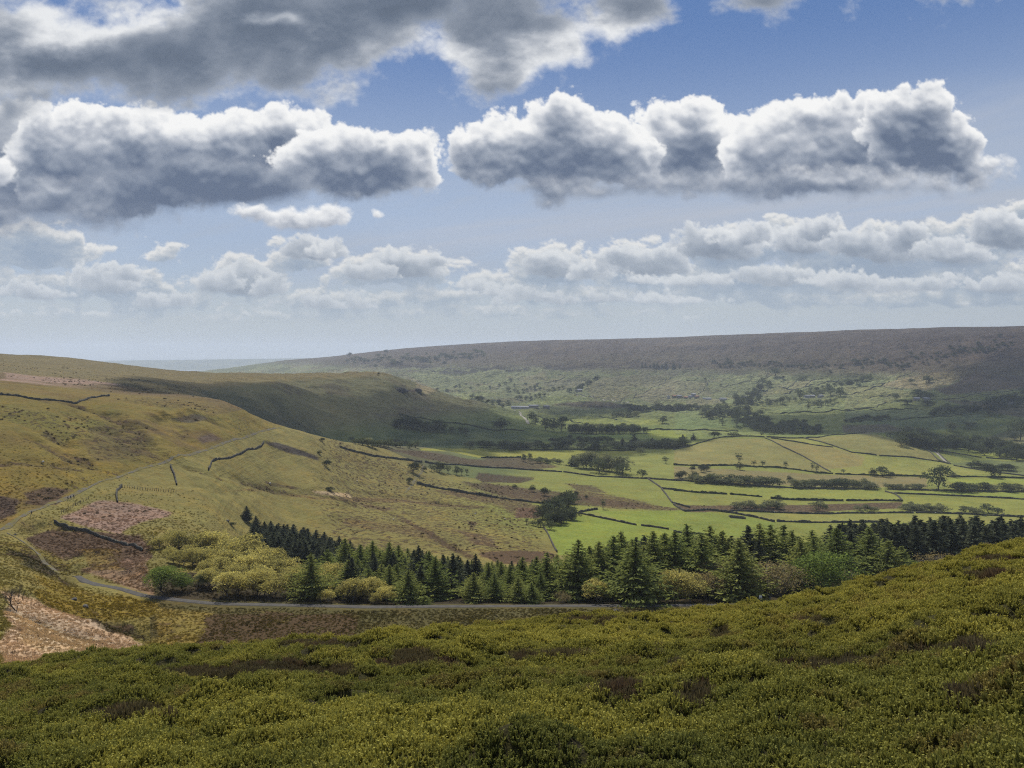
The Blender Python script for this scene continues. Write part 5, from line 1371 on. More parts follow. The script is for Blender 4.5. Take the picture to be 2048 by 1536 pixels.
singles = [
 # kind, map, x, y, height, width (sheet units), label
 ('dark', mB, 430, 778, 20, 26, 'dark thorn tree left of the farm lane in the pasture'), ('dark', mB, 583, 772, 19, 22, 'round dark tree right of the farm lane, largest there'),
 ('thin', mB, 535, 768, 15, 10, 'thin pale tree just left of the round dark lane tree'), ('thin', mB, 632, 780, 15, 12, 'thin pale tree just right of the round dark lane tree'),
 ('oak', mB, 680, 788, 17, 14, 'small tree standing first of three at the end of the lane row'), ('thin', mB, 710, 790, 15, 10, 'small tree in the middle of three ending the lane row'), ('thin', mB, 742, 788, 12, 9, 'smallest last tree of the lane row'),
 ('dark', mB, 490, 768, 9, 10, 'tiny dark bush on the lane by the field wall'), ('dark', mB, 405, 840, 11, 12, 'dark bush low beside the pale lane'),
 ('oak', mB, 1075, 712, 15, 13, 'twin tree, left one, on the hedge below the yellow field'), ('oak', mB, 1113, 722, 19, 9, 'twin tree, right narrow one, on the hedge below the yellow field'),
 ('dark', mB, 1285, 728, 11, 12, 'dark round bush left of the leafy copse'), ('fir', mB, 1362, 738, 20, 16, 'dark evergreen at the left end of the leafy copse'),
 ('pale', mB, 1425, 748, 30, 30, 'tall leafy tree, left one of the mid valley copse'), ('pale', mB, 1475, 752, 33, 30, 'tallest leafy tree in the middle of the mid valley copse'), ('pale', mB, 1540, 762, 31, 34, 'broad leafy tree, right of the tallest in the copse'),
 ('pale', mB, 1590, 768, 22, 22, 'lower leafy tree between the copse halves'), ('pale', mB, 1655, 780, 33, 34, 'leafy tree forming the right end of the mid valley copse'), ('oak', mB, 1770, 806, 17, 17, 'small round tree on the field wall right of the copse'),
 ('pale', mB, 1760, 670, 14, 15, 'round tree where the yellow field meets the knoll'), ('thin', mB, 1905, 722, 14, 11, 'thin tree on the wall at the left foot of the knoll'),
 ('dark', mB, 1990, 812, 14, 16, 'dark thorn on the rough strip below the knoll'), ('dark', mB, 1195, 910, 16, 17, 'round dark thorn in the heathery pasture'), ('dark', mB, 1125, 890, 13, 12, 'dark thorn left of the round one in the heathery pasture'),
 ('dark', mB, 1380, 930, 14, 12, 'dark tree standing above the bushy clump'), ('dark', mB, 1440, 930, 8, 7, 'tiny thorn right above the bushy clump'), ('thin', mB, 1540, 990, 20, 12, 'bare looking thorn alone on the rushy strip'), ('dark', mB, 1022, 868, 8, 9, 'little thorn in the brown heath'),
 ('oak', mB, 1340, 985, 26, 26, 'tallest grey green tree at the back of the bushy clump'), ('oak', mB, 1275, 1000, 22, 24, 'grey green tree in the middle of the bushy clump'), ('oak', mB, 1210, 1030, 22, 24, 'grey green tree at the left of the bushy clump'),
 ('oak', mB, 1360, 1050, 22, 20, 'right tree of the bushy clump by the green field'), ('dark', mB, 1295, 1080, 20, 24, 'front dark tree of the bushy clump'), ('oak', mB, 1230, 1108, 17, 22, 'low bush at the foot of the clump, by the wall corner'),
 ('dark', mB, 1175, 1095, 13, 16, 'low dark bush left of the wall corner under the clump'), ('thin', mB, 1092, 1078, 13, 8, 'lone thin thorn left of the bushy clump'), ('oak', mB, 1130, 1085, 8, 14, 'low scrub left of the clump in the pasture'),
 ('dark', mB, 945, 525, 22, 26, 'lone round dark tree in the shaded green fields'),
 ('dark', mA, 1908, 738, 12, 15, 'round dark thorn alone under the heathery scar'), ('dark', mA, 1870, 668, 7, 9, 'small thorn at the right end of the heathery scar'), ('dark', mA, 1888, 598, 8, 10, 'small thorn near the end of the old track'),
 ('dark', mA, 1355, 1085, 6, 14, 'low dark bush in the grass above the olive trees'), ('dark', mA, 1935, 885, 8, 16, 'brown clump beside the bare sandy strip'),
 ('dark', mB, 225, 205, 5, 5, 'tiny thorn alone on the crest of the shaded hill'),
 ('thin', mC, 380, 870, 22, 14, 'tall thin tree with open crown on the knoll hedge'), ('dark', mC, 385, 905, 14, 13, 'dark bush under the tall thin knoll tree'),
 ('thin', mC, 468, 885, 12, 9, 'first small tree right of the tall thin knoll tree'), ('thin', mC, 520, 888, 13, 11, 'second small tree right of the tall thin knoll tree'), ('thin', mC, 655, 895, 13, 10, 'third small tree right of the tall thin knoll tree'),
 ('thin', mC, 808, 918, 20, 8, 'left of two upright bare trees where walls meet'), ('thin', mC, 835, 922, 16, 7, 'right of two upright bare trees where walls meet'), ('thin', mC, 992, 928, 9, 8, 'tiny tree on the hedge under the knoll pasture'),
 ('oak', mC, 1220, 945, 20, 22, 'round leafy tree in the knoll hedge, middle right'), ('dark', mC, 1165, 942, 15, 13, 'dark tree left of the round leafy hedge tree'), ('dark', mC, 1268, 945, 9, 10, 'little bush right of the round leafy hedge tree'),
 ('oak', mC, 1548, 1020, 44, 44, 'big spreading tree, largest in the valley at right'), ('thin', mC, 1462, 950, 11, 9, 'small tree left of the big spreading tree'), ('willow', mC, 1632, 950, 9, 15, 'low pale bush right above the big spreading tree'),
 ('dark', mC, 1865, 950, 26, 26, 'dark tree before the right hand hedge'), ('dark', mC, 105, 915, 12, 10, 'upright dark bush left on the rough strip'), ('dark', mC, 160, 920, 13, 16, 'rounded dark bush, second on the rough strip'), ('dark', mC, 190, 912, 12, 13, 'rounded dark bush, third on the rough strip'),
 ('dark', mC, 40, 955, 14, 18, 'dark bush at the far left end of the willow hedge'), ('dark', mC, 682, 975, 11, 11, 'dark bush amid the pale willow hedge'), ('dark', mC, 615, 1082, 9, 12, 'round dark bush on the wall of the green field'),
 ('willow', mC, 845, 1148, 20, 30, 'pale round willow alone on the rushy strip'), ('pale', m6, 1245, 705, 17, 24, 'pale round tree, left of the two standing on the lit field'), ('pale', m6, 1430, 685, 17, 22, 'pale round tree, right of the two standing on the lit field'),
 ('pale', m6, 690, 745, 18, 26, 'tall pale tree at the left head of the dark wood'), ('pale', m6, 885, 735, 13, 26, 'pale spreading tree behind the dark wood'), ('pale', m6, 930, 775, 12, 26, 'pale tree in front of the spreading one by the dark wood'), ('pale', m6, 655, 795, 9, 22, 'low pale bush behind the knoll crest'), ('pale', m6, 520, 765, 11, 20, 'pale bush left behind the knoll crest'),
 ('oak', m6, 2010, 800, 44, 34, 'tall leafy tree at the right edge of the view'), ('oak', m6, 1930, 800, 14, 20, 'bush left of the tall edge tree'),
 ('dark', m6, 1640, 440, 22, 24, 'big dark tree on the shaded right slope'), ('dark', m6, 1670, 520, 18, 20, 'dark tree below the big one on the shaded slope'), ('dark', m6, 1375, 390, 9, 9, 'small dark bush on the shaded moor edge'),
 ('oak', m6, 585, 345, 14, 12, 'upright tree in the lit pasture at right'), ('oak', m6, 860, 300, 14, 30, 'tree mass left behind the shaded farm'), ('oak', m6, 970, 330, 12, 24, 'tree mass right behind the shaded farm'), ('dark', m6, 720, 385, 9, 26, 'tree left of the shaded farm'), ('dark', m6, 940, 400, 9, 22, 'tree in front of the shaded farm'), ('oak', m6, 770, 155, 9, 12, 'small dark tree among the upper pastures'), ('oak', m6, 960, 140, 13, 20, 'round dark copse tree among the upper pastures'),
 ('oak', m5, 1460, 340, 18, 18, 'dark round tree left of the white farm'), ('oak', m5, 1180, 70, 13, 18, 'dark copse tree at the head of the pastures'), ('oak', m5, 1500, 120, 9, 20, 'dark scrub tree beside the upper wall'), ('oak', m5, 1030, 175, 14, 14, 'upper tree of the gill wood, left'), ('oak', m5, 1110, 195, 12, 14, 'upper tree of the gill wood, right'), ('dark', m5, 350, 125, 6, 6, 'tiny tree on the corner of a far wall'), ('dark', m5, 535, 190, 5, 5, 'tiny tree alone on the far brown slope'), ('dark', m5, 1265, 110, 6, 6, 'tiny tree above the far square fields'),
 ('oak', m5, 1820, 300, 18, 20, 'left tree behind the white farm'), ('oak', m5, 1940, 310, 18, 22, 'right round tree behind the white farm'), ('oak', m5, 1690, 300, 12, 22, 'tree directly behind the white farm'),
 ('fir', m5, 90, 820, 10, 6, 'left small evergreen behind the knoll'), ('fir', m5, 215, 820, 12, 8, 'right small evergreen behind the knoll'), ('dark', m5, 455, 790, 12, 20, 'dark tree on the back of the knoll'), ('dark', m5, 690, 780, 8, 22, 'dark bush on the knoll skyline wall'),
 ('fir', m4, 1315, 870, 13, 8, 'first evergreen above the stream scrub'), ('fir', m4, 1455, 880, 21, 16, 'tallest evergreen above the stream scrub'), ('fir', m4, 1665, 860, 11, 9, 'third evergreen above the stream scrub'), ('fir', m4, 2025, 830, 12, 8, 'evergreen by the knoll foot, right of the others'),
 ('oak', m4, 1790, 625, 15, 16, 'bare dark tree alone in the green valley fields'), ('oak', m4, 600, 720, 28, 26, 'big dark tree at the head of the plantation'), ('oak', m4, 510, 725, 24, 22, 'dark tree left of the big one by the plantation'), ('oak', m4, 420, 710, 25, 22, 'dark tree beside the white gate in the shade'), ('oak', m4, 255, 620, 22, 16, 'tall dark tree by the white lane'), ('oak', m4, 300, 640, 14, 12, 'shorter dark tree by the white lane'),
 ('oak', m3, 1100, 790, 16, 14, 'shaded tree ending the row on the dark slope'), ('oak', m3, 1190, 800, 12, 12, 'faint shaded tree beyond the dark row'), ('oak', m3, 1290, 805, 14, 10, 'left of two upright shaded trees'), ('oak', m3, 1350, 820, 15, 11, 'right of two upright shaded trees'),
]
for k, f, x, y, hp, wp, lab in singles:
    u, v = f(x, y)
    plant(k, u, v, hp, wp, lab, None)

FARWOOD = []
def belt(kinds, line, n, h0, h1, aspect, label, group, scatter=1.5, ymin=205, name=None):
    """n plants spread along a line of sight points"""
    pts = np.array(line, float); d = np.concatenate([[0], np.cumsum(np.hypot(*np.diff(pts, axis=0).T))])
    if ymin < 1300: n = int(n * 1.3)
    for i in range(n):
        s = (i + rng.random() * 0.9) / n * d[-1]
        u = np.interp(s, d, pts[:, 0]) + rng.normal() * 1.5; v = np.interp(s, d, pts[:, 1]) + rng.normal() * scatter
        h = rng.uniform(h0, h1)
        if ymin >= 1300:                       # far woods read as one mass
            kd = kinds[int(rng.integers(len(kinds)))]; p = foot(u, v, ymin)
            FARWOOD.append((kd, p, h * p[1] / FPX, aspect * rng.uniform(0.8, 1.3) / {'oak': 1.02, 'dark': 1.0, 'willow': 1.45, 'thin': .62, 'fir': .4, 'pale': 1.1}[kd], rng.random() * 6.28)); continue
        plant(kinds[int(rng.integers(len(kinds)))], u, v, h, h * aspect * rng.uniform(0.8, 1.3), label, group, name=name, cat={'scrub_plant': 'bush', 'hedgerow_bush': 'bush'}.get(name), ymin=ymin)  # small trees of the scrub belts take the bush category
S_ = lambda f, *q: [f(*p) for p in q]
belt(['oak', 'dark'], S_(m3, (520,715),(800,755),(1060,790)), 14, 12, 22, 0.9, 'dark tree in the row across the shaded hillside', 'tree row across the shaded hillside')
belt(['pale', 'oak', 'thin'], S_(m3, (0,915),(300,950),(560,960),(800,962)), 20, 7, 15, 1.2, 'small tree in the stream belt under the shaded hill', 'stream belt under the shaded hill', 2, name='scrub_plant')
belt(['pale', 'oak'], S_(m3, (1330,965),(1700,975),(2060,980)), 15, 8, 15, 1.3, 'pale small tree behind the yellow green field, left part', 'trees behind the yellow green field', 2)
belt(['oak', 'pale', 'dark'], S_(m4, (0,925),(500,925),(1000,925),(1480,925)), 26, 8, 15, 1.4, 'scrubby tree along the far hedge of the yellow field', 'scrub along the far hedge of the yellow field', 2, name='scrub_plant')
belt(['oak', 'dark'], S_(m4, (520,850),(800,850),(1180,850)), 14, 7, 12, 1.4, 'dark scrub tree in the second stream row', 'second stream row', 2, name='scrub_plant')
belt(['pale', 'oak', 'willow'], S_(m4, (1500,900),(1700,915),(1900,905),(2048,890)), 28, 9, 16, 1.4, 'pale tree behind the left foot of the knoll', 'trees behind the left foot of the knoll', 2)
belt(['thin', 'dark', 'oak'], S_(m4, (690,742),(1000,745),(1300,745),(1600,742)), 46, 10, 16, 0.7, 'close set tree in the long rectangular plantation', 'trees of the long rectangular plantation', 0.8, name='plantation_tree')
belt(['pale', 'oak'], S_(m4, (700,690),(1000,690),(1480,690)), 22, 7, 11, 1.0, 'tree in the back row of the long plantation', 'back row of the long plantation', 0.8, name='plantation_tree')
belt(['oak', 'pale'], S_(m4, (1200,545),(1330,555),(1500,545)), 8, 7, 12, 1.2, 'tree in the hedge amid the bright valley fields', 'hedge trees amid the bright fields', 1)
belt(['oak', 'dark'], S_(m4, (1330,440),(1500,475),(1700,470),(2048,460)), 34, 7, 12, 1.4, 'dark tree in the wood strip beyond the valley fields', 'wood strip beyond the valley fields', 1.2, 1500)
belt(['oak', 'dark'], S_(m4, (80,350),(250,340),(420,300)), 9, 7, 10, 1.3, 'dark tree in the wood beside the far pale field', 'wood beside the far pale field', 1, 1700)
belt(['oak', 'pale'], S_(m4, (0,270),(300,240),(560,250),(820,240)), 22, 5, 9, 1.3, 'tree scattered round the far hamlet at left', 'trees round the far left hamlet', 2.5, 1700)
belt(['oak', 'dark'], S_(m4, (760,230),(900,180),(1040,110)), 12, 6, 10, 1.1, 'tree in the thin wood climbing the far gill', 'wood climbing the far gill', 1.5, 1700)
belt(['oak', 'dark'], S_(m3, (1420,410),(1600,440),(1850,490)), 12, 7, 11, 1.3, 'dark tree in the far wood behind the hill nose', 'far wood behind the hill nose', 2, 1700)
belt(['oak', 'dark'], S_(m5, (0,465),(200,465),(330,470)), 10, 8, 14, 1.4, 'dark tree in the strip below the hamlet', 'strip below the hamlet', 1.2, 1500)
belt(['oak', 'dark', 'thin'], S_(m5, (330,520),(600,560),(880,600),(1100,650)), 80, 9, 17, 1.2, 'tree in the big wood beyond the knoll, upper part', 'big wood beyond the knoll, upper part', 9, 1300)
belt(['oak', 'dark'], S_(m5, (850,640),(1100,700),(1400,720),(1700,730)), 80, 9, 15, 1.3, 'tree in the big wood beyond the knoll, lower part', 'big wood beyond the knoll, lower part', 6, 1300)
belt(['oak', 'dark'], S_(m5, (700,440),(860,380),(980,280),(1000,220)), 40, 8, 14, 1.1, 'tree in the wood climbing the middle gill', 'wood climbing the middle gill', 7, 1500)
belt(['oak', 'thin'], S_(m5, (1020,430),(1200,400),(1400,350)), 12, 9, 15, 0.9, 'tree in the hedge leading to the white farm', 'hedge leading to the white farm', 2, 1500)
belt(['oak', 'thin'], S_(m5, (1540,440),(1700,420),(1880,400)), 10, 8, 14, 1.0, 'tree on the bank under the white farm', 'bank under the white farm', 2, 1500)
belt(['oak'], S_(m5, (1560,260),(1800,220),(2048,160)), 10, 8, 11, 1.2, 'tree in the wood band above the white farm', 'wood band above the white farm', 2, 1500)
belt(['oak', 'dark'], S_(m6, (0,170),(150,140),(310,100)), 8, 8, 13, 1.3, 'tree in the narrow wood across the upper pastures', 'narrow wood across the upper pastures', 1.5, 1500)
belt(['dark'], S_(m6, (0,590),(300,575),(500,560)), 12, 7, 12, 1.5, 'dark tree in the shaded hedge above the knoll', 'shaded hedge above the knoll', 2, 1300)
belt(['dark', 'oak'], S_(m6, (1000,500),(1300,480),(1560,450)), 30, 8, 14, 1.3, 'dark tree in the shaded wood on the right slope', 'shaded wood on the right slope', 4, 1300)
belt(['dark', 'oak'], S_(m6, (1700,440),(1850,400),(2048,330)), 26, 9, 18, 1.2, 'dark tree in the upper shaded wood at right', 'upper shaded wood at right', 6, 1300)
belt(['dark', 'oak'], S_(m6, (620,830),(900,880),(1300,895),(1700,935),(2060,1000)), 60, 14, 24, 1.1, 'tree in the dark wood strip behind the right fields', 'dark wood strip behind the right fields', 3.5, 1100)
belt(['willow', 'oak'], S_(mC, (90,978),(300,990),(620,1000)), 20, 12, 19, 1.5, 'grey green willow in the left half of the long hedge', 'left half of the long willow hedge', 1, name='willow_bush')
belt(['willow', 'oak'], S_(mC, (700,1008),(950,1012),(1180,1018)), 18, 12, 19, 1.6, 'grey green willow in the middle of the long hedge', 'middle of the long willow hedge', 1, name='willow_bush')
belt(['willow', 'dark'], S_(mC, (1230,1018),(1420,1022),(1480,1022)), 6, 9, 15, 1.4, 'grey green willow left of the big spreading tree', 'hedge left of the big spreading tree', 1, name='willow_bush')
belt(['oak', 'willow'], S_(mC, (1640,1030),(1850,1030),(2048,1035)), 11, 10, 18, 1.5, 'bush in the hedge right of the big spreading tree', 'hedge right of the big spreading tree', 1, name='hedgerow_bush')
belt(['oak', 'dark'], S_(mB, (1180,1050),(1240,1010),(1310,985),(1360,960)), 9, 18, 26, 1.1, 'grey green tree crowded in the bushy clump by the green field', 'bushy clump by the bright green field', 4)
belt(['oak', 'dark'], S_(mB, (1210,1085),(1290,1070),(1370,1045)), 8, 16, 22, 1.2, 'dark bush along the front of the clump by the green field', 'front of the bushy clump', 4, name='scrub_plant')
belt(['pale', 'oak'], S_(mB, (1400,755),(1500,765),(1600,775),(1680,785)), 7, 22, 30, 1.0, 'leafy tree crowded within the mid valley copse', 'crowded trees of the mid valley copse', 3)
belt(['willow'], S_(mC, (370,1130),(500,1135),(630,1132)), 7, 12, 18, 1.7, 'pale willow in the left clump on the rushy strip', 'left clump on the rushy strip', 1)
belt(['willow'], S_(mC, (1085,1145),(1180,1148)), 3, 10, 15, 1.8, 'pale willow in the small middle clump on the rushy strip', 'small middle clump on the rushy strip', 0.5)
belt(['willow'], S_(mC, (1340,1140),(1460,1140),(1580,1155)), 9, 10, 18, 1.7, 'pale willow in the right clump on the rushy strip', 'right clump on the rushy strip', 1)
belt(['oak', 'willow'], S_(mC, (1690,1160),(1800,1165),(1890,1172)), 5, 11, 16, 1.4, 'bush in the last clump beyond the rushy strip', 'last clump beyond the rushy strip', 1, name='hedgerow_bush')
belt(['willow', 'oak'], S_(mB, (1140,715),(1250,725)), 5, 8, 12, 1.5, 'pale bush on the hedge left of the copse', 'bushes on the hedge left of the copse', 1, name='hedgerow_bush')
belt(['dark', 'oak'], S_(mC, (1720,890),(1850,900),(1990,915)), 8, 8, 13, 1.5, 'dark bush in the hedge by the right lane', 'hedge by the right lane', 1, name='hedgerow_bush')
belt(['dark'], S_(mC, (230,292),(600,300),(1000,310)), 40, 4, 9, 1.3, 'dark scrub tree clinging to the far crag line', 'scrub on the far crag line', 3, 1800)
belt(['dark'], S_(mC, (1050,290),(1400,280),(1700,210),(1980,170)), 60, 4, 9, 1.3, 'dark scrub tree clinging to the right far crag', 'scrub on the right far crag', 7, 1800)
belt(['dark', 'oak'], S_(mB, (40,120),(300,130),(600,110),(840,90)), 70, 5, 9, 1.4, 'dark scrub tree on the far left moor edge', 'scrub on the far left moor edge', 5, 2500)
belt(['fir'], S_(mB, (1770,160),(1990,160)), 12, 6, 12, 0.5, 'dark conifer in the tiny far plantation under the moor', 'tiny far plantation under the moor', 1, 2000)
belt(['oak', 'dark'], S_(mB, (560,290),(800,270),(960,265),(1180,270)), 16, 4, 8, 1.2, 'small tree dotted over the far left pastures', 'trees dotted over the far left pastures', 4, 1800)

co_, fc_, ti_, mi_, mats_, nv = [], [], [], [], [], 0
for kd, p, h, w, ro in FARWOOD:
    me = SHAPES[kd][int(rng.integers(len(SHAPES[kd])))]
    c = np.empty(len(me.vertices) * 3, np.float32); me.vertices.foreach_get('co', c); c = c.reshape(-1, 3)
    f = np.empty(len(me.loops), np.int32); me.loops.foreach_get('vertex_index', f); f = f.reshape(-1, 4)
    ti = np.empty(len(me.vertices), np.float32); me.attributes['tint'].data.foreach_get('value', ti)
    ca, sa = math.cos(ro), math.sin(ro)
    co_.append(np.stack([(c[:, 0] * ca - c[:, 1] * sa) * h * w + p[0], (c[:, 0] * sa + c[:, 1] * ca) * h * w + p[1], c[:, 2] * h + p[2] - 0.03 * h], -1))
    fc_.append(f + nv); nv += len(c); ti_.append(np.clip(ti + rng.normal() * 0.15, 0, 1))
    m0 = me.materials[0]
    if m0 not in mats_: mats_.append(m0)
    mi_.append(np.full(len(f), mats_.index(m0), np.int32))
me = mesh_np('far_woodland', np.concatenate(co_), np.concatenate(fc_), False, {'tint': ('POINT', 'FLOAT', np.concatenate(ti_))}, None)
for m0 in mats_: me.materials.append(m0)
me.polygons.foreach_set('material_index', np.concatenate(mi_))
new_obj('far_woodland', me, kind='stuff', label='far off dark woods and scrub along the other side of the dale')
# ------------------------------------------------------------------ dry stone walls and hedges
m, t = new_mat('gritstone_wall')
geo = t.nodes.new('ShaderNodeNewGeometry'); Pw = S(t, geo.outputs['Position'])
bq = voro(t, Pw.v('MULTIPLY', (1, 1, 1.9)), 2.6, out='Color'); nn = noise(t, Pw, 0.6, 4, 0.7)
sx, sy, sz = split(t, bq)
col = mix(t, sx, (0.028, 0.027, 0.022), (0.090, 0.083, 0.068)); col = mix(t, nn.step(0.5, 0.7) * 0.5, col, (0.05, 0.06, 0.025))
pb = t.nodes.new('ShaderNodeBsdfPrincipled'); pb.inputs['Roughness'].default_value = 0.95; pb.inputs['Specular IOR Level'].default_value = 0.08
t.links.new(col.s, pb.inputs['Base Color']); finish(t, pb.outputs[0]); M_WALL = m
m, t = new_mat('hedge_leaves')
geo = t.nodes.new('ShaderNodeNewGeometry'); Pw = S(t, geo.outputs['Position'])
col = mix(t, noise(t, Pw, 1.3, 4, 0.7).step(0.35, 0.65), (0.022, 0.028, 0.016), (0.055, 0.062, 0.028))
pb = t.nodes.new('ShaderNodeBsdfDiffuse'); t.links.new(col.s, pb.inputs[0]); finish(t, pb.outputs[0]); M_HEDGE = m

def run_line(pts, ds, ymin):
    """sheet polyline -> evenly spaced ground points"""
    W_ = np.array([hit(u, v, ymin)[:2] for u, v in pts])
    d = np.concatenate([[0], np.cumsum(np.hypot(*np.diff(W_, axis=0).T))])
    s = np.linspace(0, d[-1], max(3, int(d[-1] / ds)))
    x = np.interp(s, d, W_[:, 0]); y = np.interp(s, d, W_[:, 1])
    x = x + fbm(s / 30, s * 0, 2, 741) * ds * 0.25; y = y + fbm(s / 30, s * 0 + 5, 2, 742) * ds * 0.25
    return x, y
def barrier(name, x, y, h, w, jag, mat, seed=0, cross=6):
    n = len(x); g = np.random.default_rng(seed + 99)
    tx, ty = np.gradient(x), np.gradient(y); L_ = np.hypot(tx, ty) + 1e-9; nx, ny = -ty / L_, tx / L_
    z = h_ground(x, y)
    hh = h * (1 + jag * (g.random(n) - 0.5) * 2 * 0.5 + jag * 0.5 * fbm(np.arange(n) / 7.0, np.zeros(n), 3, seed + 1))
    prof = [(-0.62, -0.35), (-0.5, 0.5), (-0.36, 0.95), (0.0, 1.0), (0.36, 0.95), (0.5, 0.5), (0.62, -0.35)]
    rows = []
    for a, b in prof:
        ja = (g.random(n) - 0.5) * jag * w * 0.4
        zz = z + (hh * b if b > 0 else b * 1.0) + (g.random(n) - 0.5) * jag * h * 0.2 * (b > 0)
        rows.append(np.stack([x + nx * (a * w + ja), y + ny * (a * w + ja), zz], -1))
    co = np.stack(rows, 1)
    fc = grid_faces(n, len(prof)); caps = []
    return co.reshape(-1, 3), fc
def wall(pts, label, hedge=False, h=None, w=None, ymin=205, name=None, group=None):
    Ym = np.mean([hit(u, v, ymin)[1] for u, v in pts])
    ds = max(0.9, Ym / 420)
    x, y = run_line(pts, ds, ymin)
    h = h or (1.0 if Ym < 330 else 1.2 if Ym < 600 else 1.6); w = w or (0.5 if Ym < 330 else 0.65 if Ym < 600 else 0.9 if Ym < 1300 else 1.7)
    if hedge: h *= 1.15; w *= 1.7
    co, fc = barrier('wall', x, y, h, w, 0.6 if hedge else (0.6 if Ym < 700 else 0.35), None, int(pts[0][0] * 7 + pts[0][1]) % 9973)
    nm = name or ('hedge' if hedge else 'stone_wall')
    o = new_obj(nm, mesh_np(nm, co, fc, False, None, M_HEDGE if hedge else M_WALL))
    o['label'] = label; o['category'] = 'hedge' if hedge else 'wall'
    if group: o['group'] = group
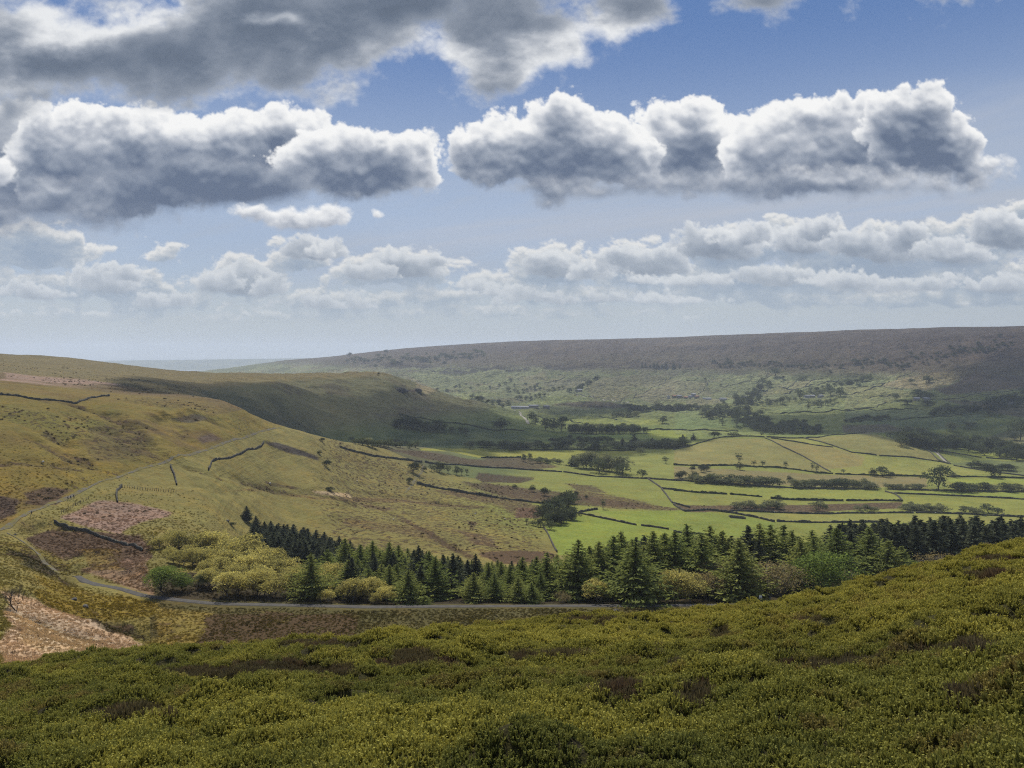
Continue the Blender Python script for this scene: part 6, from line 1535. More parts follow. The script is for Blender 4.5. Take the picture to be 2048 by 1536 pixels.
WL = [
 (cC((0,790),(120,760),(270,718),(400,711),(530,716)), 'dark wall over the skyline of the round knoll, left half', 0),
 (cC((545,716),(650,721),(760,722),(900,756),(1040,805),(1185,822)), 'dark wall running down the back shoulder of the knoll', 0),
 (cC((1205,825),(1400,836),(1560,860),(1610,872)), 'dark wall between the two right knoll pastures', 0),
 (cC((1640,882),(1850,918),(2048,942)), 'dark wall running on from the lane to the right edge', 0),
 (cC((535,722),(640,775),(740,820),(830,870),(915,918)), 'thick dark wall slanting down across the knoll face', 0),
 (cC((570,722),(700,742),(850,766),(930,774)), 'thin wall branching over the middle of the knoll', 0),
 (cC((775,720),(900,707),(1060,695),(1190,697),(1300,730),(1430,766)), 'wall along the crest of the second knoll', 0),
 (cC((1440,768),(1500,805),(1545,848),(1590,866)), 'left wall of the short steep lane', 0),
 (cC((1465,765),(1530,795),(1580,842),(1620,872)), 'right wall of the short steep lane', 0),
 (cC((0,879),(150,884),(350,881),(560,891),(760,913),(930,930)), 'hedge along the foot of the knoll, left part', 1),
 (cC((945,932),(1180,941),(1480,946)), 'hedge along the foot of the knoll, middle part', 1),
 (cC((1600,948),(1800,949),(2048,956)), 'hedge along the foot of the knoll, right part', 1),
 (cC((0,968),(300,988),(620,1010),(900,1019),(1100,1020)), 'low wall under the long willow hedge', 0),
 (cC((1240,1035),(1300,1052),(1338,1088)), 'short wall bending down at the end of the green field', 0),
 (cC((0,1028),(150,1042),(310,1050)), 'hedge bank below the green field, left piece', 1),
 (cC((330,1051),(430,1058),(515,1066)), 'hedge bank below the green field, second piece', 1),
 (cC((570,1076),(800,1086),(990,1089)), 'hedge bank below the green field, third piece', 1),
 (cC((1012,1089),(1180,1088),(1335,1091)), 'hedge bank below the green field, right piece', 1),
 (cC((1270,1022),(1500,1028),(2048,1034)), 'low wall at the far side of the right meadow', 0),
 (cC((1290,1045),(1500,1054),(1800,1066),(2048,1080)), 'dark wall across the right meadow', 0),
 (cC((0,1112),(60,1150),(200,1142),(330,1158),(480,1186),(588,1212)), 'wall winding below the rushy strip to the plantation', 0),
 (cC((335,1147),(600,1158),(1000,1161),(1400,1160)), 'long wall under the rushy strip', 0),
 (cC((1420,1160),(1700,1166),(2048,1182)), 'long wall under the right willow clumps', 0),
 (cC((605,1210),(900,1216),(1200,1212)), 'wall just above the plantation tips', 0),
 (cC((0,1272),(190,1288)), 'wall piece showing between the conifer tips', 0),
 (cC((1540,797),(1680,816),(1800,836)), 'wall under the bright strip right of the lane, left piece', 0),
 (cC((1830,838),(1950,846),(2048,853)), 'wall under the bright strip right of the lane, right piece', 0),
 (cB((0,628),(200,682),(350,700),(480,716)), 'wall dropping along the edge of the left spur', 0),
 (cB((500,718),(700,732),(1000,753),(1300,773)), 'long dark wall across the heathery pasture', 0),
 (cB((1310,774),(1500,800),(1800,812),(2000,826)), 'wall under the leafy copse running right', 0),
 (cB((1805,815),(1880,868),(1915,915),(1945,955),(2048,982)), 'curving wall down the meadow below the copse', 0),
 (cB((1885,872),(1960,878),(2048,889)), 'short level wall right of the curving one', 0),
 (cB((450,842),(650,880),(900,922),(1150,955),(1290,962)), 'half ruined wall over the rushy pasture', 0),
 (cB((1385,1012),(1560,1050),(1735,1085)), 'thick dark wall along the bright green field, upper piece', 0),
 (cB((1765,1088),(1850,1098),(1925,1110)), 'thick dark wall along the bright green field, lower piece', 0),
 (cB((1190,1088),(1230,1165),(1270,1242)), 'wall at the left edge of the bright green field', 0),
 (cB((1400,1012),(1455,1000),(1505,992)), 'short wall above the corner of the bright green field', 0),
 (cB((830,690),(950,690),(1060,688)), 'hedge under the yellow green field', 1),
 (cA((320,1067),(480,1117),(640,1172),(835,1235)), 'tall black stone wall beside the pink bracken', 0),
 (cA((0,322),(120,332),(230,352),(340,358),(450,372)), 'black wall across the upper left moor', 0),
 (cA((452,372),(530,340),(640,329)), 'wall rising from the bend on the upper left moor', 0),
 (cA((1545,602),(1530,625),(1450,642),(1350,692),(1240,712),(1222,762)), 'thin wall wandering below the old track', 0),
 (cA((1000,742),(1020,790),(1033,850)), 'short wall dropping from the old track', 0),
 (cA((690,952),(682,915),(684,885),(712,858)), 'crooked short wall above the pink bracken', 0),
 (c5((0,157),(60,133),(230,127),(400,122)), 'far wall at the top of a square field', 0),
 (c5((412,124),(340,218),(270,280)), 'far wall down the right side of a square field', 0),
 (c5((560,212),(700,162),(880,124),(1000,92),(1130,62)), 'far wall rising to the dark copse', 0),
 (c5((885,124),(980,160)), 'short far wall by the gill wood', 0),
 (c5((1030,255),(1130,217),(1280,212),(1440,217)), 'far wall across the middle pastures', 0),
 (c5((1290,212),(1420,128)), 'far wall dividing two small pastures, left', 0),
 (c5((1525,198),(1615,122)), 'far wall dividing two small pastures, right', 0),
 (c5((1440,217),(1640,182),(1880,142),(2048,62)), 'long far wall climbing to the right', 0),
 (c5((1230,140),(1420,127),(1620,120),(1740,108)), 'far wall along the moor edge', 0),
 (c5((1290,282),(1440,222)), 'far wall slanting by the dark round tree', 0),
 (c5((900,506),(1300,501),(1760,493),(2048,466)), 'long hedge at the edge of the shaded fields', 1),
 (c5((0,702),(400,708),(740,720)), 'pale hedge line behind the knoll', 1),
 (c4((1280,368),(1450,322),(1640,222),(1820,122),(2048,32)), 'far wall climbing straight to the moor', 0),
 (c4((1440,328),(1700,316),(1850,308)), 'far wall before the white gabled farm', 0),
 (c4((750,266),(860,300),(985,322)), 'far lane wall above the pale field', 0),
 (c4((1010,345),(1120,352),(1250,364)), 'far lane wall right of the pale field', 0),
 (c4((310,182),(420,146),(600,112),(860,72)), 'far wall over the left pasture', 0),
 (c4((960,212),(1120,156)), 'far wall right of the gill wood', 0),
 (c4((330,546),(480,572),(640,588),(850,626)), 'hedge across the bright valley field', 1),
 (c4((1050,540),(1150,560),(1250,586)), 'short hedge in the bright valley fields', 1),
 (c4((0,938),(500,940),(1000,940),(1480,936)), 'dark hedge along the back of the yellow field', 1),
 (c4((1610,697),(1800,702),(2048,706)), 'hedge right of the rectangular plantation', 1),
 (c3((580,585),(850,625),(1200,680),(1500,730),(2040,775)), 'hedge across the shaded green slope', 1),
 (c6((0,460),(300,432),(540,370)), 'wall under the lit right pastures', 0),
 (c6((0,282),(120,262),(330,192),(440,160)), 'far wall left in the lit right pastures', 0),
 (c6((200,186),(450,156),(640,72),(800,14)), 'far wall climbing through the lit right pastures', 0),
 (c6((380,182),(520,210),(660,226)), 'dark far wall ending at the scrub', 0),
 (c6((200,320),(400,300),(540,288)), 'far wall by the upright tree', 0),
 (c6((1120,335),(1400,302),(1760,256),(2048,206)), 'wall across the shaded moor slope', 0),
 (c6((500,562),(1000,542),(1300,512),(1600,490)), 'hedge in the shaded fields at right', 1),
 (c6((0,470),(400,468),(830,452)), 'dark hedge under the shaded farm', 1),
]
for pts, lab, hd in WL: wall(pts, lab, bool(hd))

# ------------------------------------------------------------------ roads laid a little above the ground
m, t = new_mat('worn_asphalt')
geo = t.nodes.new('ShaderNodeNewGeometry'); Pw = S(t, geo.outputs['Position'])
nn = noise(t, Pw, 0.9, 5, 0.7); nf = noise(t, Pw, 14, 3, 0.6)
col = mix(t, nn.step(0.3, 0.7), (0.048, 0.044, 0.039), (0.076, 0.070, 0.060)); col = mix(t, nf.step(0.4, 0.7) * 0.4, col, (0.07, 0.07, 0.07))
pb = t.nodes.new('ShaderNodeBsdfPrincipled'); pb.inputs['Roughness'].default_value = 0.95; pb.inputs['Specular IOR Level'].default_value = 0.08; t.links.new(col.s, pb.inputs['Base Color']); finish(t, pb.outputs[0]); M_ROAD = m
m, t = new_mat('stony_track')
geo = t.nodes.new('ShaderNodeNewGeometry'); Pw = S(t, geo.outputs['Position'])
nn = noise(t, Pw, 0.7, 5, 0.7)
col = mix(t, nn.step(0.35, 0.65), (0.062, 0.055, 0.042), (0.105, 0.094, 0.070)); col = mix(t, noise(t, Pw, 0.22, 3, 0.7).step(0.42, 0.58) * 0.9, col, alb(128, 118, 62))
pb = t.nodes.new('ShaderNodeBsdfPrincipled'); pb.inputs['Roughness'].default_value = 0.95; pb.inputs['Specular IOR Level'].default_value = 0.08; t.links.new(col.s, pb.inputs['Base Color']); finish(t, pb.outputs[0]); M_TRACK = m
m, t = new_mat('limestone_lane')
geo = t.nodes.new('ShaderNodeNewGeometry'); Pw = S(t, geo.outputs['Position'])
col = mix(t, noise(t, Pw, 0.5, 4, 0.7), (0.17, 0.155, 0.125), (0.28, 0.26, 0.21))
pb = t.nodes.new('ShaderNodeBsdfPrincipled'); pb.inputs['Roughness'].default_value = 0.95; pb.inputs['Specular IOR Level'].default_value = 0.08; t.links.new(col.s, pb.inputs['Base Color']); finish(t, pb.outputs[0]); M_LANE = m

def strip(name, x, y, width, mat, lift=0.05, ragged=0.12, nacross=7, label=None, lvl=0.0):
    s = np.concatenate([[0], np.cumsum(np.hypot(np.diff(x), np.diff(y)))])
    n = max(8, int(s[-1] / 1.2)); q = np.linspace(0, s[-1], n)
    x, y = np.interp(q, s, x), np.interp(q, s, y)
    for _ in range(6): x[1:-1] = (x[:-2] + 2 * x[1:-1] + x[2:]) / 4; y[1:-1] = (y[:-2] + 2 * y[1:-1] + y[2:]) / 4
    tx, ty = np.gradient(x), np.gradient(y); L_ = np.hypot(tx, ty) + 1e-9; nx, ny = -ty / L_, tx / L_
    ww = (np.interp(q / q[-1], *width) if isinstance(width, tuple) else width) * (1 + ragged * fbm(q / 6, q * 0, 3, 751))
    rows = []
    zc = h_ground(x, y)
    k_ = np.ones(9) / 9; zc = np.convolve(np.pad(zc, 4, mode='edge'), k_, 'valid')
    for a in np.linspace(-0.5, 0.5, nacross):
        X_, Y_ = x + nx * ww * a, y + ny * ww * a
        zg = h_ground(X_, Y_)
        z = np.maximum(zg + lift, zc + lvl) if lvl else zg + lift
        if abs(a) == 0.5 and lvl: z = np.minimum(z, zg) - 0.25
        rows.append(np.stack([X_, Y_, z], -1))
    co = np.stack(rows, 1)
    new_obj(name, mesh_np(name, co.reshape(-1, 3), grid_faces(n, nacross), True, None, mat), kind='structure')
    return x, y
strip('road', RXY[:, 0], RXY[:, 1], 2.5, M_ROAD, 0.12, 0.05, 9, lvl=0.16)
strip('track', TXY[:, 0], TXY[:, 1], 1.6, M_TRACK, 0.12, 0.4, 7)
strip('path', PXY[:, 0], PXY[:, 1], ([0, 0.3, 1], [0.5, 0.9, 2.2]), M_TRACK, 0.14, 0.3, 5)
def lane(pts, w, mat=None, ymin=205):
    W_ = np.array([hit(u, v, ymin)[:2] for u, v in pts]); strip('lane', W_[:, 0], W_[:, 1], w, mat or M_LANE, 0.16, 0.2, 5)
lane(cB((380,895),(420,850),(455,800),(480,770),(488,730)), 2.0, M_TRACK)
lane(c4((60,470),(120,510),(160,550),(200,590),(215,630)), 6, ymin=1200)
lane(c6((985,905),(1060,960),(1130,1030),(1160,1060)), 3.5, alb and M_LANE)
lane(c4((730,285),(790,305),(1000,345),(1100,356),(1260,366),(1400,372)), 5, ymin=1700)
# ------------------------------------------------------------------ farms, people, sheep and small things
def plain(name, c, rough=0.8, var=0.25, sc=3.0):
    m, t = new_mat(name)
    tcx = t.nodes.new('ShaderNodeTexCoord'); n = noise(t, S(t, tcx.outputs['Object']), sc, 4, 0.65)
    col = mix(t, n, np.array(c) * (1 - var), np.array(c) * (1 + var))
    pb = t.nodes.new('ShaderNodeBsdfPrincipled'); pb.inputs['Roughness'].default_value = rough; pb.inputs['Specular IOR Level'].default_value = 0.12
    t.links.new(col.s, pb.inputs['Base Color']); finish(t, pb.outputs[0]); return m
M_STONE = plain('house_stone', (0.20, 0.18, 0.145)); M_SLATE = plain('grey_roof', (0.16, 0.16, 0.17)); M_PANT = plain('red_pantiles', (0.20, 0.10, 0.06))
M_WHITE = plain('white_render', (0.32, 0.31, 0.29)); M_BOARD = plain('white_board', (0.75, 0.75, 0.74)); M_SHEET = plain('pale_sheet_roof', (0.20, 0.205, 0.21), 0.8); M_GLASS = plain('dark_glass', (0.03, 0.035, 0.04), 0.2)
M_WOOL = plain('wool', (0.55, 0.52, 0.45)); M_FACE = plain('sheep_face', (0.05, 0.045, 0.04)); M_POST = plain('weathered_wood', (0.085, 0.075, 0.06)); M_DARKC = plain('dark_clothes', (0.025, 0.028, 0.035))
M_ROCK = plain('gritstone', (0.075, 0.07, 0.062), 0.9, 0.4, 1.5); M_SKIN = plain('skin', (0.35, 0.22, 0.16)); M_RED = plain('dull_red_jacket', (0.16, 0.03, 0.025)); M_BLUE = plain('blue_jacket', (0.03, 0.05, 0.11)); M_HAIR = plain('brown_hair', (0.05, 0.03, 0.02))

def box_np(x0, x1, y0, y1, z0, z1):
    co = np.array([(x, y, z) for z in (z0, z1) for y in (y0, y1) for x in (x0, x1)], float)
    return co, np.array([(0, 2, 3, 1), (4, 5, 7, 6), (0, 1, 5, 4), (2, 6, 7, 3), (0, 4, 6, 2), (1, 3, 7, 5)])
def join_np(parts):
    co, fc, n = [], [], 0
    for c, f in parts: co.append(c); fc.append(np.asarray(f) + n); n += len(c)
    return np.concatenate(co), np.concatenate(fc)
def roof_np(l, w, z0, rise, over=0.35, th=0.22):
    """gabled roof along x, open under the eaves, with thickness"""
    l2, w2 = l / 2 + over, w / 2 + over; dz = rise * over / (w / 2)
    prof = [(-w2, z0 - dz), (0, z0 + rise), (w2, z0 - dz), (w2, z0 - dz + th), (0, z0 + rise + th), (-w2, z0 - dz + th)]
    co = np.array([(x, y, z) for x in (-l2, l2) for y, z in prof]); k = len(prof)
    fc = [(i, (i + 1) % k, k + (i + 1) % k, k + i) for i in range(k)] + [(0, 1, 4, 5), (1, 2, 3, 4), (k + 1, k, k + 5, k + 4), (k + 2, k + 1, k + 4, k + 3)]
    return co, np.array(fc)
def walls_np(l, w, h, rise):
    co = np.array([(x, y, z) for x in (-l / 2, l / 2) for y, z in ((-w / 2, -0.6), (-w / 2, h), (0, h + rise - 0.02), (w / 2, h), (w / 2, -0.6))])
    q = [(0, 1, 6, 5), (3, 4, 9, 8), (0, 4, 3, 1), (1, 3, 2, 2), (5, 6, 8, 9), (6, 7, 8, 8)]
    return co, q
def poly_me(name, co, q, mat):
    me = bpy.data.meshes.new(name); me.from_pydata(np.asarray(co).tolist(), [], [tuple(dict.fromkeys(int(i) for i in f)) for f in q]); me.update(); me.materials.append(mat); return me
def house(u, v, l, w, h, rise, rot, wallm, roofm, label, name='farmhouse', cat='house', chim=True, ymin=1300, wins=True, group=None):
    p = hit(u, v, ymin); o = new_obj(name, None); o.location = p; o.rotation_euler = (0, 0, rot); o['label'] = label; o['category'] = cat
    if group: o['group'] = group
    wl = new_obj('wall', poly_me('wall', *walls_np(l, w, h, rise), wallm), None, o)
    c, f = roof_np(l, w, h, rise); rf = new_obj('roof', mesh_np('roof', c, f, False, None, roofm), None, o)
    if chim:
        for sx in (-1, 1):
            c, f = box_np(sx * (l / 2 - 0.9) - 0.4, sx * (l / 2 - 0.9) + 0.4, -0.45, 0.45, h + rise - 0.6, h + rise + 1.1); new_obj('chimney', mesh_np('chimney', c, f, False, None, wallm), None, rf)
    if wins:
        for sx in (-0.3, 0.0, 0.3):
            for zz in ((1.0, h - 1.6) if h > 4 else (1.0,)):
                c, f = box_np(sx * l - 0.5, sx * l + 0.5, -w / 2 - 0.06, -w / 2 + 0.05, zz, zz + 1.2); new_obj('window', mesh_np('window', c, f, False, None, M_GLASS), None, o)
    return o
HS = [
 (*m4(150, 452), 62, 16, 4.2, 3.0, 0.05, M_WHITE, M_SHEET, 'long pale roofed barn at the end of the hill nose', 'barn', 'barn', False),
 (*m4(275, 436), 26, 12, 4, 2.6, 0.08, M_STONE, M_SHEET, 'shorter pale barn just behind the long one', 'barn', 'barn', False),
 (*m4(425, 450), 16, 9, 5, 3, 0.3, M_STONE, M_SLATE, 'grey farmhouse right of the long pale barn'),
 (*m4(800, 250), 26, 11, 5, 3, 0.1, M_STONE, M_SHEET, 'pale roofed farm building under the far gill wood', 'barn', 'barn', False),
 (*m4(1855, 332), 12, 9, 6, 4, 1.4, M_WHITE, M_SLATE, 'white gabled house at the left of the far hamlet'),
 (*m4(1925, 325), 15, 9, 5, 3.2, 0.2, M_STONE, M_PANT, 'stone house right of the white gabled one'),
 (*m4(1985, 322), 14, 9, 5, 3.2, -0.2, M_STONE, M_SLATE, 'stone house in the middle left of the far hamlet'),
 (*m5(45, 325), 15, 9, 5, 3.2, 0.3, M_STONE, M_SLATE, 'slate roofed stone house in the hamlet centre, left'),
 (*m5(125, 338), 14, 9, 5, 3.2, 0.0, M_STONE, M_PANT, 'red roofed house low in the hamlet'),
 (*m5(190, 325), 16, 9, 5, 3.2, 0.2, M_WHITE, M_SLATE, 'white house in the hamlet centre'),
 (*m5(215, 306), 14, 9, 5, 3.2, -0.1, M_STONE, M_SHEET, 'pale roofed house highest in the hamlet'),
 (*m5(255, 330), 14, 9, 5, 3.2, 0.4, M_STONE, M_PANT, 'red roofed house right of the white hamlet house'),
 (*m5(372, 350), 24, 12, 4, 2.6, 0.05, M_WHITE, M_SHEET, 'bright white roofed shed at the right of the hamlet', 'barn', 'barn', False),
 (*m5(560, 352), 20, 10, 4, 2.6, 0.1, M_WHITE, M_SHEET, 'white shed alone in the field right of the hamlet', 'barn', 'barn', False),
 (*m5(822, 336), 14, 9, 5, 3, 0.3, M_WHITE, M_SLATE, 'small white house left of the gill wood'),
 (*m5(1540, 328), 14, 9, 5, 3, 0.1, M_WHITE, M_SLATE, 'white farmhouse among trees, left end'),
 (*m5(1600, 324), 16, 9, 5, 3, 0.0, M_STONE, M_SHEET, 'pale roofed farm building in the middle of the white farm', 'barn', 'barn', False),
 (*m5(1705, 322), 16, 9, 5, 3, 0.5, M_WHITE, M_SHEET, 'white farm building at the right end among trees', 'barn', 'barn', False),
 (*m6(818, 348), 14, 8, 4.5, 3, 0.0, M_STONE, M_SHEET, 'left pale roof of the shaded farm', 'barn', 'barn', False),
 (*m6(930, 350), 16, 9, 5, 3, 0.1, M_STONE, M_SHEET, 'right pale roof of the shaded farm', 'barn', 'barn', False),
 (*m6(1900, 388), 10, 7, 4, 2.6, 0.2, M_WHITE, M_SLATE, 'tiny white house in the shaded wood at right'),
]
for hargs in HS:
    u, v, l, w, h, ri, ro, wm, rm, lab = hargs[:10]; ex = hargs[10:]
    house(u, v, l, w, h, ri, ro, wm, rm, lab, *(ex[:2] if ex else ('farmhouse', 'house')), chim=(ex[2] if ex else True), wins=not ex)

# sheepfold: a small ring of stone in the green field
p = hit(*mC(370, 1187), 300); fold = []
for a, b in (((-6, -2.2), (6, -2.2)), ((6, -2.2), (6, 2.6)), ((6, 2.6), (-6, 2.6)), ((-6, 2.6), (-6, -1.0))):
    s = np.linspace(0, 1, 14); X = p[0] + a[0] + (b[0] - a[0]) * s; Y = p[1] + a[1] + (b[1] - a[1]) * s
    fold.append(barrier('x', X, Y, 1.4, 0.6, 0.25, None, len(fold)))
c, f = join_np(fold); o = new_obj('sheepfold', mesh_np('sheepfold', c, f, False, None, M_WALL)); o['label'] = 'small square stone sheepfold standing alone in the green field'; o['category'] = 'sheepfold'

# fence posts beside the old track
def fence(pts, n, label, ymin=200):
    Wp = np.array([hit(u, v, ymin)[:2] for u, v in pts]); d = np.concatenate([[0], np.cumsum(np.hypot(*np.diff(Wp, axis=0).T))])
    s = np.linspace(0, d[-1], n); x = np.interp(s, d, Wp[:, 0]); y = np.interp(s, d, Wp[:, 1])
    o = new_obj('post_fence', None); o.location = (x[0], y[0], hz(x[0], y[0])); o['label'] = label; o['category'] = 'fence'
    c, f = box_np(-0.09, 0.09, -0.09, 0.09, -0.3, 1.25); c[4:, :2] *= 0.8; pm = mesh_np('post', c, f, False, None, M_POST)
    seg = []; tops = []
    for i in range(n):
        q = new_obj('post', pm, None, o); z = hz(x[i], y[i]); q.location = (x[i] - x[0], y[i] - y[0], z - o.location[2]); q.rotation_euler = (rng.normal() * 0.07, rng.normal() * 0.07, rng.random() * 3)
        tops.append(np.array(q.location))
    for hgt in (0.55, 1.05):
        for a, b in zip(tops, tops[1:]): seg.append((a + (0, 0, hgt), b + (0, 0, hgt), 0.012, 0.012))
    c, f = tubes(seg, 4); new_obj('wire', mesh_np('wire', c, f, False, None, M_POST), None, o)
fence(cA((700,862),(780,868),(860,880),(940,886),(1030,890)), 24, 'row of weathered fence posts crossing the grass below the track')
fence(cA((360,1015),(400,995),(450,965),(520,930)), 13, 'row of weathered fence posts beside the track above the bracken')

# people walking on the old track
def person(u, v, facing, jacket, stride, label, ymin=100):
    p = hit(u, v, ymin)
    bm_v = {'pelvis': (0, 0, .93), 'waist': (0, 0, 1.1), 'chest': (0, .02, 1.33), 'neck': (0, .02, 1.5), 'head': (0, .04, 1.62), 'top': (0, .04, 1.74),
            'lhip': (.09, 0, .88), 'lknee': (.10, stride * .9, .50), 'lank': (.10, stride * 1.0, .09), 'ltoe': (.11, stride * 1.0 + .16, .04),
            'rhip': (-.09, 0, .88), 'rknee': (-.10, -stride * .35, .49), 'rank': (-.10, -stride * 1.1, .10), 'rtoe': (-.11, -stride * 1.1 + .15, .04),
            'lsh': (.18, 0, 1.43), 'lel': (.24, -.10 * stride * 3, 1.16), 'lwr': (.24, .06, .94), 'lhd': (.24, .10, .84), 'rsh': (-.18, 0, 1.43), 'rel': (-.24, .05, 1.16), 'rwr': (-.23, .16, .96), 'rhd': (-.22, .2, .87)}
    rad = {'pelvis': .15, 'waist': .14, 'chest': .17, 'neck': .06, 'head': .10, 'top': .07, 'lhip': .10, 'rhip': .10, 'lknee': .07, 'rknee': .07, 'lank': .05, 'rank': .05, 'ltoe': .045, 'rtoe': .045,
           'lsh': .075, 'rsh': .075, 'lel': .055, 'rel': .055, 'lwr': .04, 'rwr': .04, 'lhd': .045, 'rhd': .045}
    E = [('pelvis', 'waist'), ('waist', 'chest'), ('chest', 'neck'), ('neck', 'head'), ('head', 'top'), ('pelvis', 'lhip'), ('lhip', 'lknee'), ('lknee', 'lank'), ('lank', 'ltoe'), ('pelvis', 'rhip'), ('rhip', 'rknee'), ('rknee', 'rank'), ('rank', 'rtoe'),
         ('chest', 'lsh'), ('lsh', 'lel'), ('lel', 'lwr'), ('lwr', 'lhd'), ('chest', 'rsh'), ('rsh', 'rel'), ('rel', 'rwr'), ('rwr', 'rhd')]
    names = list(bm_v); me = bpy.data.meshes.new('body'); me.from_pydata([bm_v[k] for k in names], [(names.index(a), names.index(b)) for a, b in E], []); me.materials.append(jacket)
    o = new_obj('person', None); o.location = p; o.rotation_euler = (0, 0, facing); o['label'] = label; o['category'] = 'person'; o['group'] = 'walkers on the old track'
    b = new_obj('body', me, None, o)
    sk = b.modifiers.new('skin', 'SKIN'); sk.use_smooth_shade = True; b.modifiers.new('sub', 'SUBSURF').levels = 1; b.modifiers['sub'].render_levels = 1
    for i, k in enumerate(names):
        me.skin_vertices[0].data[i].radius = (rad[k], rad[k] * (0.75 if k in ('chest', 'waist', 'pelvis') else 1)); me.skin_vertices[0].data[i].use_root = (k == 'pelvis')
    c, f = tubes([((0, .02, 1.64), (0, .03, 1.76), .115, .07)], 8); c2 = c.copy(); new_obj('hair', mesh_np('hair', c2, f, True, None, M_HAIR), None, o)
    c, f = tubes([((-.095, -.16, 1.06), (-.095, -.16, 1.42), .11, .09), ((.095, -.16, 1.06), (.095, -.16, 1.42), .11, .09)], 8); new_obj('rucksack', mesh_np('rucksack', c, f, True, None, M_POST), None, o)
for a in (('lead', *mA(398, 938), -0.6, M_DARKC, .22, 'dark clothed walker leading a group of three on the track'), ('mid', *mA(414, 934), -0.5, M_BLUE, .25, 'walker in the middle of a group of three on the track'),
          ('last', *mA(432, 928), -0.6, M_DARKC, .2, 'dark clothed walker last in a group of three on the track'), ('lone', *mA(184, 1028), 2.4, M_DARKC, .22, 'lone dark clothed walker lower down on the track')):
    person(*a[1:])

# sheep grazing
def sheep_mesh():
    segs = [((-.42, 0, .62), (-.2, 0, .66), .20, .30), ((-.2, 0, .66), (.25, 0, .66), .30, .29), ((.25, 0, .66), (.45, 0, .66), .29, .17)]
    return tubes(segs, 8), tubes([((.42, 0, .68), (.62, 0, .48), .11, .09), ((.62, 0, .48), (.74, 0, .30), .09, .05), ((.50, .08, .62), (.46, .2, .6), .035, .02), ((.50, -.08, .62), (.46, -.2, .6), .035, .02)], 6), [tubes([((x, y, .48), (x, y, .0), .05, .035)], 5) for x in (-.28, .28) for y in (-.13, .13)]
fl, hd, lg = sheep_mesh()
me_f = mesh_np('fleece', *fl, True, None, M_WOOL); me_h = mesh_np('head', *hd, True, None, M_FACE); me_l = [mesh_np('leg', *q, True, None, M_FACE) for q in lg]
SH = [(mB, 100, 832, 'left of the farm lane'), (mB, 312, 1057, 'on the rough pasture above the dark spruces'), (mB, 965, 1052, 'left of the bushy clump'), (mB, 1182, 797, 'below the long dark wall'), (mB, 1388, 850, 'in the heathery pasture under the copse'), (mB, 792, 1022, 'in the middle of the rushy pasture'),
      (mC, 1366, 882, 'on the knoll foot pasture, right'), (mC, 1358, 912, 'just above the knoll hedge at right'), (mC, 1928, 1166, 'under the last willow clump'), (mC, 1530, 1162, 'under the right willow clumps'), (mC, 586, 1158, 'at the left end of the pale strip field'), (mC, 950, 1162, 'in the pale strip field, middle'),
      (mC, 1402, 1160, 'in the pale strip field, right'), (mA, 252, 722, 'on the golden hillside at left'), (mA, 1580, 845, 'on the pasture above the sandy strip'), (mC, 760, 850, 'on the middle knoll pasture'), (mC, 1420, 870, 'on the right knoll pasture by the wall'), (mB, 520, 1010, 'in the rushy pasture, upper left'), (mB, 1180, 520, 'far off by the plantation')]
for f_, x, y, where in SH:
    p = hit(*f_(x, y), 205); o = new_obj('sheep', None); o.location = p; o.rotation_euler = (0, 0, rng.random() * 6.28); o.scale = (1.25,) * 3
    o['label'] = 'small white sheep ' + where; o['category'] = 'sheep'; o['group'] = 'sheep in the dale'
    new_obj('fleece', me_f, None, o); new_obj('head', me_h, None, o)
    for q in me_l: new_obj('leg', q, None, o)

# white notice by the road
u, v = 1521, 1199; p = at(u, 197.0); zz = -(1194 - VH) / FPX * 197.0
o = new_obj('notice_board', None); o.location = p; o['label'] = 'small blank white notice board on a post beside the road'; o['category'] = 'sign'
c, f = box_np(-0.38, 0.38, -0.03, 0.03, zz - p[2] - 0.5, zz - p[2] + 0.45); new_obj('board', mesh_np('board', c, f, False, None, M_BOARD), None, o)
c, f = box_np(-0.06, 0.06, 0.035, 0.14, -0.4, zz - p[2] + 0.3); new_obj('post', mesh_np('post', c, f, False, None, M_POST), None, o)

# bare shrub on the bracken bank and grey lichened stones in the heather
tk, _ = twigs(5, 0.9, 6, 3), None
M_TWIG = bark_mat('twig_bark', (0.075, 0.062, 0.05))
p = hit(33, 1222, 80); o = new_obj('bare_shrub', mesh_np('bare_shrub', tk[0], tk[1], False, None, M_TWIG)); o.location = p; o.scale = (5.2, 5.2, 4.6)
o['label'] = 'leafless twiggy shrub leaning on the bracken bank at left'; o['category'] = 'shrub'
def rock(p, s, label, seed, flat=0.6):
    g = np.random.default_rng(seed); b_ = bpy.data.meshes.new('boulder'); import bmesh
    q = bmesh.new(); bmesh.ops.create_icosphere(q, subdivisions=3, radius=1.0)
    for vtx in q.verts:
        c = np.array(vtx.co); k = 1 + 0.30 * float(fbm(np.array([c[0] * 1.7 + seed]), np.array([c[1] * 1.7 + c[2] * 1.3]), 3, 950)[0])
        vtx.co = c * k * np.array([1, .8, flat])
    q.to_mesh(b_); q.free(); b_.materials.append(M_ROCK)
    o = new_obj('boulder', b_); o.location = p; o.scale = (s,) * 3; o.rotation_euler = (0, 0, g.random() * 6); o['label'] = label; o['category'] = 'rock'
def fgp_at(u, v):
    s_ = float(fg_slope(u)); Y = EYE / max((v - VH) / FPX - s_, 0.02); X = (u - UC) / FPX * Y; return np.array([X, Y, hz(X, Y)])
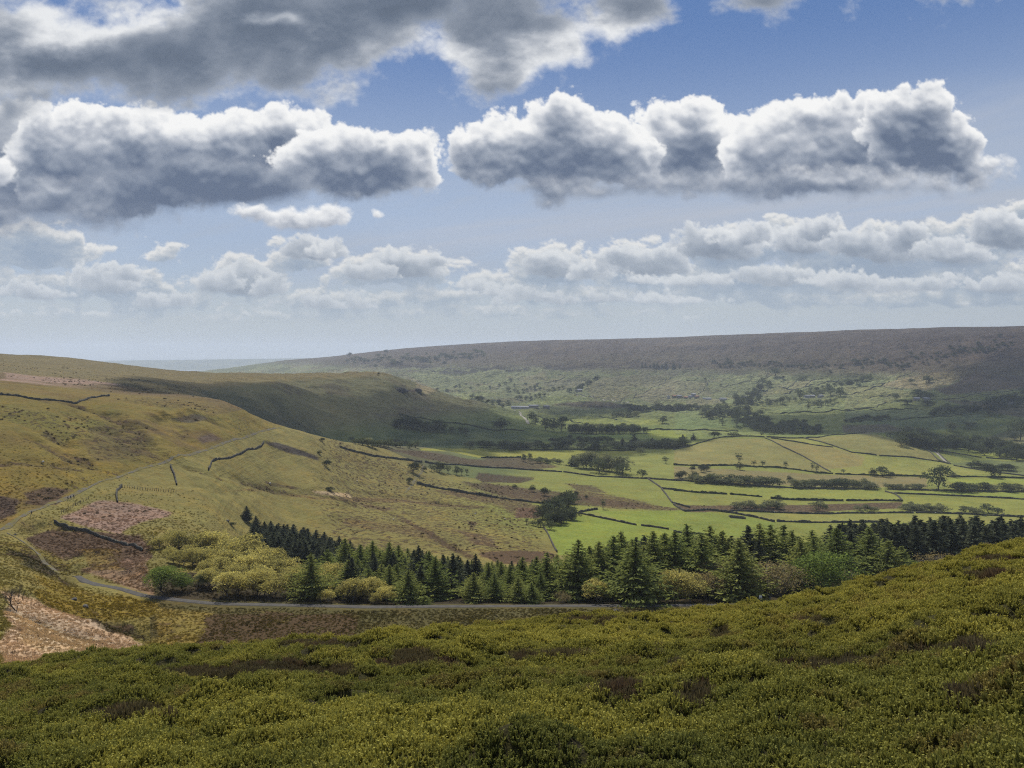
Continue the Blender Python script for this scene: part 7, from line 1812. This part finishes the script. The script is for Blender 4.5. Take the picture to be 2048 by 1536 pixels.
for k, (u, v, s, lab) in enumerate(((170, 1215, .9, 'dark boulder below the road on the mossy bank, left'), (148, 1200, .7, 'smaller dark boulder on the mossy bank'), (455, 1042, .9, 'grey boulder in the grass above the olive trees'), (1232, 1222, .7, 'pale boulder on the verge just below the road'), (30, 1070, .5, 'pale stone at the foot of the track'))):
    rock(hit(u, v, 90) + (0, 0, .1), s, lab, 20 + k)

# quarried crag at the end of the hill nose and broken rock below the edge
def crag(u, v, L_, H_, D_, label, seed):
    p = hit(u, v, 900); q = bpy.data.meshes.new('rock_face'); g = np.random.default_rng(seed)
    n, k = 60, 9; xs = np.linspace(-0.5, 0.5, n); co = np.zeros((n, k, 3))
    top = 1 - 0.75 * np.abs(xs * 2) ** 3
    for j in range(k):
        f = j / (k - 1); a = math.pi * f
        jag = fbm(xs * 14 + seed, np.full(n, f * 3.0), 4, 960)
        co[:, j, 0] = xs * L_; co[:, j, 1] = -math.cos(a) * D_ * 0.5 * (1 + 0.35 * jag); co[:, j, 2] = (math.sin(a) ** 0.4 if 0 < j < k - 1 else -0.2) * H_ * top * (1 + 0.3 * jag)
    q2 = mesh_np('rock_face', co.reshape(-1, 3), grid_faces(n, k), False, None, M_ROCK)
    o = new_obj('rock_face', q2); o.location = p; o.rotation_euler = (0, 0, g.normal() * 0.08); o['label'] = label; o['category'] = 'rock'
crag(802, 784, 26, 8, 9, 'dark quarried rock face at the end of the hill nose', 4)
crag(836, 783, 16, 6, 8, 'smaller rock face right at the tip of the hill nose', 6)
# ------------------------------------------------------------------ unseen clouds added above the view, shaped to lay shadows on the land
m, t = new_mat('shadow_cloud')
de = attr(t, 'dens', out='Fac')
df = t.nodes.new('ShaderNodeBsdfDiffuse'); df.inputs[0].default_value = (0.85, 0.86, 0.88, 1)
tl = t.nodes.new('ShaderNodeBsdfTranslucent'); tl.inputs[0].default_value = (0.8, 0.82, 0.85, 1)
m1 = t.nodes.new('ShaderNodeMixShader'); m1.inputs[0].default_value = 0.3; t.links.new(df.outputs[0], m1.inputs[1]); t.links.new(tl.outputs[0], m1.inputs[2])
tp = t.nodes.new('ShaderNodeBsdfTransparent'); m2 = t.nodes.new('ShaderNodeMixShader')
t.links.new(de.s, m2.inputs[0]); t.links.new(tp.outputs[0], m2.inputs[1]); t.links.new(m1.outputs[0], m2.inputs[2])
finish(t, m2.outputs[0]); M_SHADOW_CLOUD = m
def cloud(ground_pts, H, label, thick=160, cell=None, dens=0.62, seed=0, soft=0.08):
    """added unseen cloud, outlined so that its shadow covers the given ground"""
    G = np.array(ground_pts, float)
    C = G[:, :2] + SUN_DIR[:2] / SUN_DIR[2] * (H - G[:, 2:3])
    lo, hi = C.min(0), C.max(0); sz = (hi - lo).max(); cell = cell or sz / 150; pad = sz * 0.16
    x = np.arange(lo[0] - pad, hi[0] + pad, cell); y = np.arange(lo[1] - pad, hi[1] + pad, cell)
    X, Y = np.meshgrid(x, y)
    q = sz / 6
    Xw = X + fbm(X / q, Y / q, 5, seed + 870, 0.58) * q * 0.22; Yw = Y + fbm(X / q, Y / q, 5, seed + 880, 0.58) * q * 0.22
    ins = np.zeros(X.shape, bool)
    for k in range(len(C)):
        (x0, y0), (x1, y1) = C[k - 1], C[k]
        c_ = (y0 > Yw) != (y1 > Yw); ins ^= c_ & (Xw < (x1 - x0) * (Yw - y0) / (y1 - y0 + 1e-9) + x0)
    f = blur(ins.astype(np.float32), max(1, int(soft * sz / cell / 2)))
    f = f + 0.10 * fbm(X / (q * 0.4), Y / (q * 0.4), 5, seed + 890, 0.6) * (f > 0.02)
    d = sstep(f, 0.15, 0.75)
    bump = np.abs(fbm(X / (q * 0.35), Y / (q * 0.35), 4, seed + 895))
    top = H + thick * d * (0.45 + 0.9 * bump); bot = H - thick * 0.12 * d - 1
    idx = -np.ones(X.shape, int); use_ = d > 0.004
    fm = use_[:-1, :-1] & use_[1:, :-1] & use_[:-1, 1:] & use_[1:, 1:]
    i = np.arange(X.size).reshape(X.shape)
    f4 = np.stack([i[:-1, :-1][fm], i[:-1, 1:][fm], i[1:, 1:][fm], i[1:, :-1][fm]], -1)
    co = np.concatenate([np.stack([X, Y, top], -1).reshape(-1, 3), np.stack([X, Y, bot], -1).reshape(-1, 3)])
    fc = np.concatenate([f4, f4[:, ::-1] + X.size])
    used = np.unique(fc); rem = np.zeros(len(co), int); rem[used] = np.arange(len(used))
    dd = np.concatenate([d.ravel(), d.ravel()])[used] * dens
    me = mesh_np('cloud', co[used], rem[fc], True, {'dens': ('POINT', 'FLOAT', dd)}, M_SHADOW_CLOUD)
    o = new_obj('cloud', me); o['label'] = label; o['category'] = 'cloud'; o['group'] = 'unseen clouds added to cast shadows'
    return o
gp = lambda pts, ymin=205: [hit(u, v, ymin) for u, v in pts]
cloud(gp([(262,772),(330,768),(440,763),(560,772),(620,794),(700,806),(820,790),(920,815),(1000,829),(1075,848),(1150,860),(1290,866),(1310,880),(1150,884),(1000,889),(850,893)], 1000) + [at(780, 1050), at(700, 930), at(620, 840), at(540, 820), at(440, 800), at(330, 830), at(262, 930)], 1500,
      'wide unseen cloud added overhead to shade the hill nose', 220, seed=1, soft=0.03, dens=0.58)
cloud(gp([(1470,838),(1600,824),(1720,820),(1800,806),(1860,784),(1925,756),(2048,702),(2300,660),(2300,850),(2300,872),(2048,866),(1960,862),(1900,858),(1800,866),(1700,866),(1620,870),(1520,862)], 1250), 2500,
      'big unseen cloud added at the right to shade the moor slope', 300, seed=2, soft=0.04)
cloud(gp([(1080,812),(1180,804),(1262,812),(1280,826),(1150,830),(1065,828)], 1500), 2100, 'small unseen cloud added to shade the far valley strip', 140, seed=3, dens=0.36)
fgp = []
for u, v in ((-300,1372),(0,1352),(400,1318),(800,1300),(1100,1312),(1350,1330),(1600,1300),(1850,1262),(2048,1225),(2350,1180)):
    s_ = float(fg_slope(u)); Y = EYE / max((v - VH) / FPX - s_, 0.03)
    fgp.append(((u - UC) / FPX * Y, Y, -(EYE + s_ * Y)))
fgp += [(70, 0, 0), (70, -70, 0), (-70, -70, 0), (-60, 0, 0)]
cloud(fgp, 700, 'thin unseen cloud added to shade the near heather', 60, seed=4, dens=0.13, soft=0.12)
